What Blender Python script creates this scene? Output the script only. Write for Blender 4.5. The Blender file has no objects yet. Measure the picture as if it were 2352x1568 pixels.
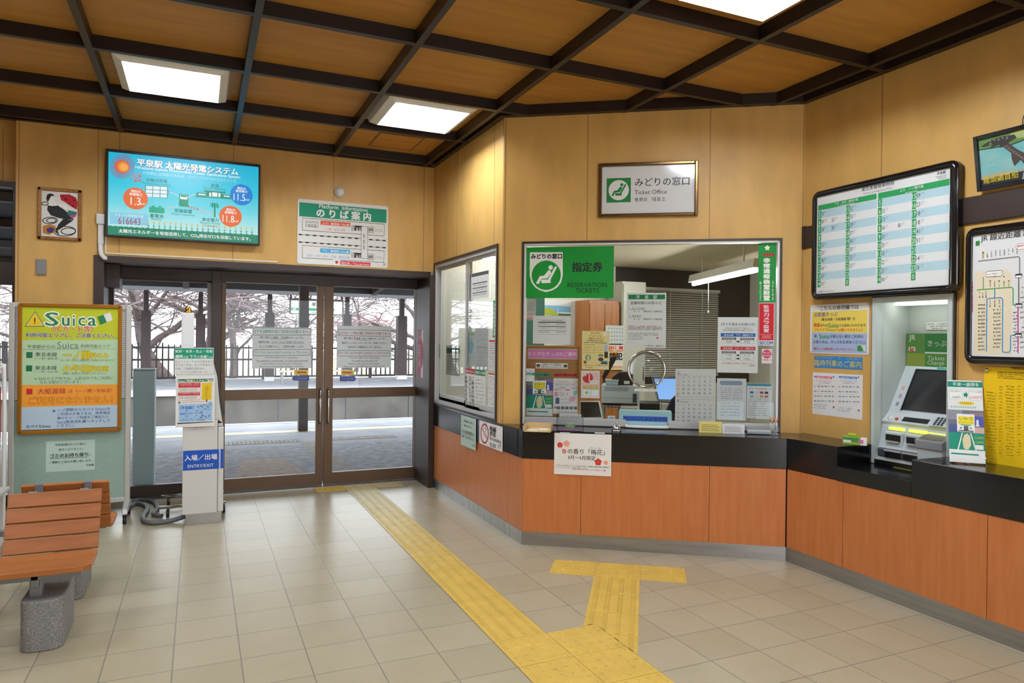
import bpy, math, random
import numpy as np
from mathutils import Matrix, Vector
random.seed(7)
SC = bpy.context.scene
COL = SC.collection
# ------------------------------------------------------------ camera, world, exposure
F_PX, YAW, PITCH, ROLL = 1609.3, 0.4205, 0.0032, -0.0106
CAM = np.array([-0.1996, -5.4172, 1.561])
def _rot():
    cy, sy = math.cos(YAW), math.sin(YAW)
    fwd = np.array([sy*math.cos(PITCH), cy*math.cos(PITCH), -math.sin(PITCH)])
    right = np.array([cy, -sy, 0.0])
    down = np.cross(fwd, right)
    c, s = math.cos(ROLL), math.sin(ROLL)
    return np.array([right*c+down*s, -right*s+down*c, fwd])
RM = _rot()
cam_data = bpy.data.cameras.new('camera')
cam_data.sensor_width = 36.0
cam_data.lens = F_PX/2352*36
cam_data.clip_start, cam_data.clip_end = 0.05, 500
cam_ob = bpy.data.objects.new('camera', cam_data)
COL.objects.link(cam_ob)
m3 = Matrix((RM[0], -RM[1], -RM[2])).transposed()
cam_ob.matrix_world = Matrix.Translation(CAM) @ m3.to_4x4()
SC.camera = cam_ob
SC.view_settings.view_transform = 'Standard'
SC.view_settings.look = 'None'
SC.view_settings.gamma = 1.0
SC.view_settings.use_curve_mapping = False
SC.view_settings.exposure = 0.0
LAMP = 128.0           # emission of the fluorescent tubes
world = bpy.data.worlds.new('overcast_sky')
SC.world = world
world.use_nodes = True
bgn = world.node_tree.nodes['Background']
bgn.inputs[0].default_value = (0.90, 0.94, 1.0, 1)
bgn.inputs[1].default_value = 5.2
cy_ = SC.cycles
cy_.max_bounces = 7
cy_.diffuse_bounces = 4
cy_.glossy_bounces = 3
cy_.transparent_max_bounces = 14
cy_.transmission_bounces = 4
cy_.caustics_reflective = False
cy_.caustics_refractive = False
cy_.sample_clamp_indirect = 4.0

# ------------------------------------------------------------ colours and materials
def lin(c):
    out = []
    for v in c[:3]:
        v = v/255.0
        out.append(v/12.92 if v <= 0.04045 else ((v+0.055)/1.055)**2.4)
    return (*out, 1.0)
def hx(s):
    return tuple(int(s[i:i+2], 16) for i in (0, 2, 4))
MATS = {}
def mat(name, col=(200, 200, 200), rough=0.5, metal=0.0, emit=0.0, spec=0.5, noise=0.0, nscale=8.0, bump=0.0, stretch=(1, 1, 1), col2=None):
    if name in MATS: return MATS[name]
    m = bpy.data.materials.new(name); m.use_nodes = True
    nt = m.node_tree; b = nt.nodes['Principled BSDF']
    b.inputs['Roughness'].default_value = rough
    b.inputs['Metallic'].default_value = metal
    b.inputs['Specular IOR Level'].default_value = spec
    b.inputs['Base Color'].default_value = lin(col)
    if emit:
        b.inputs['Emission Color'].default_value = lin(col); b.inputs['Emission Strength'].default_value = emit
    if noise or bump or col2:
        tc = nt.nodes.new('ShaderNodeTexCoord'); mp = nt.nodes.new('ShaderNodeMapping')
        mp.inputs['Scale'].default_value = stretch
        nt.links.new(tc.outputs['Object'], mp.inputs[0])
        nz = nt.nodes.new('ShaderNodeTexNoise'); nz.inputs['Scale'].default_value = nscale; nz.inputs['Detail'].default_value = 6
        nt.links.new(mp.outputs[0], nz.inputs['Vector'])
        if noise or col2:
            mx = nt.nodes.new('ShaderNodeMix'); mx.data_type = 'RGBA'
            cr = nt.nodes.new('ShaderNodeMapRange'); cr.inputs[1].default_value = 0.32; cr.inputs[2].default_value = 0.68
            nt.links.new(nz.outputs['Fac'], cr.inputs[0]); nt.links.new(cr.outputs[0], mx.inputs[0])
            c1 = col; c2 = col2 or tuple(v*(1-noise) for v in col)
            mx.inputs[6].default_value = lin(c1); mx.inputs[7].default_value = lin(c2)
            nt.links.new(mx.outputs[2], b.inputs['Base Color'])
        if bump:
            bp = nt.nodes.new('ShaderNodeBump'); bp.inputs['Strength'].default_value = bump; bp.inputs['Distance'].default_value = 0.01
            nt.links.new(nz.outputs['Fac'], bp.inputs['Height']); nt.links.new(bp.outputs[0], b.inputs['Normal'])
    MATS[name] = m
    return m
def pm(h, emit=0.0):                        # printed colour
    k = ('screen_' if emit else 'ink_')+h
    if k in MATS: return MATS[k]
    if emit:
        m = bpy.data.materials.new(k); m.use_nodes = True; b = m.node_tree.nodes['Principled BSDF']
        b.inputs['Base Color'].default_value = (0.01, 0.01, 0.01, 1)
        b.inputs['Emission Color'].default_value = lin(hx(h)); b.inputs['Emission Strength'].default_value = emit
        b.inputs['Roughness'].default_value = 0.3
        MATS[k] = m; return m
    return mat(k, hx(h), 0.55, spec=0.25)
def backlit_paper(name, h):                # thin paper that lets daylight through
    m = bpy.data.materials.new(name); m.use_nodes = True; MATS[name] = m
    nt = m.node_tree; nt.nodes.clear(); out = nt.nodes.new('ShaderNodeOutputMaterial'); mx = nt.nodes.new('ShaderNodeMixShader'); mx.inputs[0].default_value = 0.55
    d = nt.nodes.new('ShaderNodeBsdfDiffuse'); t = nt.nodes.new('ShaderNodeBsdfTranslucent')
    for n in (d, t): n.inputs[0].default_value = lin(hx(h))
    nt.links.new(d.outputs[0], mx.inputs[1]); nt.links.new(t.outputs[0], mx.inputs[2]); nt.links.new(mx.outputs[0], out.inputs[0])
    return m
def glass(name, tint=(1, 1, 1), refl=0.5, rough=0.0):
    if name in MATS: return MATS[name]
    m = bpy.data.materials.new(name); m.use_nodes = True
    nt = m.node_tree; nt.nodes.clear()
    out = nt.nodes.new('ShaderNodeOutputMaterial'); mx = nt.nodes.new('ShaderNodeMixShader')
    tr = nt.nodes.new('ShaderNodeBsdfTransparent'); tr.inputs[0].default_value = (*tint, 1)
    gl = nt.nodes.new('ShaderNodeBsdfGlossy'); gl.inputs['Roughness'].default_value = rough
    fr = nt.nodes.new('ShaderNodeFresnel'); fr.inputs[0].default_value = 1.45
    mu = nt.nodes.new('ShaderNodeMath'); mu.operation = 'MULTIPLY'; mu.inputs[1].default_value = refl
    nt.links.new(fr.outputs[0], mu.inputs[0]); nt.links.new(mu.outputs[0], mx.inputs[0])
    nt.links.new(tr.outputs[0], mx.inputs[1]); nt.links.new(gl.outputs[0], mx.inputs[2]); nt.links.new(mx.outputs[0], out.inputs[0])
    MATS[name] = m
    return m
def tile_floor():
    m = bpy.data.materials.new('beige_floor_tiles'); m.use_nodes = True; MATS['floor'] = m
    nt = m.node_tree; N = nt.nodes; L = nt.links; b = N['Principled BSDF']
    tc = N.new('ShaderNodeTexCoord'); sx = N.new('ShaderNodeSeparateXYZ'); L.new(tc.outputs['Object'], sx.inputs[0])
    def math_(op, a, bb=None):
        n = N.new('ShaderNodeMath'); n.operation = op
        for i, v in enumerate((a, bb)):
            if v is None: continue
            if isinstance(v, (int, float)): n.inputs[i].default_value = v
            else: L.new(v, n.inputs[i])
        return n.outputs[0]
    cell = []; edge = []
    for ax in ('X', 'Y'):
        d = math_('DIVIDE', sx.outputs[ax], 0.3)
        cell.append(math_('FLOOR', d)); f = math_('FRACT', d)
        edge.append(math_('MINIMUM', f, math_('SUBTRACT', 1.0, f)))
    e = math_('MINIMUM', edge[0], edge[1])
    mr = N.new('ShaderNodeMapRange'); mr.inputs[1].default_value = 0.007; mr.inputs[2].default_value = 0.013; L.new(e, mr.inputs[0])
    cx = N.new('ShaderNodeCombineXYZ'); L.new(cell[0], cx.inputs[0]); L.new(cell[1], cx.inputs[1])
    wn = N.new('ShaderNodeTexWhiteNoise'); wn.noise_dimensions = '2D'; L.new(cx.outputs[0], wn.inputs['Vector'])
    nz = N.new('ShaderNodeTexNoise'); nz.inputs['Scale'].default_value = 5; nz.inputs['Detail'].default_value = 5; L.new(tc.outputs['Object'], nz.inputs['Vector'])
    t1 = N.new('ShaderNodeMix'); t1.data_type = 'RGBA'; L.new(wn.outputs['Value'], t1.inputs[0])
    t1.inputs[6].default_value = lin((172, 161, 132)); t1.inputs[7].default_value = lin((181, 170, 142))
    t2 = N.new('ShaderNodeMix'); t2.data_type = 'RGBA'; t2.blend_type = 'MULTIPLY'; t2.inputs[0].default_value = 0.14
    L.new(t1.outputs[2], t2.inputs[6]); L.new(nz.outputs['Fac'], t2.inputs[7])
    g = N.new('ShaderNodeMix'); g.data_type = 'RGBA'; L.new(mr.outputs[0], g.inputs[0])
    g.inputs[6].default_value = lin((128, 122, 108)); L.new(t2.outputs[2], g.inputs[7]); L.new(g.outputs[2], b.inputs['Base Color'])
    b.inputs['Roughness'].default_value = 0.28; b.inputs["Specular IOR Level"].default_value = 0.45
    mp = N.new('ShaderNodeMapping'); mp.inputs['Scale'].default_value = (14, 50, 1); mp.inputs['Rotation'].default_value = (0, 0, 0.5)
    L.new(tc.outputs['Object'], mp.inputs[0])
    n2 = N.new('ShaderNodeTexNoise'); n2.inputs['Scale'].default_value = 1.4; n2.inputs['Detail'].default_value = 3; n2.inputs['Distortion'].default_value = 1.2
    L.new(mp.outputs[0], n2.inputs['Vector'])
    ad = math_('ADD', math_('MULTIPLY', n2.outputs['Fac'], 0.5), mr.outputs[0])
    bp = N.new('ShaderNodeBump'); bp.inputs['Strength'].default_value = 0.25; bp.inputs['Distance'].default_value = 0.004
    L.new(ad, bp.inputs['Height']); L.new(bp.outputs[0], b.inputs['Normal'])
    return m
def ramp_screen(name, stops, zmax, emit):    # the picture shown on a lit screen, colour by height
    m = bpy.data.materials.new(name); m.use_nodes = True; MATS[name] = m
    nt = m.node_tree; b = nt.nodes['Principled BSDF']; b.inputs['Base Color'].default_value = (0.01, 0.01, 0.01, 1); b.inputs['Roughness'].default_value = 0.3
    tc = nt.nodes.new('ShaderNodeTexCoord'); sx = nt.nodes.new('ShaderNodeSeparateXYZ'); nt.links.new(tc.outputs['Object'], sx.inputs[0])
    mr = nt.nodes.new('ShaderNodeMapRange'); mr.inputs[2].default_value = zmax; nt.links.new(sx.outputs['Y'], mr.inputs[0])
    cr = nt.nodes.new('ShaderNodeValToRGB'); nt.links.new(mr.outputs[0], cr.inputs[0])
    el = cr.color_ramp.elements
    while len(el) < len(stops): el.new(0.5)
    for e, (p, c) in zip(el, stops): e.position = p; e.color = lin(hx(c))
    nt.links.new(cr.outputs[0], b.inputs['Emission Color']); b.inputs['Emission Strength'].default_value = emit
    return m

# ------------------------------------------------------------ mesh building
class G:
    def __init__(s): s.v = []; s.f = []; s.m = []; s.ms = []; s.sm = []
    def mi(s, m):
        if m not in s.ms: s.ms.append(m)
        return s.ms.index(m)
    def add(s, vs, fs, m, smooth=False):
        o = len(s.v); k = s.mi(m)
        s.v += [tuple(map(float, p)) for p in vs]
        for f in fs: s.f.append(tuple(i+o for i in f)); s.m.append(k); s.sm.append(smooth)
        return s
    def box(s, a, b, m, T=None, taper=None):
        x0, y0, z0 = [min(a[i], b[i]) for i in range(3)]; x1, y1, z1 = [max(a[i], b[i]) for i in range(3)]
        vs = [(x0, y0, z0), (x1, y0, z0), (x1, y1, z0), (x0, y1, z0), (x0, y0, z1), (x1, y0, z1), (x1, y1, z1), (x0, y1, z1)]
        if T is not None: vs = [T @ Vector(p) for p in vs]
        return s.add(vs, [(3, 2, 1, 0), (4, 5, 6, 7), (0, 1, 5, 4), (1, 2, 6, 5), (2, 3, 7, 6), (3, 0, 4, 7)], m)
    def prism(s, poly, h0, h1, m, T=None, smooth=False):       # polygon in xy, extruded in z
        n = len(poly)
        vs = [(x, y, h0) for x, y in poly]+[(x, y, h1) for x, y in poly]
        if T is not None: vs = [T @ Vector(p) for p in vs]
        s.add(vs, [tuple(range(n-1, -1, -1)), tuple(range(n, 2*n))], m)
        o = len(s.v)-2*n; k = s.mi(m)
        for i in range(n):
            j = (i+1) % n; s.f.append((o+i, o+j, o+n+j, o+n+i)); s.m.append(k); s.sm.append(smooth)
        return s
    def cyl(s, p0, p1, r, m, n=16, r1=None, caps=True):
        return s.tube([p0, p1], r, m, n, r_end=r1, caps=caps)
    def tube(s, path, r, m, n=10, r_end=None, caps=True, closed=False, radii=None):
        P = [Vector(p) for p in path]; k = len(P); vs = []
        up = None
        for i, p in enumerate(P):
            if closed: d = P[(i+1) % k]-P[i-1]
            else: d = (P[min(i+1, k-1)]-P[max(i-1, 0)])
            d.normalize()
            if up is None:
                up = Vector((0, 0, 1)) if abs(d.z) < 0.9 else Vector((1, 0, 0))
            a = d.cross(up)
            if a.length < 1e-6: a = d.cross(Vector((1, 0, 0)))
            a.normalize(); b2 = d.cross(a).normalized(); up = -b2
            rr = radii[i] if radii else (r if r_end is None else r+(r_end-r)*i/max(1, k-1))
            for j in range(n):
                t = 2*math.pi*j/n; vs.append(p+a*(rr*math.cos(t))+b2*(rr*math.sin(t)))
        fs = []
        for i in range(k if closed else k-1):
            for j in range(n):
                q = (i+1) % k; fs.append((i*n+j, i*n+(j+1) % n, q*n+(j+1) % n, q*n+j))
        s.add(vs, fs, m, True)
        if caps and not closed:
            o = len(s.v)-k*n; kk = s.mi(m)
            s.f.append(tuple(o+j for j in range(n-1, -1, -1))); s.m.append(kk); s.sm.append(False)
            s.f.append(tuple(o+(k-1)*n+j for j in range(n))); s.m.append(kk); s.sm.append(False)
        return s
    def lathe(s, c, prof, m, n=24):
        vs = []; fs = []
        for r, z in prof:
            for j in range(n):
                t = 2*math.pi*j/n; vs.append((c[0]+r*math.cos(t), c[1]+r*math.sin(t), c[2]+z))
        for i in range(len(prof)-1):
            for j in range(n): fs.append((i*n+j, i*n+(j+1) % n, (i+1)*n+(j+1) % n, (i+1)*n+j))
        return s.add(vs, fs, m, True)
    def build(s, name, parent=None, bevel=0, M=None, seg=2):
        me = bpy.data.meshes.new(name)
        me.from_pydata(s.v, [], s.f)
        for m in s.ms: me.materials.append(m)
        me.polygons.foreach_set('material_index', s.m); me.polygons.foreach_set('use_smooth', s.sm)
        me.update()
        o = bpy.data.objects.new(name, me); COL.objects.link(o)
        if M is not None: o.matrix_world = M
        if parent is not None: o.parent = parent
        if bevel:
            md = o.modifiers.new('bevel', 'BEVEL'); md.width = bevel; md.segments = seg; md.limit_method = 'ANGLE'; md.angle_limit = math.radians(40)
        return o
def tag(o, label, cat, group=None, kind=None):
    if label: o['label'] = label
    if cat: o['category'] = cat
    if group: o['group'] = group
    if kind: o['kind'] = kind
    return o
def thing(name, label, cat, loc=(0, 0, 0), rz=0.0, group=None, M=None):
    o = bpy.data.objects.new(name, None); o.empty_display_size = 0.1; COL.objects.link(o)
    if M is not None: o.matrix_world = M
    else: o.location = loc; o.rotation_euler = (0, 0, rz)
    return tag(o, label, cat, group)
def struct(o, label=None):
    o['kind'] = 'structure'
    if label: o['label'] = label
    return o
def rrect(x0, y0, x1, y1, r, n=5):
    pts = []
    for cx, cy, a0 in ((x1-r, y1-r, 0), (x0+r, y1-r, 90), (x0+r, y0+r, 180), (x1-r, y0+r, 270)):
        for i in range(n+1):
            a = math.radians(a0+90*i/n); pts.append((cx+r*math.cos(a), cy+r*math.sin(a)))
    return pts

# ------------------------------------------------------------ planes of the place and their sheets
class Plane:
    def __init__(s, O, U, N): s.O = np.array(O, float); s.U = np.array(U, float); s.N = np.array(N, float)
    def hit(s, u, v, off=0.0):             # where the sight line through a photo point meets the plane: (along, height)
        d = RM.T @ np.array([(u-1176)/F_PX, (v-784)/F_PX, 1.0]); O = s.O+s.N*off
        p = CAM+d*(((O-CAM) @ s.N)/(d @ s.N))
        return float((p-O) @ s.U), float(p[2])
    def pt(s, a, b, off=0.0): return s.O*np.array([1, 1, 0])+s.U*a+s.N*off+np.array([0, 0, b])
    def M(s, a, b, off=0.0):
        p = s.pt(a, b, off)
        return Matrix(((s.U[0], 0, s.N[0], p[0]), (s.U[1], 0, s.N[1], p[1]), (s.U[2], 1, s.N[2], p[2]), (0, 0, 0, 1)))
ANG = math.radians(34.3)
DU = (math.cos(ANG), -math.sin(ANG), 0); DN = (-math.sin(ANG), -math.cos(ANG), 0)
YB = 1.70; XA = 2.06; XC = 3.975; XF = 3.635
BACK = Plane((0, YB, 0), (1, 0, 0), (0, -1, 0))
DOORP = Plane((0, 2.15, 0), (1, 0, 0), (0, -1, 0))
WALLA = Plane((XA, 0, 0), (0, -1, 0), (-1, 0, 0))
DIAG = Plane((XA, -0.165, 0), DU, DN)
DFRONT = Plane((2.057, -0.586, 0), DU, DN)
WALLC = Plane((XC, 0, 0), (0, -1, 0), (-1, 0, 0))
CFRONT = Plane((XF, 0, 0), (0, -1, 0), (-1, 0, 0))
def floor_at(u, v, z=0.0):
    d = RM.T @ np.array([(u-1176)/F_PX, (v-784)/F_PX, 1.0]); return CAM+d*((z-CAM[2])/d[2])
def yplane(y): return Plane((0, y, 0), (1, 0, 0), (0, -1, 0))
def homog(src, dst):
    A = []
    for (x, y), (u, v) in zip(src, dst):
        A.append([x, y, 1, 0, 0, 0, -u*x, -u*y, u]); A.append([0, 0, 0, x, y, 1, -v*x, -v*y, v])
    A = np.array(A); h = np.linalg.solve(A[:, :8], A[:, 8])
    return np.append(h, 1).reshape(3, 3)
_tc = bpy.data.curves.new('lettering', 'FONT'); _to = bpy.data.objects.new('lettering', _tc); COL.objects.link(_to)
_tcache = {}
def letters(s, bold=0.0, sp=1.0):
    k = (s, bold, sp)
    if k in _tcache: return _tcache[k]
    _tc.body = s; _tc.resolution_u = 2; _tc.offset = 0.0; _tc.space_character = sp
    dg = bpy.context.evaluated_depsgraph_get(); dg.update()
    ev = _to.evaluated_get(dg); me = ev.to_mesh()
    vs = [(v.co.x, v.co.y) for v in me.vertices]; fs = [tuple(p.vertices) for p in me.polygons]
    ev.to_mesh_clear()
    xs = [v[0] for v in vs] or [0, 1]; ys = [v[1] for v in vs] or [0, 1]
    r = (vs, fs, min(xs), max(xs), min(ys), max(ys)); _tcache[k] = r
    return r
class Sheet:
    """a flat printed thing: base board plus its print, authored in points of a photo crop (ox, oy, scale)"""
    def __init__(s, plane, quad, base, th=0.002, off=0.001, zoom=(0, 0, 1), emit=0.0, round_=0.0, board=True, back=None):
        s.zoom = zoom; s.emit = emit; s.th = th
        px = [s.px(*q) for q in quad]
        h = [plane.hit(u, v, off+th) for u, v in px]
        a0 = (h[0][0]+h[3][0])/2; a1 = (h[1][0]+h[2][0])/2; b1 = (h[0][1]+h[1][1])/2; b0 = (h[2][1]+h[3][1])/2
        s.w, s.h = a1-a0, b1-b0; s.a0, s.b0 = a0, b0; s.plane = plane; s.off = off
        s.H = homog(px, [(0, s.h), (s.w, s.h), (s.w, 0), (0, 0)]); s.g = G()
        s.M = plane.M(a0, b0, off)
        if board:
            bm = back if back else (base if not isinstance(base, str) else pm(base))
            if round_: s.g.prism(rrect(0, 0, s.w, s.h, round_), 0, th, bm)
            elif bm.name == 'door_notice_paper': s.g.add([(0, 0, th), (s.w, 0, th), (s.w, s.h, th), (0, s.h, th)], [(0, 1, 2, 3)], bm)
            else: s.g.box((0, 0, 0), (s.w, s.h, th), bm)
            if emit: s.g.add([(0, 0, th+1e-4), (s.w, 0, th+1e-4), (s.w, s.h, th+1e-4), (0, s.h, th+1e-4)], [(0, 1, 2, 3)], base if not isinstance(base, str) else pm(base, emit))
    def px(s, x, y): ox, oy, k = s.zoom; return ox+x*k, oy+y*k
    def p(s, x, y):
        u, v = s.px(x, y); q = s.H @ np.array([u, v, 1.0]); return q[0]/q[2], q[1]/q[2]
    def c(s, col): return col if not isinstance(col, str) else pm(col, s.emit)
    def z(s, lv): return s.th+0.00035*lv
    def lpoly(s, pts, col, lv=1): s.g.add([(x, y, s.z(lv)) for x, y in pts], [tuple(range(len(pts)))], s.c(col)); return s
    def rect(s, x0, y0, x1, y1, col, lv=1, r=0.0):
        a = s.p(x0, y0); b = s.p(x1, y1); X0, X1 = sorted((a[0], b[0])); Y0, Y1 = sorted((a[1], b[1]))
        if r: return s.lpoly(rrect(X0, Y0, X1, Y1, min(r*min(X1-X0, Y1-Y0), 0.45*min(X1-X0, Y1-Y0))), col, lv)
        return s.lpoly([(X0, Y0), (X1, Y0), (X1, Y1), (X0, Y1)], col, lv)
    def box(s, x0, y0, x1, y1, wpx, col, lv=2, r=0.0, fill=None):
        s.rect(x0, y0, x1, y1, col, lv, r)
        s.rect(x0+wpx, y0+wpx, x1-wpx, y1-wpx, fill or 'ecebe6', lv+1, r); return s
    def poly(s, pts, col, lv=1):
        pts = [s.p(*q) for q in pts]
        ar = sum(pts[i-1][0]*pts[i][1]-pts[i][0]*pts[i-1][1] for i in range(len(pts)))
        return s.lpoly(pts if ar > 0 else pts[::-1], col, lv)
    def disc(s, x, y, r, col, lv=1, n=28, sy=1.0):
        c = s.p(x, y); e = s.p(x+r, y); R = math.hypot(e[0]-c[0], e[1]-c[1])
        return s.lpoly([(c[0]+R*math.cos(2*math.pi*i/n), c[1]+R*sy*math.sin(2*math.pi*i/n)) for i in range(n)], col, lv)
    def line(s, x0, y0, x1, y1, wpx, col, lv=1):
        a = np.array(s.p(x0, y0)); b = np.array(s.p(x1, y1)); d = b-a; L = np.linalg.norm(d)
        if L < 1e-9: return s
        k = np.linalg.norm(np.array(s.p(x0, y0+wpx))-a)/2; n = np.array([-d[1], d[0]])/L*k
        return s.lpoly([a-n, b-n, b+n, a+n], col, lv)
    def path(s, pts, wpx, col, lv=1):
        for a, b in zip(pts[:-1], pts[1:]): s.line(*a, *b, wpx, col, lv)
        return s
    def text(s, t, xl, yl, xr, yr, col, b=0.0, h=None, lv=4, sp=1.0):
        vs, fs, x0, x1, y0, y1 = letters(t, 0.0, sp)
        a = s.p(xl, yl); e = s.p(xr, yr); sx = (e[0]-a[0])/(x1-x0); cy = (a[1]+e[1])/2
        if h:
            q = s.p((xl+xr)/2, (yl+yr)/2-h/2); q2 = s.p((xl+xr)/2, (yl+yr)/2+h/2); sy = abs(q[1]-q2[1])/(y1-y0)
        else: sy = sx
        ym = (y0+y1)/2
        if b <= 0.004: sh = ((0, 0),)
        elif b < 0.02: sh = ((-b, 0), (b, 0))                       # heavier strokes: the same print laid down slightly shifted
        elif b < 0.04: sh = ((-b, -b*.6), (b, -b*.6), (-b, b*.6), (b, b*.6))
        else: sh = [(0, 0)]+[(b*f*math.cos(k*math.pi/4), b*f*math.sin(k*math.pi/4)) for f in (.5, 1.0) for k in range(8)]
        for k, (dx, dy) in enumerate(sh):
            s.g.add([(a[0]+(x-x0+dx)*sx, cy+(y-ym+dy)*sy, s.z(lv)+k*min(0.00007, 0.0005/len(sh))) for x, y in vs], fs, s.c(col))
        return s
    def vtext(s, t, x0, y0, x1, y1, col, b=0.0, lv=4):
        n = len(t)
        for i, ch in enumerate(t):
            if ch in ' \u3000': continue
            ya = y0+(y1-y0)*(i+0.08)/n; yb = y0+(y1-y0)*(i+0.92)/n
            if ch == 'ー':
                s.rect(x0+(x1-x0)*0.44, ya, x0+(x1-x0)*0.56, yb, col, lv); continue
            s.text(ch, x0, (ya+yb)/2, x1, (ya+yb)/2, col, b, h=(yb-ya), lv=lv)
        return s
    def micro(s, x0, y0, x1, y1, col, h, lv=3, fill=0.8, slope=0.0):   # a line of print too small to read
        x = x0; rnd = random.Random(int(x0*7+y0*13)); q = h*0.13
        while x < x1-h*0.3:
            w = h*rnd.uniform(0.55, 0.95); t = (x-x0)/max(1e-6, x1-x0); yy = y0+(y1-y0)*t
            if rnd.random() < 0.5+fill*0.45:
                k = rnd.uniform(0.66, 0.92)*h; xe = min(x+w, x1)
                for f in rnd.choice(((-.5, .0, .38), (-.5, .38), (-.3, .1, .38), (-.5, -.1))): s.rect(x, yy+k*f, xe, yy+k*f+q, col, lv)
                for f in rnd.choice(((.5,), (.1, .8), (.3, .75), (.2,))): s.rect(x+w*f, yy-k*.5, min(x+w*f+q, x1), yy+k*.5, col, lv)
            x += w+h*0.14
        return s
    def num(s, t, xc, yc, hp, col, b=0.0, lv=4, wf=0.9):         # figures of a given height in their natural width
        vs, fs, x0, x1, y0, y1 = letters(t, 0.0, 1.0)
        c = s.p(xc, yc); H = abs(s.p(xc, yc-hp/2)[1]-s.p(xc, yc+hp/2)[1]); k = H/(y1-y0)
        for i, dx in enumerate((0,) if b <= 0.004 else (-b, b)):
            s.g.add([(c[0]+(x-(x0+x1)/2+dx)*k*wf, c[1]+(y-(y0+y1)/2)*k, s.z(lv)+i*0.00007) for x, y in vs], fs, s.c(col))
        return s
    def build(s, name, label=None, cat=None, parent=None, group=None, bevel=0):
        o = s.g.build(name, None, bevel, M=s.M)
        if parent is not None:
            adopt(o, parent)
        if label: tag(o, label, cat, group)
        return o
def adopt(o, parent):                        # make o (built in world coordinates) a part of parent, a top-level thing
    o.parent = parent; o.matrix_parent_inverse = parent.matrix_basis.inverted() if parent.parent is None else (parent.parent.matrix_basis @ parent.matrix_parent_inverse @ parent.matrix_basis).inverted()
    return o
# ============================================================ the setting
PLY = mat('plywood_panel', (218, 173, 99), 0.42, noise=0.07, nscale=3.0, stretch=(2.2, 0.7, 1), spec=0.35)
PLYD = mat('panel_joint', (150, 112, 66), 0.6)
CEILM = mat('ceiling_plywood', (196, 140, 66), 0.55, noise=0.10, nscale=2.0, stretch=(0.8, 6, 1), spec=0.3)
BEAM = mat('dark_stained_beam', (36, 27, 25), 0.38, noise=0.15, nscale=10, spec=0.4)
BRONZE = mat('bronze_aluminium', (88, 66, 45), 0.38, metal=0.35)
DBROWN = mat('dark_brown_frame', (52, 40, 35), 0.4, metal=0.2)
BLACKTOP = mat('polished_black_counter', (14, 14, 17), 0.16, spec=0.55)
CHERRY = mat('cherry_laminate', (194, 120, 68), 0.36, col2=(182, 107, 57), nscale=5, stretch=(6, 0.5, 1), spec=0.35)
STEEL = mat('brushed_steel', (176, 176, 174), 0.32, metal=0.9, noise=0.12, nscale=4, stretch=(0.4, 6, 1))
CHROME = mat('chrome', (215, 215, 215), 0.09, metal=1.0)
ALU = mat('anodised_aluminium', (190, 190, 188), 0.42, metal=0.15)
WHITE = mat('white_enamel', (228, 228, 224), 0.4)
OFFW = mat('off_white_plastic', (214, 216, 210), 0.42)
BLACK = mat('black_plastic', (18, 18, 19), 0.35)
DGREY = mat('dark_grey_plastic', (58, 60, 64), 0.42)
GREY = mat('grey_plastic', (128, 130, 130), 0.45)
GLASS = glass('window_glass', (0.97, 0.985, 0.98), 0.38)
ACRYL = glass('clear_acrylic', (0.93, 0.95, 0.96), 0.9)

o = G().box((-5.2, -9.2, -0.12), (6.6, 2.20, 0), tile_floor()).build('floor'); struct(o)
o = G().box((-5.2, -9.2, 3.445), (6.6, 2.20, 3.56), CEILM).build('ceiling'); struct(o)

BX = [-4.57, -3.64, -2.71, -1.777, -0.844, 0.088, 1.016, 1.945, 2.858, 3.785]
BY = [1.575, 0.64, -0.30, -1.235, -2.17, -3.105, -4.04, -4.975, -5.91, -6.845, -7.78]
def diag_y(x): return -0.165-math.tan(ANG)*(x-XA)
def diag_x(y): return XA+(-0.165-y)/math.tan(ANG)
g = G()
for x in BX:
    ye = 1.72 if x < XA else diag_y(x)+0.02
    g.box((x-0.021, -8.9, 3.36), (x+0.021, ye, 3.45), BEAM)
for y in BY:
    xe = XA+0.02 if y > -0.165 else min(diag_x(y), XC)+0.02
    g.box((-5.1, y-0.021, 3.3605), (xe, y+0.021, 3.45), BEAM)
# dark cornice boards along the tops of the walls
g.box((-5.1, 1.665, 3.362), (XA, 1.72, 3.45), BEAM)
g.box((2.015, -0.19, 3.363), (2.08, 1.70, 3.45), BEAM)
g.box((-0.02, 0, -0.02), (2.34, 0.088, 0.055), BEAM, T=DIAG.M(0, 3.3625))
g.box((XC-0.055, -8.9, 3.361), (XC+0.02, -1.46, 3.45), BEAM)
struct(g.build('trim_1', bevel=0.002), 'dark stained ceiling beams and cornice')

def wall(name, plane, a0, a1, z0, z1, holes, th, m, joints=(), off=0.0):
    g = G(); A = sorted({a0, a1, *[h[0] for h in holes], *[h[1] for h in holes]}); Z = sorted({z0, z1, *[h[2] for h in holes], *[h[3] for h in holes]})
    for i in range(len(A)-1):
        zs = None
        for j in range(len(Z)-1):
            ca, cz = (A[i]+A[i+1])/2, (Z[j]+Z[j+1])/2
            hole = any(h[0] < ca < h[1] and h[2] < cz < h[3] for h in holes)
            if not hole:
                if zs is None: zs = Z[j]
            if (hole or j == len(Z)-2) and zs is not None:
                ze = Z[j] if hole else Z[j+1]
                g.box((A[i], zs, -th), (A[i+1], ze, 0), m); zs = None
    for a, za, zb in joints:
        g.box((a-0.0022, za, -0.002), (a+0.0022, zb, 0.0006), PLYD); g.box((a+0.004, za, -0.002), (a+0.0055, zb, 0.0006), PLYD)
    o = g.build(name, M=plane.M(0, 0, off)); return struct(o)

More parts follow.
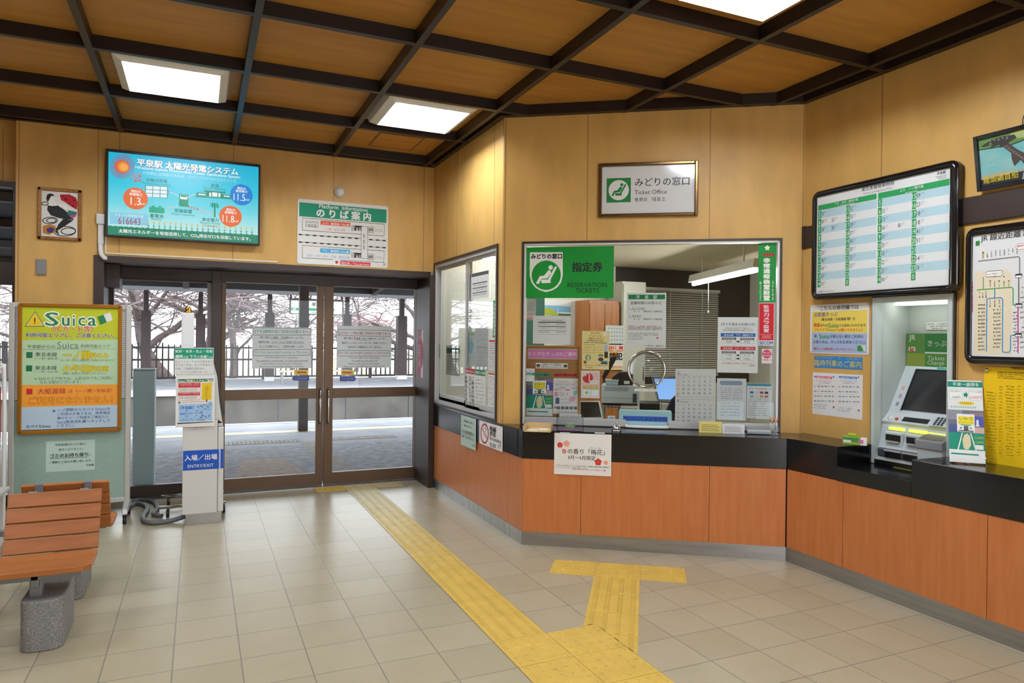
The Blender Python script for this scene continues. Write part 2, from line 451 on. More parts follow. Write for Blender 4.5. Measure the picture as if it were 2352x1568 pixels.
# back wall over the doors and the broad pillar to their left
wall('wall_back', BACK, -1.62, XA+0.1, 0, 3.45, [(-1.02, XA+0.1, -1, 2.262)], 0.46, PLY, [(-1.02, 2.262, 3.36), (-0.855, 2.262, 3.36), (0.085, 2.262, 3.36), (1.015, 2.262, 3.36), (1.95, 2.262, 3.36), (-1.60, 0, 3.36)])
# wall with the big window left of the pillar
WL = yplane(2.02)
zt = WL.hit(20, 418)[1]; zb = WL.hit(20, 602)[1]; zc = WL.hit(20, 654)[1]
wall('wall_left_of_pillar', WL, -5.2, -1.62, 0, 3.45, [(-5.0, -1.62, 0.05, zt)], 0.1, PLY, [(-1.78, zt, 3.36), (-2.7, zt, 3.36)])
# side wall of the ticket office with its sliding window
qa = [WALLA.hit(*p) for p in ((994.5, 605), (1143.6, 560.7), (1142.5, 975.6), (999, 932.6))]
WA = (qa[0][0]/2+qa[3][0]/2, qa[1][0]/2+qa[2][0]/2, 0.872, (qa[0][1]+qa[1][1])/2)
wall('wall_office_side', WALLA, -1.70, 0.165, 0.66, 3.45, [(WA[0], WA[1], WA[2], WA[3])], 0.09, PLY, [(-1.655, WA[3], 3.36), (-0.96, WA[3], 3.36), (-0.035, WA[3], 3.36), (WA[1]+0.02, 0.87, WA[3]), (0.155, 0.87, 3.36), (WA[0]-0.02, .87, WA[3])])
qd = [DIAG.hit(*p) for p in ((1196, 557), (1798, 545), (1790.5, 990), (1199.5, 980))]
WD = ((qd[0][0]+qd[3][0])/2, (qd[1][0]+qd[2][0])/2, 0.872, (qd[0][1]+qd[1][1])/2)
DL = math.hypot(XC-XA, diag_y(XC)+0.165)
js = [DIAG.hit(1349, 420)[0], DIAG.hit(1630, 420)[0]]
wall('wall_ticket_window', DIAG, 0, DL, 0.66, 3.45, [WD], 0.09, PLY, [(js[0], WD[3], 3.36), (js[1], WD[3], 3.36), (0.012, 0.87, 3.36), (DL-0.01, 0.87, 3.36)])
qn = [WALLC.hit(*p) for p in ((2004, 684), (2196, 671), (2193, 1068), (2003, 1062))]
WN = (2.083, 2.638, 0.74, 1.872)
jc = [WALLC.hit(2026, 250)[0], 2.70]
wall('wall_right', WALLC, 1.4678, 9.0, 0, 3.45, [WN], 0.09, PLY, [(jc[0], WN[3], 3.36), (3.4, 0.87, 3.36), (2.66, 0.87, 1.87)])
# walls out of view that close the waiting hall
wall('wall_behind', Plane((0, -9.0, 0), (1, 0, 0), (0, 1, 0)), -5.2, 6.6, 0, 3.45, [(0.3, 3.7, 0.05, 2.5)], 0.1, PLY)  # unseen opening added here to let daylight onto the surfaces facing it
wall('wall_left', Plane((-5.1, 0, 0), (0, 1, 0), (1, 0, 0)), -9.2, 2.2, 0, 3.45, [], 0.1, PLY)

# ---------------- door surround
g = G()
g.box((-1.045, 1.682, 2.20), (2.03, 2.20, 2.262), DBROWN)                 # header
g.box((-1.045, 1.682, 0), (-0.965, 2.20, 2.21), DBROWN)
g.box((1.995, 1.60, 0), (2.052, 2.20, 2.21), DBROWN)
g.box((-0.97, 2.07, 2.10), (2.0, 2.20, 2.21), DBROWN)
g.box((-0.085, 2.06, 0), (0.002, 2.21, 2.21), DBROWN)
g.box((-0.97, 1.86, 1.99), (-0.86, 2.10, 2.21), DBROWN)
struct(g.build('trim_2', bevel=0.003), 'dark brown door surround')
w = thing('window_1', None, None, (-0.53, 2.13, 0.0)); w['kind'] = 'structure'
g = G(); g.box((-0.97, 2.11, 0.0), (-0.083, 2.17, 0.128), DBROWN).box((-0.97, 2.11, 2.085), (-0.083, 2.17, 2.14), DBROWN).box((-0.97, 2.11, 0.1), (-0.93, 2.17, 2.1), DBROWN).box((-0.125, 2.11, 0.1), (-0.083, 2.17, 2.1), mat('pale_window_edge', (120, 112, 110), 0.4))
adopt(g.build('window_frame', bevel=0.003), w)
adopt(G().box((-0.94, 2.136, 0.12), (-0.11, 2.144, 2.095), GLASS).build('glass'), w)
def door(name, x0, x1, gx0, gx1, hx):
    d = thing(name, None, None, ((x0+x1)/2, 2.13, 0.01)); d['kind'] = 'structure'
    g = G()
    g.box((x0, 2.105, 0.012), (x1, 2.155, 0.136), BRONZE).box((x0, 2.105, 2.128), (x1, 2.155, 2.205), BRONZE)
    g.box((x0, 2.105, 0.13), (gx0, 2.155, 2.13), BRONZE).box((gx1, 2.105, 0.13), (x1, 2.155, 2.13), BRONZE)
    g.box((gx0-0.002, 2.107, 0.921), (gx1+0.002, 2.153, 1.025), BRONZE)
    adopt(g.build('door_frame', bevel=0.003), d)
    for a, b in ((0.13, 0.925), (1.02, 2.135)):
        adopt(G().box((gx0-0.003, 2.126, a), (gx1+0.003, 2.134, b), GLASS).build('glass'), d)
    g = G(); pts = [(hx, 2.105, 0.66), (hx, 2.062, 0.672), (hx, 2.055, 0.70), (hx, 2.055, 0.99), (hx, 2.062, 1.01), (hx, 2.105, 1.02)]
    g.tube(pts, 0.011, CHROME, 10)
    o = adopt(g.build('handle'), d); o['label'] = 'chrome pull handle'
    return d
door('door_1', 0.004, 0.998, 0.045, 0.928, 0.965)
door('door_2', 1.006, 2.0, 1.098, 1.992, 1.048)
g = G().box((-0.97, 2.02, -0.001), (2.0, 2.30, 0.008), STEEL); struct(g.build('trim_3'), 'steel door threshold')

# ---------------- big window left of the pillar
w = thing('window_2', None, None, (-3.3, 2.0, 0.05)); w['kind'] = 'structure'
g = G()
for a in (-5.0, -3.9, -2.8, -1.70): g.box((a, 1.99, 0.05), (a+0.07, 2.07, zt), DBROWN)
for z0, z1 in ((0.05, 0.15), (zc, zb), (zt-0.05, zt)): g.box((-5.0, 1.985, z0), (-1.63, 2.075, z1), DBROWN)
adopt(g.build('window_frame', bevel=0.003), w)
adopt(G().box((-5.0, 2.03, 0.1), (-1.64, 2.038, zt), GLASS).build('glass'), w)

# ---------------- sliding window in the office side wall
w = thing('window_3', None, None, (XA, 0.8, 0.87)); w['kind'] = 'structure'
def frame_ring(g, a0, a1, z0, z1, t, d0, d1, m):
    g.box((a0, z0, d0), (a0+t, z1, d1), m).box((a1-t, z0, d0), (a1, z1, d1), m).box((a0+t, z0, d0), (a1-t, z0+t, d1), m).box((a0+t, z1-t, d0), (a1-t, z1, d1), m)
g = G(); frame_ring(g, WA[0], WA[1], WA[2], WA[3], 0.022, -0.09, 0.012, DBROWN)
adopt(g.build('outer_frame', M=WALLA.M(0, 0)), w)
g = G(); frame_ring(g, WA[0]+0.022, WA[1]-0.022, WA[2]+0.022, WA[3]-0.022, 0.03, -0.08, 0.004, ALU)
adopt(g.build('track_frame', M=WALLA.M(0, 0)), w)
am = WALLA.hit(1067, 760)[0]
for i, (a, b, d) in enumerate(((WA[0]+0.05, am+0.02, -0.055), (am-0.02, WA[1]-0.05, -0.022))):
    g = G(); frame_ring(g, a, b, WA[2]+0.05, WA[3]-0.05, 0.032, d-0.01, d+0.01, ALU)
    g.box((a, WA[2]+0.05, d-0.01), (b, WA[2]+0.115, d+0.01), ALU)
    s_ = adopt(g.build('sash', M=WALLA.M(0, 0), bevel=0.002), w)
    adopt(G().box((a+0.02, WA[2]+0.1, d-0.003), (b-0.02, WA[3]-0.07, d+0.003), GLASS).build('glass', M=WALLA.M(0, 0)), s_)
    if i == 0:
        o = adopt(G().box((a+0.006, 1.36, d+0.01), (a+0.026, 1.50, d+0.018), STEEL).build('catch', M=WALLA.M(0, 0), bevel=0.003), s_)

# ---------------- ticket window
w = thing('window_4', None, None, tuple(DIAG.pt(WD[0]/2+WD[1]/2, 0.87))); w['kind'] = 'structure'
g = G(); frame_ring(g, WD[0], WD[1], WD[2]-0.01, WD[3], 0.017, -0.09, 0.014, DBROWN)
adopt(g.build('outer_frame', M=DIAG.M(0, 0)), w)
g = G(); t = 0.017
g.box((WD[0]+t, WD[2], -0.06), (WD[0]+t+0.014, WD[3]-t, 0.006), WHITE).box((WD[1]-t-0.016, WD[2], -0.06), (WD[1]-t, WD[3]-t, 0.006), WHITE).box((WD[0]+t, WD[3]-t-0.014, -0.06), (WD[1]-t, WD[3]-t, 0.006), WHITE)
adopt(g.build('inner_frame', M=DIAG.M(0, 0)), w)
g = G().box((WD[0]+t, WD[2]+0.055, -0.033), (WD[1]-t, WD[3]-t, -0.027), GLASS)
adopt(g.build('glass', M=DIAG.M(0, 0)), w)
g = G(); sa = [DIAG.hit(u, 980)[0] for u in (1437, 1535)]
g.box((WD[0]+t, WD[2]-0.001, -0.05), (sa[0], WD[2]+0.06, -0.012), ALU).box((sa[1], WD[2]-0.001, -0.05), (WD[1]-t, WD[2]+0.06, -0.012), ALU)
o = adopt(g.build('bottom_rail', M=DIAG.M(0, 0), bevel=0.002), w)

# ---------------- ticket counter along the three walls
CT = thing('ticket_counter', 'black topped ticket counter with cherry wood front panels and steel kick plate', 'counter', (XF, -1.66, 0))
fx = DFRONT.pt(0, 0); fl = math.hypot(XF-2.057, 1.0764)
c1 = (2.057, -0.586); c2 = (XF, -0.586-math.tan(ANG)*(XF-2.057))
def cpart(g, name, bevel=0.0): return adopt(g.build(name, bevel=bevel), CT)
dback = DIAG.pt(DL, 0, -0.12); dback0 = DIAG.pt(0.02, 0, -0.12)
cpart(G().box((2.052, -0.5, 0.655), (2.19, 1.69, 0.8705), BLACKTOP), 'countertop', 0.004)
cpart(G().prism([c1, c2, (XC, diag_y(XC)), (dback[0], dback[1]), (dback0[0], dback0[1]), (2.057, -0.30)], 0.655, 0.872, BLACKTOP), 'countertop', 0.003)
cpart(G().prism([(XF, c2[1]), (XF, -2.092), (XC+0.02, -2.092), (XC+0.02, diag_y(XC))], 0.66, 0.878, BLACKTOP), 'countertop', 0.003)
cpart(G().box((XF, -2.618, 0.655), (XC+0.3, -2.092, 0.750), BLACKTOP), 'lower_shelf', 0.002)
cpart(G().box((XF, -5.6, 0.655), (XC+0.02, -2.618, 0.878), BLACKTOP), 'countertop', 0.003)
# wood panels
ja = [1.69, 1.02, -0.07, -0.585]
ja = [1.69, -WALLA.hit(1073, 1040)[0], -WALLA.hit(1167, 1080)[0], -0.583]
for y1, y0 in zip(ja[:-1], ja[1:]):
    T = Matrix(((0, 0, 1, 0), (1, 0, 0, 0), (0, 1, 0, 0), (0, 0, 0, 1)))
    g = G().box((y0+0.0015, 0.098, 0), (y1-0.0015, 0.656, 0.04), CHERRY)
    o = g.build('front_panel', M=Matrix.Translation((2.062, 0, 0)) @ T); adopt(o, CT)
jd = [0.002]+[DFRONT.hit(u, 1150)[0] for u in (1334, 1629)]+[fl-0.002]
for a0, a1 in zip(jd[:-1], jd[1:]):
    adopt(G().box((a0+0.0015, 0.098, -0.04), (a1-0.0015, 0.656, -0.004), CHERRY).build('front_panel', M=DFRONT.M(0, 0)), CT)
jc_ = [-c2[1]+0.002, 2.14, 3.055, 3.97, 4.885, 5.6]
for a0, a1 in zip(jc_[:-1], jc_[1:]):
    adopt(G().box((a0+0.002, 0.098, -0.04), (a1-0.002, 0.656, -0.004), CHERRY).build('front_panel', M=CFRONT.M(0, 0)), CT)
g = G().box((2.058, -0.586, 0), (2.10, 1.69, 0.1), STEEL); cpart(g, 'kick_plate')
adopt(G().box((0, 0, -0.05), (fl, 0.1, -0.001), STEEL).build('kick_plate', M=DFRONT.M(0, 0)), CT)
adopt(G().box((-c2[1], 0, -0.05), (5.6, 0.1, -0.001), STEEL).build('kick_plate', M=CFRONT.M(0, 0)), CT)
g = G(); DK = mat('counter_core', (40, 26, 18), 0.8)
g.prism([(2.075, 1.68), (2.075, -0.57), (XF+0.02, c2[1]+0.015), (XF+0.02, -5.6), (XC, -5.6), (XC, -1.5), (2.2, -0.2), (2.2, 1.68)][::-1], 0.01, 0.65, DK)
cpart(g, 'carcass')

# ---------------- ceiling lights
TUBE = mat('fluorescent_tube', (255, 252, 244), 0.4, emit=LAMP)
TUBE.node_tree.nodes['Principled BSDF'].inputs['Emission Color'].default_value = (0.92, 1.0, 1.10, 1)
REFL = mat('white_reflector', (240, 240, 238), 0.35)
def ceiling_light(x, y, w, d, label, kind=0, group=None):
    L = thing('ceiling_light', label, 'ceiling light', (x, y, 3.445), group=group)
    g = G(); a, b = w/2, d/2; i, j = a-0.075, b-0.075; z0, z1 = -0.002, -0.085
    if kind: i, j = a-0.04, b-0.04; z1 = -0.05
    e = 0.02 if not kind else 0.0
    O = [(-a, -b), (a, -b), (a, b), (-a, b)]; B = [(-a+e, -b+e), (a-e, -b+e), (a-e, b-e), (-a+e, b-e)]; I = [(-i, -j), (i, -j), (i, j), (-i, j)]
    vs = [(*p, z0) for p in O]+[(*p, z1+0.03) for p in B]+[(*p, z1) for p in I]+[(*p, z0) for p in I]
    fs = []
    for k in range(4):
        q = (k+1) % 4
        for r in range(3): fs.append((r*4+k, (r+1)*4+k, (r+1)*4+q, r*4+q))
    g.add(vs, fs, REFL); o = g.build('frame'); o.parent = L
    n = 3 if not kind else 2
    for k in range(n):
        x0 = -i+2*i*k/n; x1 = -i+2*i*(k+1)/n; cxx = (x0+x1)/2; hw = (x1-x0)/2
        prof = [(x0, -0.083), (x0+0.2*hw, -0.035), (cxx-0.3*hw, -0.005), (cxx+0.3*hw, -0.005), (x1-0.2*hw, -0.035), (x1, -0.083)]
        vs = [(px, yy, pz) for yy in (-j+0.003, j-0.003) for px, pz in prof]
        g = G().add(vs, [(q, q+1, q+7, q+6) for q in range(5)]+[(0, 1, 2, 3, 4, 5), (11, 10, 9, 8, 7, 6)], REFL); o = g.build('reflector'); o.parent = L
        for t in ((0,) if not kind else (-0.075, 0, 0.075)):
            g = G().tube([(cxx+t, -j+0.02, -0.024 if not kind else -0.03), (cxx+t, j-0.02, -0.024 if not kind else -0.03)], 0.016 if not kind else 0.0115, TUBE, 10)
            o = g.build('tube'); o.parent = L
    return L
ceiling_light(-0.378, 0.155, 0.75, 0.77, 'white ceiling light with three glowing lanes above the lit display')
ceiling_light(1.462, 0.155, 0.75, 0.77, 'white ceiling light with three glowing lanes nearest the ticket office corner')
ceiling_light(2.36, -2.72, 0.72, 0.76, 'white framed ceiling light with bare tubes in two rows, over the ticket window', 1)
gl_ = 'ceiling lights behind the viewpoint'
for (x, y) in ((-0.378, -2.64), (-2.25, -0.77), (-2.25, -3.57), (0.55, -5.44), (2.4, -5.44), (-2.25, -6.4), (1.5, -7.3)):
    ceiling_light(x, y, 0.75, 0.77, 'white three lane ceiling light outside the picture on the hall ceiling', group=gl_)
H = thing('ceiling_hatch', 'small square wood hatch in the ceiling near the office corner', 'hatch', (1.515, 1.185, 3.445))
g = G(); 
for sx in (-1, 1): g.box((sx*0.21-0.008, -0.235, -0.006), (sx*0.21+0.008, 0.235, 0.001), mat('hatch_edge', (120, 86, 44), 0.5)); g.box((-0.21, sx*0.228-0.008, -0.006), (0.21, sx*0.228+0.008, 0.001), MATS['hatch_edge'])
o = g.build('rim'); o.parent = H
o = G().box((-0.2, -0.22, -0.004), (0.2, 0.22, 0.001), CEILM).build('lid'); o.parent = H
# ============================================================ signs, notices, screens
K1 = 640/2352; Z1 = (0, 280, K1)
Z2 = (0, 660, 560/1514); Z4 = (540, 380, 500/2063)
D1 = (1180, 530, .3125); D2 = (1480, 530, .3125); D3 = (1180, 960, 640/2352); D4 = (1340, 340, 320/2352)
D5 = (1820, 340, 532/2317); D6 = (1820, 660, 532/1813); D7 = (2180, 260, 172/421); D8 = (2100, 840, 252/988)
E2 = (500, 600, 260/1132); E3 = (740, 610, 260/1359); E4 = (1200, 840, 160/1568); E5 = (1300, 800, 260/1941); E6 = (395, 790, 125/980)
Z8 = (980, 540, 240/697)
GN = '1f9270'; KK = '1d1d1f'; WH = 'ecebe6'; RD = 'cc2a33'

# ---------------- solar power display (a lit screen)
TV = thing('display_screen', 'wide wall mounted lit display showing a solar power diagram, above the platform doors', 'screen', tuple(BACK.pt(-0.33, 2.8, 0.04)))
b = Sheet(BACK, [(878, 226), (2203, 355), (2190, 1040), (900, 970)], BLACK, th=0.055, off=0.04, zoom=Z1)
b.g.box((0.25, 0.2, -0.04), (b.w-0.25, b.h-0.2, 0.0), DGREY)
o = b.build('bezel', parent=TV, bevel=0.004)
em = 0.86
s = Sheet(BACK, [(903, 252), (2187, 377), (2172, 1020), (923, 955)], BLACK, th=0.002, off=0.0955, zoom=Z1, emit=em, board=False)
s.g.add([(0, 0, .001), (s.w, 0, .001), (s.w, s.h, .001), (0, s.h, .001)], [(0, 1, 2, 3)], ramp_screen('sky_picture', [(0, 'd2f5f2'), (0.14, 'c0f2f2'), (0.38, '74e0ee'), (0.62, '2ccfea'), (1, '0fb9e2')], s.h, em))
s.poly([(921, 885), (2174, 951), (2172, 1020), (923, 955)], '0c8a66', 1)
for i in range(34):
    x = 1260+i*45.5 if i < 21 else 940+(i-21)*45; 
    if i >= 29: continue
    y = 871+(x-921)*0.053
    if i < 21 and x < 2170:
        s.poly([(x-16, y+4), (x, y+10), (x+16, y+6), (x, y+18)], '0c8a66', 1); s.poly([(x-16, y-14), (x, y-8), (x+16, y-12), (x, y)], '0c8a66', 1)
        s.line(x, y+10, x, y-32, 3, '0c8a66', 1); s.disc(x, y-38, 9, 'f2c53a', 2, 10)
    elif i >= 21: s.poly([(x-20, y+6), (x, y+11), (x+20, y+8), (x, y+19)], '0c8a66', 1)
s.text('太陽光エネルギーを有効活用して、CO₂排出ゼロを目指しています。', 1012, 925, 2112, 984, 'ffffff', 0.02)
for k in range(44):
    a = 2*math.pi*k/44; s.line(1025+56*math.cos(a), 382+56*math.sin(a), 1025+106*math.cos(a), 382+106*math.sin(a), 5, 'a0557e', 1)
s.disc(1025, 383, 62, 'e8602c', 2); s.disc(1032, 385, 50, 'f58a35', 3); s.disc(1038, 387, 36, 'fdb24a', 4)
for (x0, y0, x1, y1) in ((1125, 440, 1185, 465), (1115, 450, 1185, 503), (1105, 465, 1150, 505)):
    for k in range(7):
        t = k/7; s.line(x0+(x1-x0)*t, y0+(y1-y0)*t, x0+(x1-x0)*(t+.08), y0+(y1-y0)*(t+.08), 12, 'e8434f', 2)
    s.path([(x1-14, y1-22), (x1+4, y1+2), (x1-22, y1+4)], 7, 'e8434f', 3)
s.text('平泉駅 太陽光発電システム', 1156, 350, 2016, 428, '1a5a7a', 0.03, lv=3); s.text('平泉駅 太陽光発電システム', 1152, 344, 2012, 422, 'ffffff', 0.03)
s.text('Hiraizumi Station Photovoltaic Power Generation System', 1138, 390, 2028, 468, 'f4ffff', 0.012)
s.text('平泉驛站 太阳能光伏系統', 1198, 432, 1552, 464, 'b9eef5'); s.text('히라이즈미역 태양광발전시스템', 1590, 468, 1995, 500, 'a6e4f0')
s.text('太陽光発電', 1228, 494, 1412, 506, '167a66', 0.02); s.text('Photovoltaic Module', 1198, 521, 1447, 540, '167a66')
s.poly([(1224, 540), (1418, 552), (1418, 652), (1224, 636)], '12946e', 1)
for i in range(3):
    for j in range(3):
        x = 1231+i*62; y = 546+j*32+i*3; s.poly([(x, y), (x+56, y+3), (x+56, y+30), (x, y+27)], 'eaf6ff', 2)
s.rect(1419, 588, 1428, 602, 'e23a36', 2)
s.path([(1430, 596), (1480, 612), (1512, 630)], 8, 'bcd4de', 1); s.path([(1595, 640), (1630, 618), (1655, 612)], 8, 'bcd4de', 1); s.path([(1395, 738), (1450, 725), (1510, 715)], 8, 'bcd4de', 1)
s.rect(1513, 612, 1592, 722, '0d9a74', 2, .1); s.rect(1521, 620, 1584, 660, 'f0fbfa', 3, .3); s.rect(1527, 622, 1578, 641, '0d9a74', 4, .2)
for k in range(9):
    t = k/8; s.poly([(1592+200*t, 708+62*t), (1604+200*t, 712+62*t), (1600+200*t, 728+62*t), (1590+200*t, 724+60*t)], 'e0523e' if k < 4 else 'e6c3c4', 2)
s.text('変換装置', 1476, 752, 1624, 760, '167a66', 0.02); s.text('Power Converter', 1452, 780, 1650, 791, '167a66')
s.rect(1262, 722, 1392, 778, '0fb088', 2, .15); s.rect(1285, 712, 1310, 726, '0fb088', 2); s.rect(1340, 714, 1366, 728, '0fb088', 2)
s.text('蓄電池', 1272, 797, 1384, 802, '167a66', 0.02); s.text('Battery', 1283, 825, 1370, 830, '167a66')
s.poly([(930, 768), (1258, 785), (1260, 880), (934, 868)], '8ed4ee', 1)
s.text('今までの発電電力量', 972, 793, 1218, 803, 'e4f4fb', 0.01); s.text('616643', 1006, 838, 1192, 850, 'b0384e', 0.0, h=58); s.text('kWh', 1200, 868, 1250, 870, 'bfa6c0')
s.text('駅舎', 1783, 540, 1852, 543, '167a66', 0.02); s.text('Station Building', 1720, 562, 1906, 573, '167a66')
s.poly([(1722, 578), (1902, 592), (1910, 604), (1850, 606), (1850, 600), (1740, 596), (1726, 592)], '0d8a6a', 2); s.rect(1745, 594, 1872, 640, '0d8a6a', 2)
s.rect(1768, 598, 1784, 632, 'f2fbfb', 3); s.rect(1793, 596, 1836, 634, 'f2fbfb', 3); s.rect(1845, 602, 1862, 636, 'f2fbfb', 3)
s.poly([(1662, 598), (1745, 604), (1745, 634), (1655, 626)], '0d8a6a', 2); s.rect(1676, 608, 1738, 624, 'f2fbfb', 3); s.poly([(1872, 612), (1950, 620), (1956, 644), (1872, 640)], '0d8a6a', 2); s.rect(1890, 622, 1940, 636, 'f2fbfb', 3)
s.poly([(1650, 630), (1960, 646), (1960, 654), (1650, 638)], '0d8a6a', 2)
s.line(1814, 688, 1814, 806, 13, '0d9a74', 2)
for y in (697, 715): s.line(1776, y-6, 1852, y+6, 8, '0d9a74', 2); s.line(1790, y+16, 1800, y-20, 5, '0d9a74', 2); s.line(1838, y+16, 1830, y-20, 5, '0d9a74', 2)
s.text('東北電力', 1708, 824, 1846, 832, '167a66', 0.02); s.text('Electric Power', 1696, 850, 1862, 860, '167a66'); s.text('Company', 1728, 876, 1838, 883, '167a66')
for (x, y, r, cc, a, b_, v, w0, w1) in ((1147, 654, 104, 'f0712f', '現在の', '発電電力', '1.3', 1105, 1190), (2040, 616, 94, '0b86dd', '現在の', '使用電力', '11.5', 1973, 2070), (1947, 797, 94, 'f0712f', '現在の', '受電電力', '11.8', 1880, 1976)):
    s.disc(x, y, r, cc, 3); k = r/104
    s.text(a, x-40*k, y-63*k, x+40*k, y-58*k, 'ffffff', 0.02, lv=5); s.text(b_, x-54*k, y-36*k, x+54*k, y-31*k, 'ffffff', 0.02, lv=5)
    s.text(v, w0, y+22*k, w1, y+25*k, 'ffffff', 0.0, h=64*k, lv=5); s.text('kW', w1+2, y+46*k, w1+42*k, y+48*k, 'ffffff', 0.01, lv=5)
s.build('screen_image', parent=TV)

# ---------------- framed rooster print
PIC = thing('framed_print', 'small gold framed print of a black and white rooster, hung on the left pillar', 'picture', tuple(BACK.pt(-1.3, 2.38)))
GOLD = mat('gilt_frame', (160, 106, 42), 0.35, metal=0.45, noise=0.25, nscale=30)
b = Sheet(BACK, [(297, 543), (674, 580), (702, 1008), (340, 988)], 'ecebe6', th=0.008, off=0.004, zoom=Z1, back=mat('picture_backing', (120, 80, 40), 0.6))
W_, H_ = b.w, b.h; PM = b.M
q = [(297, 543), (674, 580), (702, 1008), (340, 988)]
g = b.g; t = 0.026
g.box((0, 0, 0), (t, H_, 0.022), GOLD).box((W_-t, 0, 0), (W_, H_, 0.022), GOLD).box((0, 0, 0), (W_, t, 0.022), GOLD).box((0, H_-t, 0), (W_, H_, 0.022), GOLD)
b.build('frame', parent=PIC, bevel=0.004)
s = Sheet(BACK, q, 'e9e6de', th=0.001, off=0.0125, zoom=Z1, board=False)
s.lpoly([(t, t), (W_-t, t), (W_-t, H_-t), (t, H_-t)], 'e6e3db', 0)
s.poly([(490, 612), (570, 612), (630, 640), (650, 690), (645, 745), (600, 720), (550, 685), (505, 660)], 'b3202c', 1)
for (x, y, r) in ((545, 655, 13), (575, 690, 10), (610, 712, 12), (520, 632, 8), (615, 665, 9)): s.disc(x, y, r, '6a1420', 2, 12)
s.poly([(378, 640), (385, 608), (412, 602), (440, 612), (447, 628), (420, 624), (408, 650), (398, 674), (384, 664)], KK, 2)
s.poly([(410, 640), (440, 620), (458, 670), (480, 705), (440, 722), (405, 710), (400, 680)], 'f2f0ea', 2)
s.poly([(398, 705), (440, 712), (490, 708), (540, 745), (600, 790), (630, 830), (560, 825), (500, 815), (430, 790), (396, 745)], KK, 2)
s.poly([(470, 690), (540, 700), (600, 745), (560, 745), (500, 720)], 'f2f0ea', 3); s.poly([(575, 748), (655, 768), (625, 792), (570, 790)], '23766a', 3); s.poly([(585, 795), (650, 775), (640, 805), (610, 820)], 'b3507a', 3)
for (x, y, r) in ((372, 690, 30), (430, 835, 62), (440, 835, 40), (560, 925, 90), (590, 925, 60)):
    pts = [(x+r*math.cos(a*math.pi/9), y+r*0.45*math.sin(a*math.pi/9)) for a in range(19)]; s.path(pts, 7, KK, 2)
s.poly([(540, 820), (625, 835), (560, 880), (500, 920), (520, 960), (480, 930), (500, 870)], KK, 1)
s.poly([(372, 880), (430, 868), (480, 880), (485, 930), (430, 955), (380, 940)], 'b9782a', 3); s.poly([(405, 905), (440, 890), (475, 905), (460, 935), (420, 938)], '3a3672', 4)
s.build('print', parent=PIC)
o = tag(Sheet(BACK, [(301, 1156), (387, 1158), (388, 1290), (305, 1285)], GREY, th=0.022, off=0.0, zoom=Z1).build('wall_speaker', bevel=0.004), 'small grey blank wall box on the left pillar below the rooster print', 'wall box')

# cable duct beside the display
DU_ = thing('cable_duct', 'white plastic cable duct running down the wall left of the display', 'cable duct', tuple(BACK.pt(-1.03, 2.2)))
a0 = BACK.hit(818*K1, 280+778*K1); a1 = BACK.hit(880*K1, 280+870*K1); a2 = BACK.hit(858*K1, 280+1060*K1)
CREAM = mat('cream_plastic', (226, 220, 200), 0.45)
adopt(G().box((a0[0], a1[1], 0), (a1[0]+0.01, a0[1], 0.05), WHITE).build('duct_cap', M=BACK.M(0, 0), bevel=0.006), DU_)
adopt(G().box((a0[0]+0.012, 2.36, 0), (a1[0], a1[1], 0.035), WHITE).build('duct', M=BACK.M(0, 0), bevel=0.004), DU_)
pts = [(a0[0]+0.03, 2.37, 0.02), (a0[0]+0.032, 2.31, 0.026), (a0[0]+0.04, 2.265, 0.034), (a0[0]+0.065, 2.235, 0.036), (a0[0]+0.085, 2.235, 0.036)]
adopt(G().tube(pts, 0.02, WHITE, 10).build('elbow', M=BACK.M(0, 0)), DU_)
o = G().box((-0.955, 2.276, 0), (0.49, 2.29, 0.010), CREAM).box((-0.962, 2.276, 0), (-0.948, 2.45, 0.010), CREAM).build('cable_cover', M=BACK.M(0, 0), bevel=0.002)
tag(o, 'thin cream cable cover strip along the top of the door header', 'cable cover')
# round white lamp/alarm
p = BACK.hit(779.5, 442)
AL = thing('alarm_lamp', 'round white domed alarm on the wall above the platform map', 'alarm', M=BACK.M(p[0], p[1]))
o = G().lathe((0, 0, 0), [(0.0, 0), (0.052, 0), (0.052, 0.02), (0.046, 0.026), (0.0, 0.026)], OFFW, 28).build('base'); o.parent = AL
o = G().lathe((0, 0, 0.026), [(0.042, 0), (0.040, 0.012), (0.028, 0.026), (0.012, 0.031), (0, 0.032)], WHITE, 28).build('dome'); o.parent = AL

# ---------------- platform information board
s = Sheet(BACK, [(592, 317), (1449, 383), (1448, 967), (588, 932)], WH, th=0.006, off=0.002, zoom=Z4)
s.poly([(608, 352), (1433, 413), (1433, 540), (607, 484)], GN, 1)
s.text('Platform  Information', 797, 385, 1255, 420, 'ffffff', 0.012); s.text('の り ば 案 内', 772, 450, 1284, 482, 'ffffff', 0.035)
s.poly([(637, 499), (1415, 549), (1413, 665), (636, 618)], KK, 1); s.poly([(640, 503), (1412, 553), (1410, 661), (640, 614)], WH, 2)
s.poly([(637, 758), (1415, 803), (1413, 916), (636, 880)], KK, 1); s.poly([(640, 762), (1412, 807), (1410, 912), (640, 876)], WH, 2)
s.poly([(668, 528), (789, 536), (788, 590), (667, 582)], KK, 3); s.poly([(671, 531), (786, 539), (785, 587), (671, 579)], WH, 4)
s.text('待合室', 686, 568, 772, 573, KK, 0.01, lv=5); s.text('Waiting Room', 680, 543, 778, 549, KK, lv=5)
s.poly([(810, 523), (1092, 541), (1091, 580), (808, 563)], 'e8603a', 3); s.text('上り：❷番線／No.❷', 826, 548, 1078, 562, WH, 0.015, lv=5)
s.text('一ノ関・仙台 方面', 838, 602, 1040, 612, 'd9645e', 0.0)
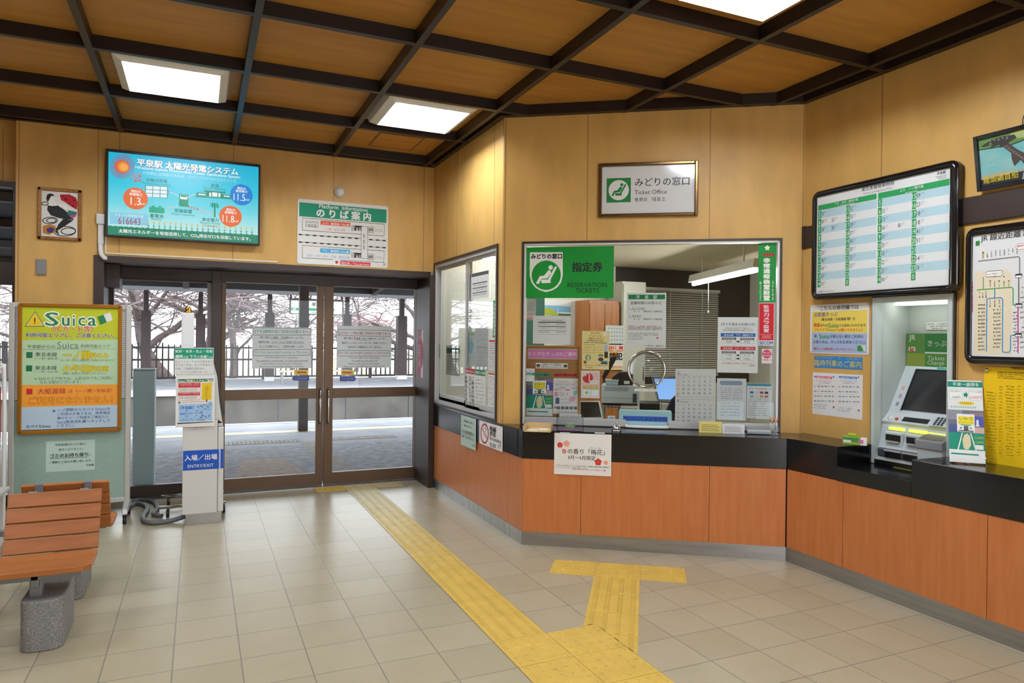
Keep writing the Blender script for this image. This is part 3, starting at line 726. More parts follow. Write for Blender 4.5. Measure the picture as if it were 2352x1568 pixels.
s.poly([(808, 786), (1090, 798), (1090, 838), (806, 826)], '4fb3e6', 3); s.text('下り：❶番線／No.❶', 824, 806, 1076, 820, WH, 0.015, lv=5)
s.text('前沢・水沢・北上・花巻・盛岡 方面', 688, 856, 1084, 870, '66a9dc', 0.0)
for (ya, yb) in ((657, 708), (728, 775)):
    s.poly([(607, ya-5), (1192, ya+26), (1192, ya+36), (607, ya+5)], 'b0b0ae', 2); s.poly([(1262, yb-14), (1430, yb-5), (1430, yb+5), (1262, yb-4)], 'b0b0ae', 2)
    for x in (618, 684, 754, 822, 889, 955, 1020, 1087, 1150):
        y = ya+(x-607)*(34/585); s.poly([(x-16, y-6), (x+16, y-5), (x+16, y+7), (x-16, y+6)], KK, 3)
    for x in (1286, 1350, 1413): y = yb-10+(x-1286)*(8/127); s.poly([(x-15, y-6), (x+15, y-5), (x+15, y+7), (x-15, y+6)], KK, 3)
s.poly([(1194, 574), (1257, 577), (1257, 882), (1194, 878)], KK, 4); s.poly([(1197, 577), (1254, 580), (1254, 879), (1197, 875)], WH, 5)
s.vtext('跨線橋', 1212, 640, 1230, 800, KK, lv=6)
for y in (0, 258):
    for k in range(5): s.line(1103+k*7, 562+y, 1103+k*7, 617+y, 2.5, KK, 4)
    s.poly([(1132, 566+y), (1207, 570+y), (1206, 618+y), (1132, 614+y)], KK, 4); s.text('The stairs', 1140, 586+y, 1200, 589+y, WH, 0, lv=6); s.text('階 段', 1148, 605+y, 1192, 607+y, WH, .02, lv=6)
    s.poly([(1259, 575+y), (1313, 578+y), (1313, 636+y), (1259, 633+y)], KK, 4); s.poly([(1262, 578+y), (1310, 581+y), (1310, 633+y), (1262, 630+y)], WH, 5)
    for x in (1272, 1286, 1300): s.disc(x, 592+y, 5, KK, 6, 8); s.poly([(x-6, 598+y), (x+6, 598+y), (x+2, 625+y), (x-2, 625+y)], KK, 6)
    s.text('エレベーター', 1320, 617+y, 1402, 621+y, KK); s.text('The elevator', 1326, 601+y, 1396, 605+y, '6a6a6a')
s.rect(928, 878, 1000, 905, WH, 4); s.disc(964, 917, 14, 'd8384a', 5); s.poly([(998, 902), (1285, 918), (1284, 952), (998, 938)], 'd8384a', 3); s.text('現在地 ／You are here', 1006, 921, 1272, 937, WH, 0.012)
s.text('JR', 1402, 936, 1432, 938, '9aa860', 0.02)
for x, y in ((600, 327), (1441, 391), (1439, 957), (598, 922)): s.disc(x, y, 5, '9a9a98', 2, 10)
s.build('platform_map_sign', 'white and green platform information board on the wall above the right door', 'sign')

# ---------------- ticket office sign
SG = thing('wall_sign', 'bronze framed white ticket office sign with a green seat symbol, above the ticket window', 'sign', tuple(DIAG.pt(0.85, 2.5)))
QS = [(258, 275), (1940, 205), (1932, 1130), (258, 1182)]
b = Sheet(DIAG, QS, BRONZE, th=0.012, off=0.002, zoom=D4); t = 0.026
SBR = mat('satin_bronze', (112, 84, 48), 0.22, metal=0.75)
b.g.box((0, 0, 0), (t, b.h, 0.032), SBR).box((b.w-t, 0, 0), (b.w, b.h, 0.032), SBR).box((t, 0, 0), (b.w-t, t, 0.032), SBR).box((t, b.h-t, 0), (b.w-t, b.h, 0.032), SBR)
b.build('frame', parent=SG, bevel=0.006)
s = Sheet(DIAG, QS, 'd8d8d6', th=0.001, off=0.016, zoom=D4, board=False)
s.lpoly([(t, t), (s.w-t, t), (s.w-t, s.h-t), (t, s.h-t)], mat('glossy_white_sign', (222, 222, 220), 0.12), 0)
s.poly([(392, 518), (802, 502), (802, 915), (392, 930)], '1c7a38', 1); s.disc(597, 715, 172, 'e2e2df', 2, 40)
def seat_symbol(s, cx, cy, k, col, lv):
    f = lambda x, y: (cx+(x-597)*k, cy+(y-715)*k)
    s.disc(*f(650, 624), 27*k, col, lv)
    s.poly([f(625, 655), f(648, 660), f(656, 690), f(612, 752), f(540, 758), f(512, 815), f(474, 815), f(520, 726), f(572, 720)], col, lv)
    s.poly([f(722, 612), f(710, 608), f(696, 622), f(618, 765), f(540, 766), f(536, 778), f(545, 810), f(652, 806), f(648, 770), f(722, 628)], col, lv)
seat_symbol(s, 597, 715, 1.0, '1c7a38', 3)
s.text('みどりの窓口', 872, 572, 1790, 552, '2a2a2c', 0.008); s.text('Ticket Office', 866, 748, 1408, 735, '3a3a3c', -0.004); s.text('售票处', 868, 873, 1088, 868, '3a3a3c'); s.text('매표소', 1160, 865, 1392, 858, '3a3a3c')
s.build('sign_face', parent=SG)

# ---------------- timetable board
TT = thing('timetable_board', 'large black framed train departure timetable hung above the ticket machine', 'timetable', tuple(WALLC.pt(2.1, 2.3)))
def rounded_board(plane, quad, zoom, th, off, tfr, name, parent, m):
    b = Sheet(plane, quad, m, th=th, off=off, zoom=zoom, board=False)
    b.g.prism(rrect(0, 0, b.w, b.h, 0.05), 0, th-0.012, m)
    # raised rim
    O = rrect(0, 0, b.w, b.h, 0.05); I = rrect(tfr, tfr, b.w-tfr, b.h-tfr, 0.012); n = len(O)
    vs = [(x, y, th-0.013) for x, y in O]+[(x+(tfr*.25 if x < b.w/2 else -tfr*.25), y+(tfr*.25 if y < b.h/2 else -tfr*.25), th+0.006) for x, y in O]+[(x, y, th+0.004) for x, y in I]+[(x, y, th-0.012) for x, y in I]
    fs = []
    for r in range(3):
        for i in range(n): j = (i+1) % n; fs.append((r*n+i, r*n+j, (r+1)*n+j, (r+1)*n+i))
    b.g.add(vs, fs, m, True)
    o = b.build(name, parent=parent); return b
GLB = mat('glossy_black_frame', (16, 16, 18), 0.14, spec=0.6)
b = rounded_board(WALLC, [(186, 450), (1655, 98), (1640, 1435), (190, 1520)], D5, 0.05, 0.02, 0.042, 'frame', TT, GLB)
GLW = mat('glazed_white_poster', (230, 231, 230), 0.10)
s = Sheet(WALLC, [(240, 488), (1578, 185), (1562, 1368), (236, 1460)], GLW, th=0.001, off=0.059, zoom=D5)
LB = 'b5d3dc'; GR = '2f9a58'
s.text('東北本線発車時刻', 692, 410, 1016, 352, '333335', 0.012); s.text('Tohoku Line Departure Times', 706, 460, 998, 402, '555555')
s.text('平泉駅', 1446, 256, 1538, 238, '333335', 0.01); s.text('Hiraizumi Sta.', 1436, 288, 1542, 270, '555555'); s.text('平泉车站', 1456, 306, 1540, 292, '777777')
def tq(xa, ya, xb, yb, dy0, dy1, col, lv): s.poly([(xa, ya), (xb, yb), (xb, yb+dy1), (xa, ya+dy0)], col, lv)
tq(256, 577, 840, 455, 52, 56, GR, 1); tq(857, 452, 1572, 304, 60, 66, GR, 1)
s.text('下り　水沢・盛岡方面', 422, 560, 656, 514, WH, 0.012); s.text('for Mizusawa & Morioka', 450, 582, 622, 546, WH)
s.text('上り　一ノ関方面', 1076, 428, 1312, 378, WH, 0.012); s.text('for Ichinoseki', 1130, 450, 1250, 424, WH)
cols = ((256, 633, 1400, 532, 542, ['5', '6', '7', '8', '9', '10', '11', '12', '13', '14'], [('39',), ('09', '50'), ('38', '58'), (), ('03',), ('23',), ('38',), ('54',), ('53',), ('50',)], 33),
        (537, 577, 1383, 840, 455+60, ['15', '16', '17', '18', '19', '20', '21', '22', '23', '0'], [('52',), ('35',), ('29',), ('37',), ('43',), ('35',), ('25',), ('21',), (), ()], 37),
        (857, 512, 1357, 1190, 0, ['5', '6', '7', '8', '9', '10', '11', '12', '13', '14'], [(), ('32',), ('13',), ('04', '40'), ('20',), ('20',), ('10',), ('22',), ('21',), ('06',)], 38),
        (1197, 443, 1330, 1572, 0, ['15', '16', '17', '18', '19', '20', '21', '22', '23', '0'], [('09',), ('23',), ('18',), ('18',), ('41',), ('51',), (), ('14',), ('26',), ()], 45))
# each row is level on the board: use board coordinates
for ci, (x, y0, y1, xe, _, hrs, mins, cw) in enumerate(cols):
    top = s.p(x, y0); bot = s.p(x, y1); e = s.p(xe, (y0+y1)/2); cwv = s.p(x+cw, y0)[0]-top[0]
    rh = (top[1]-bot[1])/10
    for r in range(10):
        yt = top[1]-rh*r; yb = yt-rh
        if r % 2 == 0: s.lpoly([(top[0], yb), (e[0], yb), (e[0], yt), (top[0], yt)], LB, 1)
        s.lpoly([(top[0], yb+0.004), (top[0]+cwv, yb+0.004), (top[0]+cwv, yt-0.002), (top[0], yt-0.002)], GR, 2)
        def ltext(t, xa, w, h, yc, col, bold=0.0, lv=4):
            vs, fs, a, b_, c_, d_ = letters(t, 0.0, 1.0)
            if t.isdigit(): nw = min(w, h*(b_-a)/(d_-c_)*0.82); xa += (w-nw)/2 if bold else 0; w = nw
            s.g.add([(xa+(vx-a)*w/(b_-a), yc+(vy-(c_+d_)/2)*h/(d_-c_), s.z(lv)) for vx, vy in vs], fs, pm(col))
        wd = cwv*(0.44 if len(hrs[r]) == 1 else 0.82)
        ltext(hrs[r], top[0]+(cwv-wd)/2, wd, rh*0.58, (yt+yb)/2, WH, 0.015)
        for k, mm in enumerate(mins[r]):
            xs = top[0]+cwv*1.12+k*(0.088 if ci == 0 else 0.115)
            ltext(mm, xs, cwv*0.72, rh*0.50, (yt+yb)/2, '3a3a3c', -0.004)
            for q, tx in enumerate((('一ノ関行き', '小牛田行') if ci > 1 else ('盛岡行き', '北上行'))[:1]+('ワンマン', '※平日')[:2]):
                if q == 0 or (q == 1 and r > 0): ltext(tx, xs+cwv*0.8, cwv*(0.85 if q == 0 else 0.65), rh*0.13, (yt+yb)/2+rh*(0.2-0.2*q), 'd05a78' if (ci == 0 and k == 1 and q == 1 and r == 2) else '5a5a5c')
s.text('※□数字はのりばです。', 262, 1440, 418, 1426, '5a5a5c')
s.build('timetable_sheet', parent=TT)

# dark rail on the right wall
RL = thing('wall_rail', 'dark brown boxed rail running along the right wall behind the boards', 'rail', tuple(WALLC.pt(1.5, 2.35)))
adopt(G().box((1.478, 2.272, 0), (5.2, 2.432, 0.018), DBROWN).build('rail_board', M=WALLC.M(0, 0), bevel=0.006), RL)
adopt(G().box((1.47, 2.268, 0), (1.50, 2.436, 0.022), DBROWN).build('joint_cover', M=WALLC.M(0, 0), bevel=0.004), RL)

# ---------------- fare map
def vmicro(s, x, y0, y1, w):               # upright print too small to read
    y = y0
    while y < y1-w*.5: s.micro(x, y+w*.5, x+w, y+w*.5, '4a4a4a', w, fill=1); y += w*1.25
FM = thing('fare_map_board', 'black framed railway fare map cut by the right edge of the view', 'map', tuple(WALLC.pt(3.2, 1.85)))
Fa0, Ftop = WALLC.hit(2216, 526, 0.045); Fbot = WALLC.hit(2210, 834, 0.045)[1]
def wc_px(a, z, off=0.045):                    # photo point of a wall position
    p = RM @ (np.array(WALLC.pt(a, z, off))-CAM); return 1176+F_PX*p[0]/p[2], 784+F_PX*p[1]/p[2]
Fa1 = Fa0+1.15
FQ = [wc_px(Fa0, Ftop), wc_px(Fa1, Ftop), wc_px(Fa1, Fbot), wc_px(Fa0, Fbot)]
rounded_board(WALLC, FQ, (0, 0, 1), 0.04, 0.005, 0.042, 'frame', FM, GLB)
i_ = 0.045; FI = [wc_px(Fa0+i_, Ftop-i_, .04), wc_px(Fa1-i_, Ftop-i_, .04), wc_px(Fa1-i_, Fbot+i_, .04), wc_px(Fa0+i_, Fbot+i_, .04)]
s = Sheet(WALLC, FI, GLW, th=0.001, off=0.034, zoom=(0, 0, 1)); s.zoom = D7
s.text('JR 線近距離きっぷ運賃表', 179, 725, 700, 622, '2a2a2c', 0.012); s.rect(149, 719, 172, 744, '2f7a3a', 1)
s.poly([(114, 950), (133, 946), (133, 1118), (115, 1122)], 'b3203e', 1); s.vtext('仙台は窓口でお願いします', 117, 952, 131, 1118, WH)
s.poly([(146, 892), (330, 878), (352, 905), (352, 1358), (142, 1356)], 'e8dcc0', 1)
s.rect(205, 888, 302, 916, '4a4a4a', 2, .4); s.rect(207, 891, 300, 913, 'f4f2ea', 3, .4); s.text('Suicaご利用エリア', 212, 905, 296, 899, '3a3a3a', 0, lv=5)
s.path([(163, 832), (390, 806), (397, 815), (397, 905)], 7, '8a8a8c', 2); s.line(392, 920, 392, 1090, 6, '6a5a52', 2); s.line(388, 1090, 388, 1350, 6, 'd83a96', 2)
s.path([(156, 993), (350, 978), (360, 985), (360, 1078), (385, 1078)], 6, '55a050', 2); s.path([(193, 920), (193, 990)], 5, '6aa070', 2)
s.path([(257, 988), (257, 1040)], 6, '4aa0cc', 2); s.path([(210, 1340), (213, 1045), (225, 1040), (292, 1036), (302, 1045), (300, 1335), (308, 1344), (336, 1344), (346, 1330), (346, 1250), (370, 1247)], 6, '4a98cc', 2)
for (x, y) in ((392, 915), (392, 1080), (390, 1247)): s.rect(x-20, y-12, x+20, y+10, '3a3a3a', 3, .3); s.rect(x-17, y-2, x+17, y+7, 'f0f0ec', 4, .2)
for k in range(9):
    x = 190+k*24; vmicro(s, x-2, 780-k*3, 816-k*3, 7)
s.rect(184, 775, 199, 824, 'e8d9b0', 1); s.disc(191, 783, 5, '556a20', 3, 10)
for k in range(13):
    y = 1074+k*21; s.disc(168, y+3, 4.5, '556a20', 3, 8); s.micro(174, y+3, 204, y+1, '4a4a4a', 10)
    if k < 11: s.disc(252+4*(k % 2), y+30, 4.5, '556a20', 3, 8); s.micro(262, y+30, 292, y+28, '4a4a4a', 10)
    s.micro(360, 1120+k*18, 384, 1118+k*18, '4a4a4a', 9)
    s.micro(400, 980+k*28, 440, 975+k*28, '4a4a4a', 10)
for k, x in enumerate((232, 257, 282, 309, 336)): s.disc(x, 930+(-1)**k*12, 4.5, '556a20', 3, 8); vmicro(s, x-3, 942, 978, 7)
for k, x in enumerate((172, 190, 208, 231, 257, 284)): vmicro(s, x-3, 998 if k < 3 else 1046, 1028 if k < 3 else 1076, 7); s.disc(x, 1034 if k < 3 else 1084, 4, '556a20', 3, 8)
s.micro(384, 746, 492, 740, 'd05a60', 11, lv=4); s.box(376, 734, 500, 756, 2, 'd05a60', 2, .4, 'f0efec')
s.build('map_sheet', parent=FM)

# ---------------- yellow price chart
Ya0, Ytop = WALLC.hit(2262, 842); Ybot = WALLC.hit(2259, 1064)[1]
YQ = [wc_px(Ya0, Ytop, .004), wc_px(Ya0+0.85, Ytop, .004), wc_px(Ya0+0.85, Ybot, .004), wc_px(Ya0, Ybot, .004)]
s = Sheet(WALLC, YQ, 'f0c618', th=0.003, off=0.001, zoom=(0, 0, 1)); s.zoom = D8
s.text('平泉駅近距離運賃表', 870, 18, 1120, 30, KK, 0.01)
for k in range(4): s.micro(750, 55+k*17, 1120, 70+k*20, '3a3010', 12, fill=.95)
rnd = random.Random(3)
for k in range(24):
    y = 175+k*27; s.micro(640+rnd.randint(0, 25), y+60+k*.3, 735, y+72, '4a3c10', 11, fill=.95); s.micro(765, y+14, 795, y+16, '4a3c10', 11)
    s.micro(820+rnd.randint(0, 15), y+6, 900, y+14, '4a3c10', 11, fill=.95); s.micro(928, y+8, 960, y+10, '4a3c10', 11); s.micro(985, y, 1080, y+10, '4a3c10', 11)
CHB = thing('price_chart', 'bright yellow fare price chart on the right wall under the fare map', 'chart', tuple(WALLC.pt(Ya0+.4, Ybot)))
s.build('chart_sheet', parent=CHB)
for zz in (Ytop-0.02, Ybot+0.03):
    o = G().lathe((0, 0, 0), [(0.011, 0), (0.011, 0.006), (0.007, 0.012), (0, 0.013)], CHROME, 14).build('fixing_stud', M=WALLC.M(Ya0+0.014, zz, 0.004)); adopt(o, CHB)

# ---------------- dragon boat picture
BP = thing('framed_picture', 'black framed coloured picture of a carved dragon boat, tilted above the rail at right', 'picture', tuple(WALLC.pt(3.1, 2.46)))
Pa0, Pb0 = WALLC.hit(2247, 441, .03); Pa1, Pb1 = WALLC.hit(2226, 318, .075)
th_ = math.atan2(0.045, Pb1-Pb0)
PM_ = WALLC.M(Pa0, Pb0, 0.03) @ Matrix.Rotation(th_, 4, 'X')
Wp, Hp = 0.62, (Pb1-Pb0)/math.cos(th_)
g = G().box((0, 0, -0.012), (Wp, Hp, 0), BLACK); t = 0.024
for a, b_ in (((0, 0), (t, Hp)), ((Wp-t, 0), (Wp, Hp)), ((t, 0), (Wp-t, t)), ((t, Hp-t), (Wp-t, Hp))): g.box((*a, -0.012), (*b_, 0.014), GLB)
adopt(g.build('frame', M=PM_, bevel=0.003), BP)
g = G()
def art(pts, col, lv):
    P_ = [(t+x*(Wp-2*t), t+y*(Hp-2*t)) for x, y in pts]
    ar = sum(P_[i-1][0]*P_[i][1]-P_[i][0]*P_[i-1][1] for i in range(len(P_)))
    g.add([(x, y, 0.001+lv*0.0004) for x, y in (P_ if ar > 0 else P_[::-1])], [tuple(range(len(P_)))], mat('painted_water', (96, 176, 186), 0.4, col2=(150, 190, 178), nscale=6) if col == 'water' else pm(col))
art([(0, 0), (1, 0), (1, 1), (0, 1)], 'water', 0)
art([(0, .80), (.3, .76), (.6, .84), (1, .80), (1, 1), (0, 1)], '5f8a4a', 1); art([(.28, .86), (.42, .84), (.52, .93), (.4, 1), (.3, .97)], 'a8b070', 2); art([(0, .8), (.3, .76), (.6, .84), (.6, .82), (.3, .735), (0, .78)], '26302a', 2)
art([(.02, .86), (.12, .94), (.22, .96), (.34, .94), (.36, .86), (.28, .80), (.26, .74), (.2, .74), (.2, .8), (.1, .78), (.14, .84), (.05, .83)], '3a3634', 3)
art([(.22, .76), (.28, .80), (.36, .62), (.42, .52), (.50, .62), (.56, .48), (.50, .45), (.56, .36), (.46, .40), (.42, .26), (.38, .40), (.32, .30), (.30, .46), (.30, .58)], '4a403e', 3)
art([(.46, .60), (1, .70), (1, .60), (.5, .52)], 'c8a060', 3); art([(.46, .64), (1, .74), (1, .72), (.46, .62)], KK, 4); art([(.46, .56), (1, .64), (1, .62), (.46, .54)], KK, 4)
for k in range(8): art([(.5+k*.06, .55+k*.011), (.52+k*.06, .553+k*.011), (.52+k*.06, .63+k*.012), (.5+k*.06, .627+k*.012)], ('6a5ab0', 'e8e0c0', '3a5aa0')[k % 3], 4)
art([(0, .22), (.2, .26), (.34, .20), (.5, .28), (.72, .24), (1, .30), (1, .16), (.6, .0), (0, .0)], 'a8a8a4', 3)
for k in range(7): art([(.05+k*.13, .23), (.12+k*.13, .16), (.2+k*.13, .2), (.13+k*.13, .145)], '3c3c3a', 4)
art([(0, 0), (.38, 0), (.40, .17), (0, .15)], '26262a', 5)
for k in range(9): art([(.235+.022*k, .74-.045*k), (.275+.022*k, .755-.05*k), (.262+.022*k, .725-.05*k)], '8a7c76', 5)
for k in range(6): art([(.06+.04*k, .93-.012*k*(k % 2)), (.075+.04*k, .955), (.083+.04*k, .90)], '8a7c76', 5); art([(.05+.16*k, .42+.03*(k % 2)), (.14+.16*k, .425+.03*(k % 2)), (.14+.16*k, .432+.03*(k % 2))], 'd0e4e0', 1)
art([(.10, .865), (.125, .875), (.12, .855)], 'e8e0c8', 6)
vs, fs, x0, x1, y0, y1 = letters('龍頭鷁首船', 0.01)
kx = (Wp-2*t)*0.33/(x1-x0); g.add([(t+0.012+(x-x0)*kx, t+Hp*0.045+(y-y0)*kx*1.25, 0.004) for x, y in vs], fs, pm('d8c42a'))
adopt(g.build('picture', M=PM_), BP)
o = adopt(G().tube([(Wp*0.42, Hp, -0.005), (Wp*0.42, Hp+0.03, -0.01), (Wp*0.43, Hp+0.05, -0.012)], 0.003, DGREY, 6).build('hook', M=PM_), BP)

# ---------------- notices left of the ticket machine
s = Sheet(WALLC, [(140, 143), (602, 110), (598, 523), (138, 518)], WH, th=0.003, off=0.001, zoom=D6)
s.text('こちらの券売機では', 218, 163, 520, 152, KK, 0.008)
s.poly([(156, 195), (588, 170), (585, 353), (154, 353)], 'efd45e', 1); s.poly([(154, 355), (585, 355), (583, 515), (152, 511)], 'a9bede', 1)
s.text('近距離きっぷ', 170, 216, 352, 209, '4c4a9a', 0.005); s.text('（東北本線・大船渡線 等）を', 226, 251, 492, 244, '2a3050', 0.012)
s.text('現金', 168, 297, 218, 297, 'd8562a', 0.03); s.text('または', 222, 299, 278, 298, '2a3050', 0.015); s.text('Suica', 282, 297, 360, 296, '4a9a50', 0.02); s.text('でお求めいただけます。', 364, 296, 582, 293, '2a3050', 0.012)
s.text('［モバイル', 180, 331, 282, 331, 'd8562a', .01); s.text('Suica', 284, 332, 334, 332, '6aa050', .01); s.text('では購入できません］', 338, 331, 548, 330, 'd8562a', .01)
s.text('※', 172, 384, 192, 384, '2a3a6a'); s.text('Suica', 212, 385, 288, 384, '4aa070', 0.02); s.text('が使えない駅をご利用の', 296, 383, 556, 382, '2a3a6a', 0.01)
s.text('お客さまは、きっぷをお求めください。', 166, 427, 578, 427, '2a3a6a', 0.01); s.disc(176, 481, 8, 'c83a4a', 2, 14); s.text('詳しくは駅係員におたずねください。', 188, 482, 500, 484, 'c0405a', 0.012)
s.rect(508, 450, 574, 496, 'd8dedc', 2); s.poly([(509, 452), (540, 452), (560, 496), (509, 496)], '3a8a4a', 3)
for x, y in ((150, 152), (592, 122), (588, 514), (147, 509)): s.disc(x, y, 5, 'b0b0ae', 2, 10)
s.build('notice', 'laminated yellow and blue notice about the ticket machine, on the wall at its left', 'notice')
s = Sheet(WALLC, [(173, 538), (547, 541), (548, 637), (171, 633)], '3c86cc', th=0.001, off=0.001, zoom=D6)
s.text('りんじれっしゃ　　の　　ごあんない', 186, 551, 530, 551, 'b8c24a', 0.0); s.text('臨時列車のご案内', 176, 594, 540, 598, 'e0d24a', 0.005)
s.build('notice', 'blue handwritten paper strip with yellow letters beside the ticket machine', 'notice')
s = Sheet(WALLC, [(160, 664), (551, 684), (546, 1030), (156, 993)], 'e6e6e6', th=0.001, off=0.001, zoom=D6)
for (x0, cl, t2) in ((186, 'd8607a', '［上り］東北本線リアス号'), (380, '3a86cc', '［下り］東北本線リアス号')):
    s.rect(x0, 692, x0+128, 718, cl, 1, .2); s.text('臨時列車のご案内', x0+8, 706, x0+120, 708, 'f0f0f0', .01); s.text(t2, x0+2, 732, x0+126, 734, cl); s.micro(x0+22, 748, x0+104, 750, '4a4a4a', 8)
    s.poly([(x0-18, 700), (x0-8, 692), (x0+2, 700), (x0-8, 708)], '4a90c8', 2); s.poly([(x0+130, 700), (x0+140, 692), (x0+150, 700), (x0+140, 708)], '4a90c8', 2)
    for r in range(4):
        for c in range(6): s.rect(x0-16+c*28, 772+r*38, x0+4+c*28, 781+r*38, '8a8a8c', 2) if (r*7+c) % 4 else s.rect(x0-16+c*28, 774+r*38, x0-2+c*28, 779+r*38, '5a5a5c', 2)
    for r in range(3): s.line(x0-20, 766+r*66, x0+146, 768+r*66, 1.2, 'b0b0b0', 2)
    s.disc(x0+140, 938 if x0 < 200 else 958, 7, 'b83a4a', 2, 12)
    for r in range(3): s.micro(x0-18, 920+r*13+(x0-186)*.1, x0+90-r*10, 924+r*13+(x0-186)*.1, '6a6a6c', 8)
s.line(347, 680, 347, 1008, 1.2, 'c4c4c6', 2)
s.build('notice', 'white laminated sheet with two special train tables, low on the wall by the machine', 'notice')

# ---------------- ticket window: stickers and papers on the glass
GP = -0.0355                                   # just behind the pane
def gsheet(quad, zoom, base='e8e8e4', off=GP, plane=DIAG, th=0.0012): return Sheet(plane, quad, base, th=th, off=off-th-0.006, zoom=zoom)
s = Sheet(DIAG, [(84, 118), (738, 114), (732, 494), (82, 494)], '148a30', th=0.002, off=-0.026, zoom=D1)
s.poly([(118, 156), (362, 156), (362, 330), (350, 378), (322, 415), (285, 438), (240, 450), (195, 438), (158, 415), (130, 378), (118, 330)], 'f0f0ec', 1)
s.rect(126, 164, 356, 210, 'f0f0ec', 2); s.text('みどりの窓口', 128, 186, 356, 186, KK, 0.045); s.disc(240, 326, 108, '148a30', 2, 40)
seat_symbol(s, 240, 326, 0.62, 'f0f0ec', 3)
s.text('指定券', 432, 267, 652, 266, KK, 0.03); s.text('RESERVATION', 398, 398, 684, 396, KK, 0.0); s.text('TICKETS', 456, 440, 628, 438, KK, 0.0)
s.build('window_sign', 'large bright green reservation tickets panel in the top left of the ticket window', 'sign')
s = Sheet(DIAG, [(838, 92), (970, 92), (964, 526), (835, 526)], '1c8a3c', th=0.0015, off=-0.026, zoom=D2)
st = [(903+22*math.cos(math.radians(-90+36*k))*(1 if k % 2 == 0 else .62), 126+22*math.sin(math.radians(-90+36*k))*(1 if k % 2 == 0 else .62)) for k in range(10)]
s.poly(st, 'eef0d0', 1); s.text('一関警察署', 856, 178, 954, 178, 'b33a2a', .04, h=26); s.vtext('非常通報装置設置', 876, 200, 922, 514, 'f2f4e6', .05); s.vtext('（一社）岩手県防犯協会連合会', 846, 370, 862, 514, 'cfe6cc'); s.vtext('岩手県警察', 936, 366, 952, 514, 'cfe6cc')
s.build('window_sticker', 'tall green alarm sticker at the top right edge of the ticket window', 'sticker')
s = Sheet(DIAG, [(842, 528), (956, 530), (950, 844), (840, 842)], 'e8e4e4', th=0.0015, off=-0.026, zoom=D2)
s.poly([(844, 532), (953, 533), (948, 806), (843, 804)], 'cc2230', 1); s.vtext('監視カメラ設置', 876, 544, 916, 750, 'f0e8e8', .02)
s.text('Surveillance Camera', 850, 762, 944, 762, 'e8c4c4'); s.text('Installed', 868, 774, 926, 774, 'e8c4c4'); s.text('特別警戒実施中', 862, 788, 934, 788, 'e8c4c4')
s.text('SECOM', 846, 824, 944, 824, '2a5a9a', .03, h=24)
s.build('window_sticker', 'red camera surveillance sticker below the tall green one on the ticket window', 'sticker')
s = Sheet(DIAG, [(864, 868), (938, 868), (936, 974), (862, 974)], 'e6d4d6', th=0.001, off=-0.026, zoom=D2)
s.disc(900, 905, 34, 'c8506a', 1, 20); s.text('もっと', 876, 895, 924, 895, 'f0e0e0', .02); s.text('みちのく', 872, 917, 928, 917, 'f0e0e0', .02); s.micro(870, 948, 930, 948, 'b05a6a', 10)
s.build('window_sticker', 'small pale pink sticker on the right side of the ticket window', 'sticker')
s = gsheet([(538, 638), (836, 631), (835, 1044), (538, 1042)], D2, 'eeeeec')
s.text('［ダイヤ改正のお知らせ］', 562, 688, 812, 685, '2a2a2c', .012); s.text('3月16日(土)のダイヤ改正より', 592, 716, 782, 716, '5a5a5c'); s.text('下記の平泉駅出発時刻が変更になります', 568, 731, 802, 731, '5a5a5c')
s.rect(560, 754, 816, 777, '2a6ec0', 1); s.text('東北本線　下り（盛岡行き）', 584, 766, 800, 766, 'f0f0f0', .015); s.rect(560, 852, 816, 876, 'd83048', 1); s.text('東北本線　上り（一ノ関行き）', 580, 864, 806, 864, 'f0f0f0', .015)
for (y, rows) in ((786, (('9:04', '9:03'),)), (886, (('11:09', '11:10'), ('14:07', '14:06')))):
    for x in (570, 704):
        s.rect(x, y, x+102, y+15, '3a3a3a', 1); s.text('時刻変更前', x+8, y+8, x+94, y+8, 'e0e0e0', .01)
        s.box(x, y+16, x+102, y+16+25*len(rows), 1.2, '8a8a8a', 1, 0, 'eeeeec')
    for i, (a, b_) in enumerate(rows):
        s.text(a, 600, y+29+25*i, 640, y+29+25*i, '5a5a5c', -.004); s.text(b_, 734, y+29+25*i, 774, y+29+25*i, '5a5a5c', -.004); s.line(676, y+28+25*i, 690, y+28+25*i, 8, KK, 3); s.poly([(688, y+20+25*i), (702, y+28+25*i), (688, y+36+25*i)], KK, 3)
s.text('上記に記載のない時刻は、変更ありません。', 566, 974, 808, 972, 'd05060', .004); s.text('平泉駅長', 768, 990, 812, 990, '2a2a2c')
s.build('notice', 'white timetable change notice with blue and red bars, taped inside the ticket window', 'notice')
s = gsheet([(832, 454), (1122, 455), (1117, 862), (826, 860)], D1, 'e4e4e0')
s.rect(843, 468, 1112, 503, '1c7a4a', 1); s.text('平　泉　駅', 900, 486, 1056, 487, 'e8eee8', .01); s.text('営業時間のお知らせ', 860, 528, 1088, 530, '4a4a4c'); s.text('1．みどりの窓口', 848, 568, 966, 569, '5a5a5c'); s.line(848, 577, 968, 578, 2, '8a8a8a', 2)
s.text('全　日', 882, 590, 922, 590, '5a5a5c'); s.text('7時05分〜16時40分', 952, 591, 1092, 592, '5a5a5c', .005); s.text('2．改札窓口', 848, 624, 934, 625, '5a5a5c'); s.line(848, 633, 936, 634, 2, '8a8a8a', 2); s.text('全　日', 882, 648, 922, 648, '5a5a5c'); s.text('7時05分〜17時30分', 952, 648, 1092, 649, '5a5a5c', .005)
for k in range(3): s.micro(842, 700+k*11, 1090, 702+k*11, 'c84a50' if k == 0 else '5a5a5c', 9)
for k in range(2): s.micro(842, 752+k*12, 1070, 754+k*12, '6a6a6c', 7)
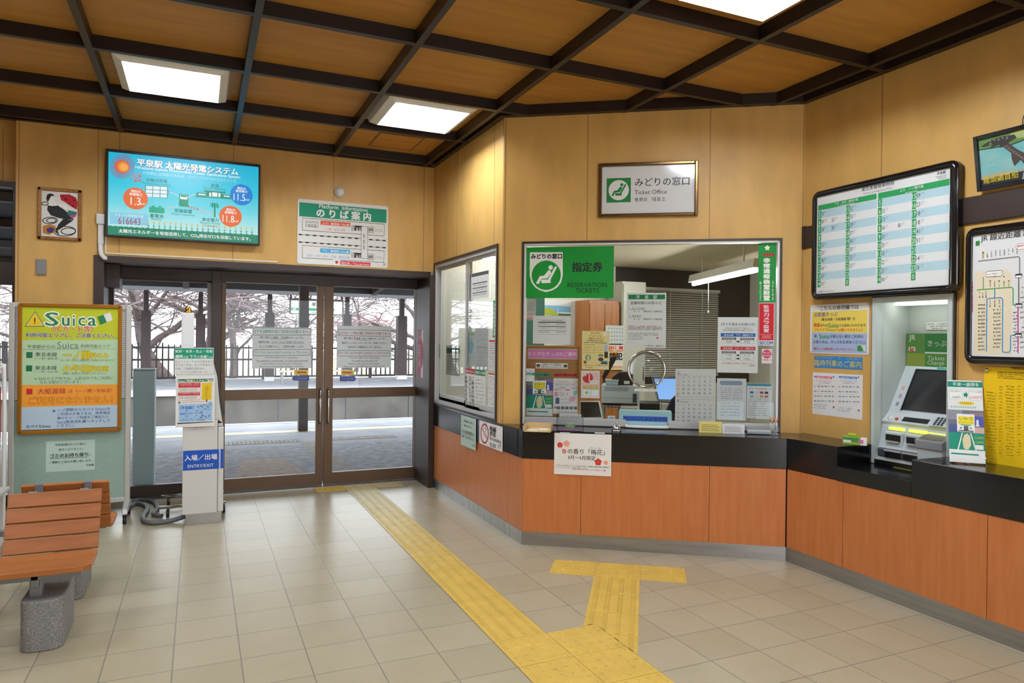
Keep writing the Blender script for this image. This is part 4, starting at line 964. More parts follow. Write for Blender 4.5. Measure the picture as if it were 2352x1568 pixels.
s.box(848, 774, 946, 798, 2, '6a6a6c', 1, .3, 'e4e4e0'); s.text('どこトレ', 872, 786, 940, 786, '6a6a6c'); s.poly([(1048, 786), (1060, 776), (1060, 796)], 'c8343a', 2); s.text('ＪＲ東日本　盛岡支社', 958, 844, 1100, 845, '4a4a4c')
s.build('notice', 'opening hours notice with a green heading, hung inside the middle of the ticket window', 'notice')
s = gsheet([(142, 626), (416, 622), (418, 838), (140, 822)], D1, 'e8e8e6')
s.box(172, 652, 382, 764, 2, 'b0b0b0', 1, .05, 'e8e8e6'); s.text('JR東日本お問い合わせ先電話番号', 200, 661, 356, 660, '6a6a6c')
for k in range(3): s.rect(178, 668+k*30, 376, 675+k*30, '3a3a3c', 3); s.micro(182, 682+k*30, 260, 682+k*30, '6a6a6c', 8); s.micro(306, 684+k*30, 374, 683+k*30, '5a5a5c', 9)
s.build('notice', 'white contact numbers sheet in the left of the ticket window, under the green panel', 'notice')
s = gsheet([(503, 738), (702, 734), (700, 1018), (500, 1018)], D1, 'efdf9a')
s.text('観光調査', 566, 750, 630, 750, 'c87a2a'); s.text('アンケートに', 556, 772, 648, 771, 'd05a2a', .02); s.text('ご協力ください', 544, 792, 658, 791, 'd05a2a', .02)
s.disc(672, 755, 20, 'f6eec8', 1); s.micro(536, 808, 664, 808, '4a4a3a', 8, fill=1); s.micro(514, 822, 684, 822, '4a4a3a', 9, fill=1)
for k in range(4): s.micro(512, 838+k*19, 600, 838+k*19, 'd08a30', 8); s.micro(608, 838+k*19, 654, 838+k*19, 'd08a30', 6)
s.disc(546, 932, 22, '9aa068', 1); s.disc(548, 925, 7, 'e8e8e0', 2); s.rect(542, 930, 554, 950, 'dfe4ea', 2); s.disc(640, 915, 20, '7a8a50', 1, sy=.5); s.disc(640, 922, 16, '8cc8d0', 2, sy=.35); s.disc(640, 943, 20, '7a3a2a', 1, sy=.7); s.rect(666, 886, 692, 932, '4a3a2a', 1); s.rect(640, 954, 690, 978, '5a90b8', 1); s.poly([(640, 970), (665, 962), (690, 970), (690, 978), (640, 978)], '3a5a4a', 2); s.rect(514, 955, 534, 975, '9a5a3a', 1); s.rect(664, 835, 690, 882, 'b8c4e0', 1)
s.text('ご協力よろしくお願いします', 508, 988, 694, 988, 'c85a2a', .01); s.micro(530, 1004, 580, 1004, '3a3a3a', 8, fill=1); s.rect(622, 996, 690, 1012, 'e8e4d4', 1)
s.build('poster', 'pale yellow survey poster with small photos in the ticket window', 'poster')
s = gsheet([(497, 1028), (634, 1026), (630, 1228), (492, 1230)], D1, 'e8dedc')
s.rect(506, 1040, 624, 1128, 'e6c4c0', 1); s.disc(545, 1080, 38, 'c83a34', 2); 
for (x, y) in ((520, 1052), (534, 1046), (514, 1066), (528, 1060), (548, 1046)): s.disc(x, y, 7, 'f0e0dc', 3, 8)
s.rect(553, 1052, 560, 1108, 'f0d8d0', 3); s.rect(560, 1098, 618, 1122, 'f0e8e4', 3, .5); s.micro(566, 1110, 612, 1110, 'c05a50', 8)
s.rect(506, 1132, 624, 1152, 'e0b48a', 1); s.rect(506, 1154, 624, 1162, 'b8c860', 1); s.box(508, 1166, 560, 1212, 1.5, 'c8c0bc', 1, 0, 'eef0ee'); s.box(568, 1166, 624, 1212, 1.5, 'c8c0bc', 1, 0, 'eef0ee'); s.poly([(520, 1190), (536, 1176), (550, 1188), (534, 1204)], '8ac0b0', 4)
s.build('flyer', 'small flyer with a big red circle, under the pale yellow survey poster', 'flyer')

# paper calendar, two pages, right of the speaking ring
s = gsheet([(228, 1012), (526, 1016), (520, 1424), (226, 1420)], D2, 'dadad8', off=GP-0.01)
s.num('3', 249, 1050, 20, '2a2a2c', .02); s.micro(262, 1057, 326, 1057, '6a6a6c', 8); s.line(238, 1066, 498, 1068, 1.2, '9a9a9a', 2); s.num('4', 246, 1252, 20, '4a4a8a', .02); s.micro(258, 1258, 322, 1258, '6a6a6c', 8); s.line(228, 1222, 522, 1223, 3, 'b4b4b4', 2); s.line(236, 1240, 508, 1242, 2, 'a0a0a0', 2)
def cal(first, n, y0, dy, prev):
    d = first
    for r in range(6):
        for c in range(7):
            day = r*7+c-first+1
            x = 249+c*39.3-(r*0.6); y = y0+dy*r
            t_ = str(day) if 1 <= day <= n else (str(prev+day) if day < 1 else None)
            if t_ is None: continue
            if r == 5: y = y0+dy*4+14
            col = 'aaaaaa' if day < 1 else ('b05058' if c == 0 else ('5a6aa0' if c == 6 else '4a4a4c'))
            s.num(t_, x, y, 13, col, .012)
cal(5, 31, 1079, 29, 29); cal(1, 30, 1281, 29, 31)
s.build('calendar', 'two month wall calendar sheet hung inside the window right of the speaking ring', 'calendar')

# speaking ring and its label strip
c_ = DIAG.hit(1485, 848); r_ = (DIAG.hit(1527, 848)[0]-DIAG.hit(1443, 848)[0])/2
RG = thing('speaking_ring', 'round chrome speaking ring in the middle of the ticket window glass', 'speaking ring', M=DIAG.M(c_[0], c_[1], -0.02))
pts = [(r_*math.cos(a*2*math.pi/48), r_*math.sin(a*2*math.pi/48), 0) for a in range(48)]
o = G().tube(pts, 0.0085, CHROME, 12, closed=True).build('rim'); o.parent = RG
o = G().lathe((0, 0, -0.003), [(0, 0), (r_-0.006, 0), (r_-0.006, 0.002), (0, 0.002)], ACRYL, 40).build('membrane'); o.parent = RG
s = Sheet(DIAG, [(1180, 692), (1573, 700), (1570, 738), (1178, 732)], 'e6e6e2', th=0.001, off=-0.024, zoom=E5); s.text('こちらに向かってお話しください', 1190, 712, 1562, 718, '6a6a6c', .01)
s.build('label_strip', 'narrow white label strip on the glass just under the chrome speaking ring', 'label')
# document holders lower right
for quad, lab, kind in (([(536, 1084), (750, 1084), (746, 1392), (530, 1390)], 'hazy white document sheet with a rounded grey heading, left of the card logo sheet', 0), ([(756, 1122), (940, 1120), (936, 1380), (752, 1376)], 'sheet of payment card logos low in the right of the ticket window', 1)):
    s = gsheet(quad, D2, 'd6dadc', off=GP-0.012)
    if kind == 0:
        s.rect(556, 1102, 722, 1134, '8a9ab0', 1, .45)
        for k in range(6): s.micro(560, 1156+k*15, 722, 1156+k*15, '9a9ea6', 9)
        s.rect(536, 1252, 728, 1388, 'e4ecf2', 1)
        for k in range(5): s.micro(560, 1266+k*22, 700, 1266+k*22, 'a0a8b4', 9)
    else:
        s.rect(756, 1124, 936, 1140, '2a8aa0', 1)
        for r in range(2):
            for c in range(4): s.rect(776+c*36, 1180+r*28, 802+c*36, 1196+r*28, ('2a6ab0', 'c8c8c8', 'b83a3a', '3a3a3a', '7ab0a0', 'd0d0d0', 'b8a04a', 'd06a8a')[r*4+c], 1)
        for k in range(8): s.micro(764, 1236+k*17, 900, 1236+k*17, '8a8a8c', 8)
        s.rect(822, 1260, 950, 1384, 'e6ecf0', 2)
        s.micro(764, 1160, 930, 1160, 'c05a5a', 9)
    s.build('document_sheet', lab, 'document')

# hanging poster on the counter front
s = Sheet(DFRONT, [(342, 123), (827, 140), (820, 491), (341, 472)], 'e4e3de', th=0.0015, off=0.002, zoom=D3)
def ume(x, y, r, col, col2):
    for k in range(5): a = math.radians(-90+72*k); s.disc(x+r*.55*math.cos(a), y+r*.55*math.sin(a), r*.5, col, 1+(k % 2), 14)
    s.disc(x, y, r*.5, col, 3, 12); s.disc(x, y, r*.16, col2, 4, 8)
ume(390, 227, 24, 'cc3a30', 'e89a60'); ume(446, 216, 28, 'e8a890', 'e07a60'); ume(713, 371, 29, 'cc3a30', 'e89a60'); ume(777, 376, 19, 'eaa68a', 'e07a60')
s.text('春', 406, 279, 446, 280, 'd0443a', .008); s.text('の香り「梅花」', 456, 280, 768, 290, KK, .005); s.text('ば　い　か', 652, 251, 734, 254, KK); s.text('3月〜5月限定', 458, 333, 690, 337, KK, .006)
s.text('【平泉のかおり発信プロジェクト】梅花のお香は、日本最古の薫物指南書「薫集類抄」', 358, 400, 806, 413, '3a3a3a', .004); s.text('（くんしゅうるいしょう）を参考に調合しています', 358, 416, 624, 423, '3a3a3a', .004); s.text('【平泉のかおり発信プロジェクト】の詳細はこちら➡', 498, 434, 774, 440, 'c84a4a', .004)
for x0 in (400, 695): s.rect(x0-10, 118, x0+75, 132, 'c8ccd0', 2)
s.build('poster', 'white plum blossom incense poster hung on the black counter front', 'poster')

# ---------------- notices under and on the side window
s = Sheet(WALLA, [(233, 1200), (331, 1225), (326, 1432), (224, 1398)], 'b9d0c6', th=0.001, off=0.014, zoom=Z8)
s.text('平泉駅構内のゴミ箱は、', 250, 1238, 312, 1252, KK); s.text('撤去となりました。', 252, 1268, 306, 1280, KK); s.text('ゴミのお持ち帰りに', 236, 1304, 316, 1324, KK, .015); s.line(236, 1322, 312, 1342, 1.5, KK, 3); s.text('ご理解とご協力お願い致します。', 232, 1335, 318, 1362, KK); s.text('平泉駅', 302, 1395, 322, 1402, KK)
s.build('notice', 'pale green paper about taking rubbish home, hanging under the side window', 'notice')
s = Sheet(WALLA, [(352, 1235), (505, 1278), (503, 1446), (349, 1385)], 'e8e6e4', th=0.004, off=0.012, zoom=Z8)
pts = [(386+27*math.cos(a*math.pi/20), 1322+68*math.sin(a*math.pi/20)) for a in range(40)]
s.poly(pts, 'b0283a', 1); s.poly([(386+(x-386)*.8, 1322+(y-1322)*.82) for x, y in pts], 'e8e6e4', 2); s.rect(372, 1330, 402, 1342, KK, 3); s.path([(392, 1310), (398, 1295), (388, 1285), (396, 1268)], 4, KK, 3); s.line(368, 1282, 404, 1360, 8, 'b0283a', 4)
s.text('禁煙', 420, 1300, 462, 1314, KK, .02, h=66); s.text('No Smoking', 420, 1352, 496, 1382, KK, 0, h=36); s.text('禁止吸烟', 420, 1392, 460, 1408, KK, 0, h=30); s.text('금연', 474, 1404, 494, 1414, KK, 0, h=30)
s.build('no_smoking_sign', 'white no smoking sign on the black band below the side window', 'sign')
AP = -0.028
def wsheet(quad, base, off=AP): return Sheet(WALLA, quad, base, th=0.001, off=off-0.004, zoom=Z8)
s = wsheet([(257, 886), (391, 902), (389, 1173), (253, 1140)], 'e6e6e2', -0.010)
s.poly([(257, 886), (320, 893), (319, 928), (257, 920)], 'b83044', 1); s.poly([(322, 894), (391, 902), (390, 940), (321, 930)], '2a7a4a', 1); s.text('ご乗車のお客さまへ', 260, 904, 317, 912, 'f0e8e8', .02, h=20); s.text('主要駅までの時間', 324, 914, 388, 920, 'f0f0e8', .02, h=20)
s.vtext('ご乗車の時間が', 300, 940, 318, 1150, KK, .01); s.vtext('迫りましたらホームで', 282, 938, 298, 1146, KK, .01); s.vtext('お待ちください', 256, 932, 272, 1140, KK, .02)
for k in range(7): s.micro(326, 962+k*24, 384, 970+k*24, '4a4a4a', 11)
s.build('notice', 'white notice with red and green headings, low on the right pane of the side window', 'notice')
s = wsheet([(416, 696), (468, 698), (466, 905), (412, 900)], 'e6e4e2', -0.010); s.rect(417, 698, 467, 712, 'c83a3a', 1)
for k in range(12): s.micro(420, 722+k*15, 462, 724+k*15, '7a5a5a', 9)
s.build('notice', 'upper of two printed slips with red headings, right end of the side window', 'notice')
s = wsheet([(412, 915), (466, 920), (464, 1155), (408, 1140)], 'e6e4e2', -0.010); s.rect(413, 918, 465, 932, 'c83a3a', 1)
for k in range(13): s.micro(416, 945+k*15, 460, 948+k*15, '7a6a6a', 9)
s.build('notice', 'lower of two printed slips with red headings, right end of the side window', 'notice')
s = wsheet([(443, 436), (468, 434), (467, 684), (441, 682)], '1f9a4a', -0.010); s.vtext('非常通報装置設置', 447, 450, 463, 670, 'e8f0e8', .03)
s.build('window_sticker', 'narrow green alarm sticker at the right end of the side window', 'sticker')
s = wsheet([(297, 246), (413, 244), (417, 424), (297, 422)], 'f2f2f0', -0.012); s.rect(299, 248, 411, 268, '5a5a5c', 1)
for k in range(3): s.rect(306, 312+k*32, 404, 319+k*32, '6a6a6c', 1); s.micro(310, 330+k*32, 400, 330+k*32, '9a9a9a', 9)
s.build('document_sheet', 'grey table sheet with dark bars, high on the right pane of the side window', 'document')
s = wsheet([(264, 645), (322, 642), (320, 868), (262, 866)], 'c8dcd0', -0.04); s.poly([(290, 685), (318, 735), (290, 800), (268, 740)], '6ab8c8', 1); s.rect(266, 648, 320, 668, 'a8d0b8', 1)
s.build('flyer', 'pale green flyer with a blue diamond shape in the side window', 'flyer')
s = wsheet([(324, 556), (412, 556), (410, 905), (322, 895)], 'dcdee0', -0.042)
for k in range(4): s.rect(334, 740+k*36, 402, 748+k*36, '8a8c90', 1); s.micro(334, 760+k*36, 402, 760+k*36, '9a9a9c', 9)
s.build('document_sheet', 'plain white sheet with grey bars behind the middle of the side window', 'document')
s = wsheet([(130, 735), (222, 737), (220, 938), (128, 932)], 'd0d4d0', -0.07); s.rect(131, 752, 221, 790, '2a6a4a', 1)
for k in range(6): s.micro(136, 806+k*18, 214, 808+k*18, '9a7a7a', 9)
s.build('notice', 'white notice with a dark green heading on the left pane of the side window', 'notice')

# ---------------- notices on the doors
DPAP = backlit_paper('door_notice_paper', 'f4f3ee')
s = Sheet(DOORP, [(346, 650), (940, 668), (936, 1074), (342, 1066)], DPAP, th=0.001, off=0.0165, zoom=E2)
s.path([(355, 659), (927, 674), (926, 741), (355, 732), (355, 659)], 4, '2a2a2a', 2); s.text('[下り]盛岡方面ご利用のお客さまへ', 372, 697, 908, 708, '3a9a7a', .015)
s.text('乗り場は１番線、手前側のホームです。', 424, 758, 862, 766, '2a2a2a', .01); s.line(526, 776, 696, 779, 3, '8aa09a', 3); s.text('盛岡方面、ICカードはご利用できません。', 410, 805, 870, 811, '2a2a2a', .01); s.line(534, 820, 858, 826, 2, '6a6a6a', 3); s.text('きっぷを購入の上、ご乗車お願いします。', 418, 848, 868, 854, '2a2a2a', .01)
s.path([(356, 878), (927, 884), (926, 943), (356, 938), (356, 878)], 4, '3a3a3a', 2); s.text('For the passengers going to Morioka', 370, 908, 906, 913, '6ab09a', .0)
s.text('The trains depart from Track No.1.', 474, 960, 804, 963, '4a4a4a'); s.line(700, 972, 800, 973, 2, '6a6a6a', 3); s.text('The platform is on this side.  IC cards cannot be used', 384, 993, 900, 997, '4a4a4a'); s.line(384, 1002, 900, 1006, 2, '7a7a7a', 3); s.text('of each station in the direction of Morioka.', 436, 1021, 846, 1024, '4a4a4a'); s.text('Please buy a ticket before getting on the train.', 418, 1050, 862, 1053, '4a4a4a')
s.build('notice', 'white notice with green headings taped to the left sliding door', 'notice')
s = Sheet(DOORP, [(173, 728), (826, 724), (832, 1226), (178, 1222)], DPAP, th=0.001, off=0.0165, zoom=E3)
s.path([(188, 769), (818, 772), (817, 844), (188, 842), (188, 769)], 4, '3a3a3a', 2); s.text('[上り]一ノ関方面ご利用のお客さまへ', 196, 811, 810, 814, 'b8524a', .01)
s.text('乗り場は', 256, 872, 362, 872, '2a2a2a', .01); s.text('2', 370, 868, 390, 868, 'c8504a', .02); s.text('番線、向こう側のホームです。', 396, 872, 756, 876, '2a2a2a', .01); s.line(368, 893, 575, 896, 3, '8a8a8a', 3); s.text('階段もしくはエレベーターをご利用ください。', 232, 927, 778, 928, '2a2a2a', .01); s.text('待合室に冷暖房はございません。', 302, 975, 714, 976, '2a2a2a', .01)
s.path([(189, 1017), (818, 1019), (817, 1084), (189, 1083), (189, 1017)], 4, '3a3a3a', 2); s.text('For the passengers going to Ichinoseki', 202, 1048, 806, 1047, 'b8685e', 0)
s.text('The trains depart from Track No.2.', 322, 1105, 690, 1104, '4a4a4a'); s.line(568, 1117, 690, 1116, 2, '6a6a6a', 3); s.text('The platform is the other side.', 350, 1142, 664, 1142, '4a4a4a'); s.line(350, 1153, 660, 1153, 2, '7a7a7a', 3); s.text('Please use the stairs or the elevator.', 316, 1176, 696, 1175, '4a4a4a'); s.text('There is no air conditioning in the waiting room.', 256, 1210, 756, 1208, '4a4a4a')
s.build('notice', 'white notice with red headings taped to the right sliding door', 'notice')
for zoom, qy, qb, lab, d in ((E2, [(764, 1086), (905, 1083), (906, 1133), (764, 1136)], [(742, 1150), (914, 1148), (915, 1192), (742, 1196)], 'left', -1), (E3, [(226, 1254), (384, 1252), (384, 1312), (226, 1314)], [(212, 1326), (408, 1326), (408, 1386), (212, 1388)], 'right', 1)):
    s = Sheet(DOORP, qy, 'e8c62a', th=0.001, off=0.0165, zoom=zoom, round_=0.006); (x0, y0), (x1, y1) = qy[0], qy[2]; ym = (y0+y1)/2; w_ = x1-x0; h_ = y1-y0
    if d < 0: s.rect(x0+.35*w_, ym-.14*h_, x1-.12*w_, ym+.14*h_, 'c02a1e', 1); s.poly([(x0+.12*w_, ym), (x0+.37*w_, ym-.28*h_), (x0+.37*w_, ym+.28*h_)], 'c02a1e', 1)
    else: s.rect(x0+.12*w_, ym-.14*h_, x1-.35*w_, ym+.14*h_, 'c02a1e', 1); s.poly([(x1-.12*w_, ym), (x1-.37*w_, ym-.28*h_), (x1-.37*w_, ym+.28*h_)], 'c02a1e', 1)
    s.build('arrow_sticker', 'yellow sticker with a red arrow on the %s sliding door' % lab, 'sticker')
    s = Sheet(DOORP, qb, 'e8e8e8', th=0.001, off=0.0165, zoom=zoom, board=False); (x0, y0), (x1, y1) = qb[0], qb[2]; ym = (y0+y1)/2
    P_ = [(x0, ym), (x0+.1*(x1-x0), y0), (x1, y0), (x1, y1), (x0+.1*(x1-x0), y1)] if d < 0 else [(x1, ym), (x1-.1*(x1-x0), y0), (x0, y0), (x0, y1), (x1-.1*(x1-x0), y1)]
    q_ = [s.p(*a) for a in P_]; ar = sum(q_[i-1][0]*q_[i][1]-q_[i][0]*q_[i-1][1] for i in range(5)); q_ = q_ if ar > 0 else q_[::-1]
    s.g.prism(q_, 0, 0.001, pm('233a94')); s.text('こちらへお引きください' if d < 0 else 'こちらへお引きください', x0+.14*(x1-x0), ym, x1-.1*(x1-x0), ym, 'dfe4f0', .01)
    s.build('arrow_sticker', 'blue arrow shaped sticker on the %s sliding door' % lab, 'sticker')
# vertical emergency exit sticker on the right jamb
JP = Plane((1.995, 0, 0), (0, -1, 0), (-1, 0, 0))
s = Sheet(JP, [(1150, 772), (1212, 766), (1210, 1345), (1148, 1340)], 'e4dcdc', th=0.0008, off=0.0005, zoom=E3)
s.rect(1150, 770, 1186, 1342, 'b04660', 1); s.disc(1186, 1055, 26, 'b04660', 2, sy=2.0); s.vtext('非常口 緊急時やぶる口', 1156, 790, 1182, 1220, 'e8dce0', .01)
s.build('exit_sticker', 'narrow pink and white vertical sticker on the right door jamb', 'sticker')
# ============================================================ things in the hall
def ptz(u, v, z): p = floor_at(u, v, z); return float(p[0]), float(p[1])
DIAGM = Matrix(((DU[0], -DN[0], 0, 0), (DU[1], -DN[1], 0, 0), (0, 0, 1, 0), (0, 0, 0, 1)))
def at_counter(u, v, z=0.872): x, y = ptz(u, v, z); return Matrix.Translation((x, y, z)) @ DIAGM

# ---------------- tactile paving
TAC = mat('yellow_tactile_tile', (216, 180, 84), 0.5, noise=0.06, nscale=9, spec=0.3)
TACL = mat('yellow_tactile_rib', (208, 172, 78), 0.5, noise=0.08, nscale=9, spec=0.3)
TACW = mat('worn_tactile_tile', (214, 200, 156), 0.45, noise=0.1, nscale=12, spec=0.35)
TACM = mat('half_worn_tactile_tile', (222, 194, 110), 0.48, noise=0.08, nscale=12, spec=0.3)
TACD = mat('worn_tactile_dot', (196, 158, 74), 0.5)
def tact(g, T, i, j, kind, m=TAC, md=TACL, w=0.3):
    e = 0.0018; z = 0.0022
    g.box((i*w+e, j*w+e, -0.01), ((i+1)*w-e, (j+1)*w-e, z), m, T=T)
    if kind == 'dots':
        for a in range(5):
            for b in range(5):
                c = T @ Vector((i*w+w*(a+.5)/5, j*w+w*(b+.5)/5, z))
                g.lathe(c, [(0.0115, 0), (0.0075, 0.0042), (0, 0.0044)], md, 10)
    else:
        for a in range(4):
            x = i*w+w*(a+.5)/4
            vs = [(x-0.0145, j*w+0.008, z), (x+0.0145, j*w+0.008, z), (x+0.0145, (j+1)*w-0.008, z), (x-0.0145, (j+1)*w-0.008, z), (x-0.009, j*w+0.013, z+.0045), (x+0.009, j*w+0.013, z+.0045), (x+0.009, (j+1)*w-0.013, z+.0045), (x-0.009, (j+1)*w-0.013, z+.0045)]
            g.add([T @ Vector(p) for p in vs], [(4, 5, 6, 7), (0, 1, 5, 4), (1, 2, 6, 5), (2, 3, 7, 6), (3, 0, 4, 7)], md)
TS = thing('tactile_paving', 'long yellow tactile strip running across the floor to the platform doors', 'tactile paving', (1.35, 0, 0))
I4 = Matrix.Identity(4)
for j in range(-12, 6):
    kind = 'dots' if j in (-8, -9, -10) else 'ribs'; wt = min(1.0, max(0.0, (j+4)/8))     # worn paler towards the doors
    mixc = lambda A, B: tuple(a_+(b_-a_)*wt for a_, b_ in zip(A, B))
    mt = TAC if wt == 0 else mat('worn_tile_%d' % j, mixc((216, 180, 84), (214, 202, 160)), 0.47, noise=0.08, nscale=12, spec=0.3)
    mr_ = TACL if wt == 0 else mat('worn_rib_%d' % j, mixc((208, 172, 78), (206, 188, 130)), 0.47, noise=0.08, nscale=12, spec=0.3)
    g = G(); tact(g, I4, 4, j, kind, mt, mr_); adopt(g.build('tactile_tile'), TS)
for j in (-8, -9, -10):
    g = G(); tact(g, I4, 5, j, 'dots'); adopt(g.build('tactile_tile'), TS)
TD = thing('tactile_paving', 'short worn row of dotted tactile tiles just inside the platform doors', 'tactile paving', (1.35, 1.9, 0))
for i in (3, 4, 5):
    g = G(); tact(g, I4, i, 6, 'dots', TACW if i > 3 else TAC, TACD); adopt(g.build('tactile_tile'), TD)
TB = thing('tactile_paving', 'yellow tactile branch ending in a dotted crossbar before the ticket window', 'tactile paving', (2.12, -1.0, 0))
TM = Matrix.Translation((2.1220, -1.0051, 0)) @ Matrix.Rotation(-0.609, 4, 'Z')
for i, j, k in ((0, -1, 'dots'), (1, -1, 'dots'), (2, -1, 'dots'), (1, -2, 'ribs'), (1, -3, 'ribs')):
    g = G(); tact(g, TM, i, j, k); adopt(g.build('tactile_tile'), TB)
# the blocks that meet the main strip are cut along its corner
def clip(P, ax, val, s):
    out = []
    for i in range(len(P)):
        a, b = P[i-1], P[i]; da, db = s*(a[ax]-val), s*(b[ax]-val)
        if (da >= 0) != (db >= 0):
            t = da/(da-db); out.append((a[0]+(b[0]-a[0])*t, a[1]+(b[1]-a[1])*t))
        if db >= 0: out.append(b)
    return out
def quad_on(x0, y0, x1, y1): return [tuple((TM @ Vector((x, y, 0)))[:2]) for x, y in ((x0, y0), (x1, y0), (x1, y1), (x0, y1))]
for j in (-4, -5):
    g = G()
    for (x0, x1, dy, z0, z1, m_) in [(0.302, 0.598, 0.002, -0.01, 0.0022, TAC)]+[(0.3+0.3*(a+.5)/4-0.012, 0.3+0.3*(a+.5)/4+0.012, 0.01, 0.0, 0.0062, TACL) for a in range(4)]:
        Q = quad_on(x0, j*0.3+dy, x1, (j+1)*0.3-dy)
        for piece in (clip(Q, 1, -2.098, 1), clip(clip(Q, 1, -2.098, -1), 0, 1.802, 1)):
            if len(piece) > 2: g.prism(piece, z0, z1, m_)
    adopt(g.build('tactile_tile'), TB)

# ---------------- slatted seats on stone feet
SLAT = mat('varnished_orange_wood', (166, 101, 49), 0.4, col2=(146, 86, 39), nscale=6, stretch=(0.6, 9, 9), spec=0.4)
STONE = mat('grey_granite', (150, 150, 148), 0.75, col2=(92, 92, 94), nscale=140, bump=0.15)
STL = mat('galvanised_bracket', (132, 136, 140), 0.45, metal=0.5)
def make_seat(label, M, beam=0.6):
    r = thing('bench_seat', label, 'bench', M=M)
    w = 0.435                               # local: x across, y forward (sitter looks to -y), base at the stone centre
    n = 4
    B0 = Vector((0, 0.155, 0.405)); B1 = Vector((0, 0.30, 0.702)); d = (B1-B0); L = d.length; d.normalize(); nrm = Vector((0, -d.z, d.y))
    for k in range(n):
        c = B0+d*(L*(k+.5)/n); hl = L/n/2-0.003
        T = Matrix(((1, 0, 0, 0), (0, d.y, nrm.y, c.y), (0, d.z, nrm.z, c.z), (0, 0, 0, 1)))
        o = G().box((-w/2, -hl, -0.012), (w/2, hl, 0.012), SLAT).build('backrest_slat', bevel=0.004, M=T); o.parent = r
    for k, (y0, y1, z0, z1) in enumerate(((0.13, 0.055, 0.398, 0.388), (0.05, -0.055, 0.388, 0.384), (-0.06, -0.175, 0.384, 0.394))):
        c = Vector((0, (y0+y1)/2, (z0+z1)/2)); dd = Vector((0, y1-y0, z1-z0)); hl = dd.length/2; dd.normalize()
        T = Matrix(((1, 0, 0, 0), (0, -dd.y, dd.z, c.y), (0, -dd.z, -dd.y, c.z), (0, 0, 0, 1)))
        if k == 2:
            g = G().prism([(-w/2, hl), (w/2, hl), (w/2, hl-0.05), (w/2-0.03, -hl), (-w/2, -hl)][::-1], -0.014, 0.014, SLAT)
        else: g = G().box((-w/2, -hl, -0.014), (w/2, hl, 0.014), SLAT)
        o = g.build('seat_slat', bevel=0.004, M=T); o.parent = r
    g = G().box((-w/2-beam if beam > 0 else -w/2+0.05, -0.09, 0.335), (w/2-0.05 if beam > 0 else w/2-beam, -0.045, 0.37), STL); o = g.build('seat_rail', bevel=0.004); o.parent = r
    for x in (-0.11, 0.13):
        g = G().box((x-0.02, B1.y-0.012, B1.z-0.09), (x+0.02, B1.y+0.016, B1.z+0.004), STL); o = g.build('back_bracket', bevel=0.004); o.parent = r
    g = G().box((-0.05, -0.09, 0.30), (-0.01, 0.16, 0.372), STL).box((-0.055, -0.07, 0.245), (0.0, -0.015, 0.34), STL); o = g.build('post', bevel=0.006); o.parent = r
    g = G().prism(rrect(-0.085, -0.15, 0.10, 0.265, 0.06, 8), 0, 0.25, STONE, smooth=False); o = g.build('stone_foot', bevel=0.008, seg=3); o.parent = r
    return r
make_seat('orange slatted bench seat nearest the viewer, facing into the hall', Matrix.Translation((-0.905, -1.19, 0)))
make_seat('orange slatted bench seat turned away, back to back with the near one', Matrix.Translation((-0.895, -0.355, 0)) @ Matrix.Rotation(math.pi, 4, 'Z'), -0.6)

# ---------------- rolling notice board with the gold poster
NB = thing('notice_board', 'rolling grey green felt notice board on casters in front of the left pillar', 'notice board', (-1.155, 1.35, 0))
FELT = mat('grey_green_felt', (156, 184, 173), 0.85, noise=0.05, nscale=60)
BP_ = yplane(1.35)
ALB = mat('pale_aluminium', (196, 196, 190), 0.4, metal=0.3)
for x in (-1.585, -0.765): adopt(G().box((x, 1.325, 0.13), (x+0.042, 1.375, 1.815), ALB).build('upright', bevel=0.008), NB)
for z in (0.15, 1.775): adopt(G().box((-1.545, 1.33, z), (-0.763, 1.37, z+0.04), ALB).build('crossbar', bevel=0.004), NB)
adopt(G().box((-1.545, 1.34, 0.188), (-0.763, 1.362, 1.02), FELT).build('felt_panel'), NB)
g = G(); VB = mat('white_slat', (226, 228, 230), 0.5)
for k in range(42): z = 1.03+k*0.0178; g.box((-1.545, 1.342, z), (-0.763, 1.36, z+0.0135), VB)
g.box((-1.545, 1.35, 1.02), (-0.763, 1.358, 1.776), GREY); adopt(g.build('slatted_panel'), NB)
for x in (-1.565, -0.745):
    adopt(G().prism([(1.13, 0.085), (1.57, 0.085), (1.55, 0.125), (1.37, 0.165), (1.33, 0.165), (1.15, 0.125)], x-0.02, x+0.02, ALB, T=Matrix(((0, 0, 1, 0), (1, 0, 0, 0), (0, 1, 0, 0), (0, 0, 0, 1)))).build('foot', bevel=0.005), NB)
    for y in (1.17, 1.53):
        cst = adopt(G().tube([(x-0.014, y, 0.034), (x+0.014, y, 0.034)], 0.034, BLACK, 18).box((x-0.018, y-0.012, 0.06), (x+0.018, y+0.012, 0.09), DGREY).build('caster'), NB)
QG = [(102, 94), (752, 110), (762, 890), (118, 912)]
PO = thing('framed_poster', 'gold framed yellow, orange and blue travel card area poster fixed to the notice board', 'poster', (-1.16, 1.32, 0.75))
BRONZEGOLD = mat('gold_anodised_frame', (176, 118, 30), 0.28, metal=0.55)
b = Sheet(BP_, QG, BRONZEGOLD, th=0.006, off=0.028, zoom=Z2, board=False); t = 0.028
b.g.prism(rrect(0, 0, b.w, b.h, 0.02), 0, 0.006, mat('poster_backing', (90, 70, 40), 0.6))
for A, B in (((0, 0.012), (t, b.h-0.012)), ((b.w-t, 0.012), (b.w, b.h-0.012)), ((0.012, 0), (b.w-0.012, t)), ((0.012, b.h-t), (b.w-0.012, b.h))): b.g.box((*A, 0), (*B, 0.022), BRONZEGOLD)
b.build('frame', parent=PO, bevel=0.007, )
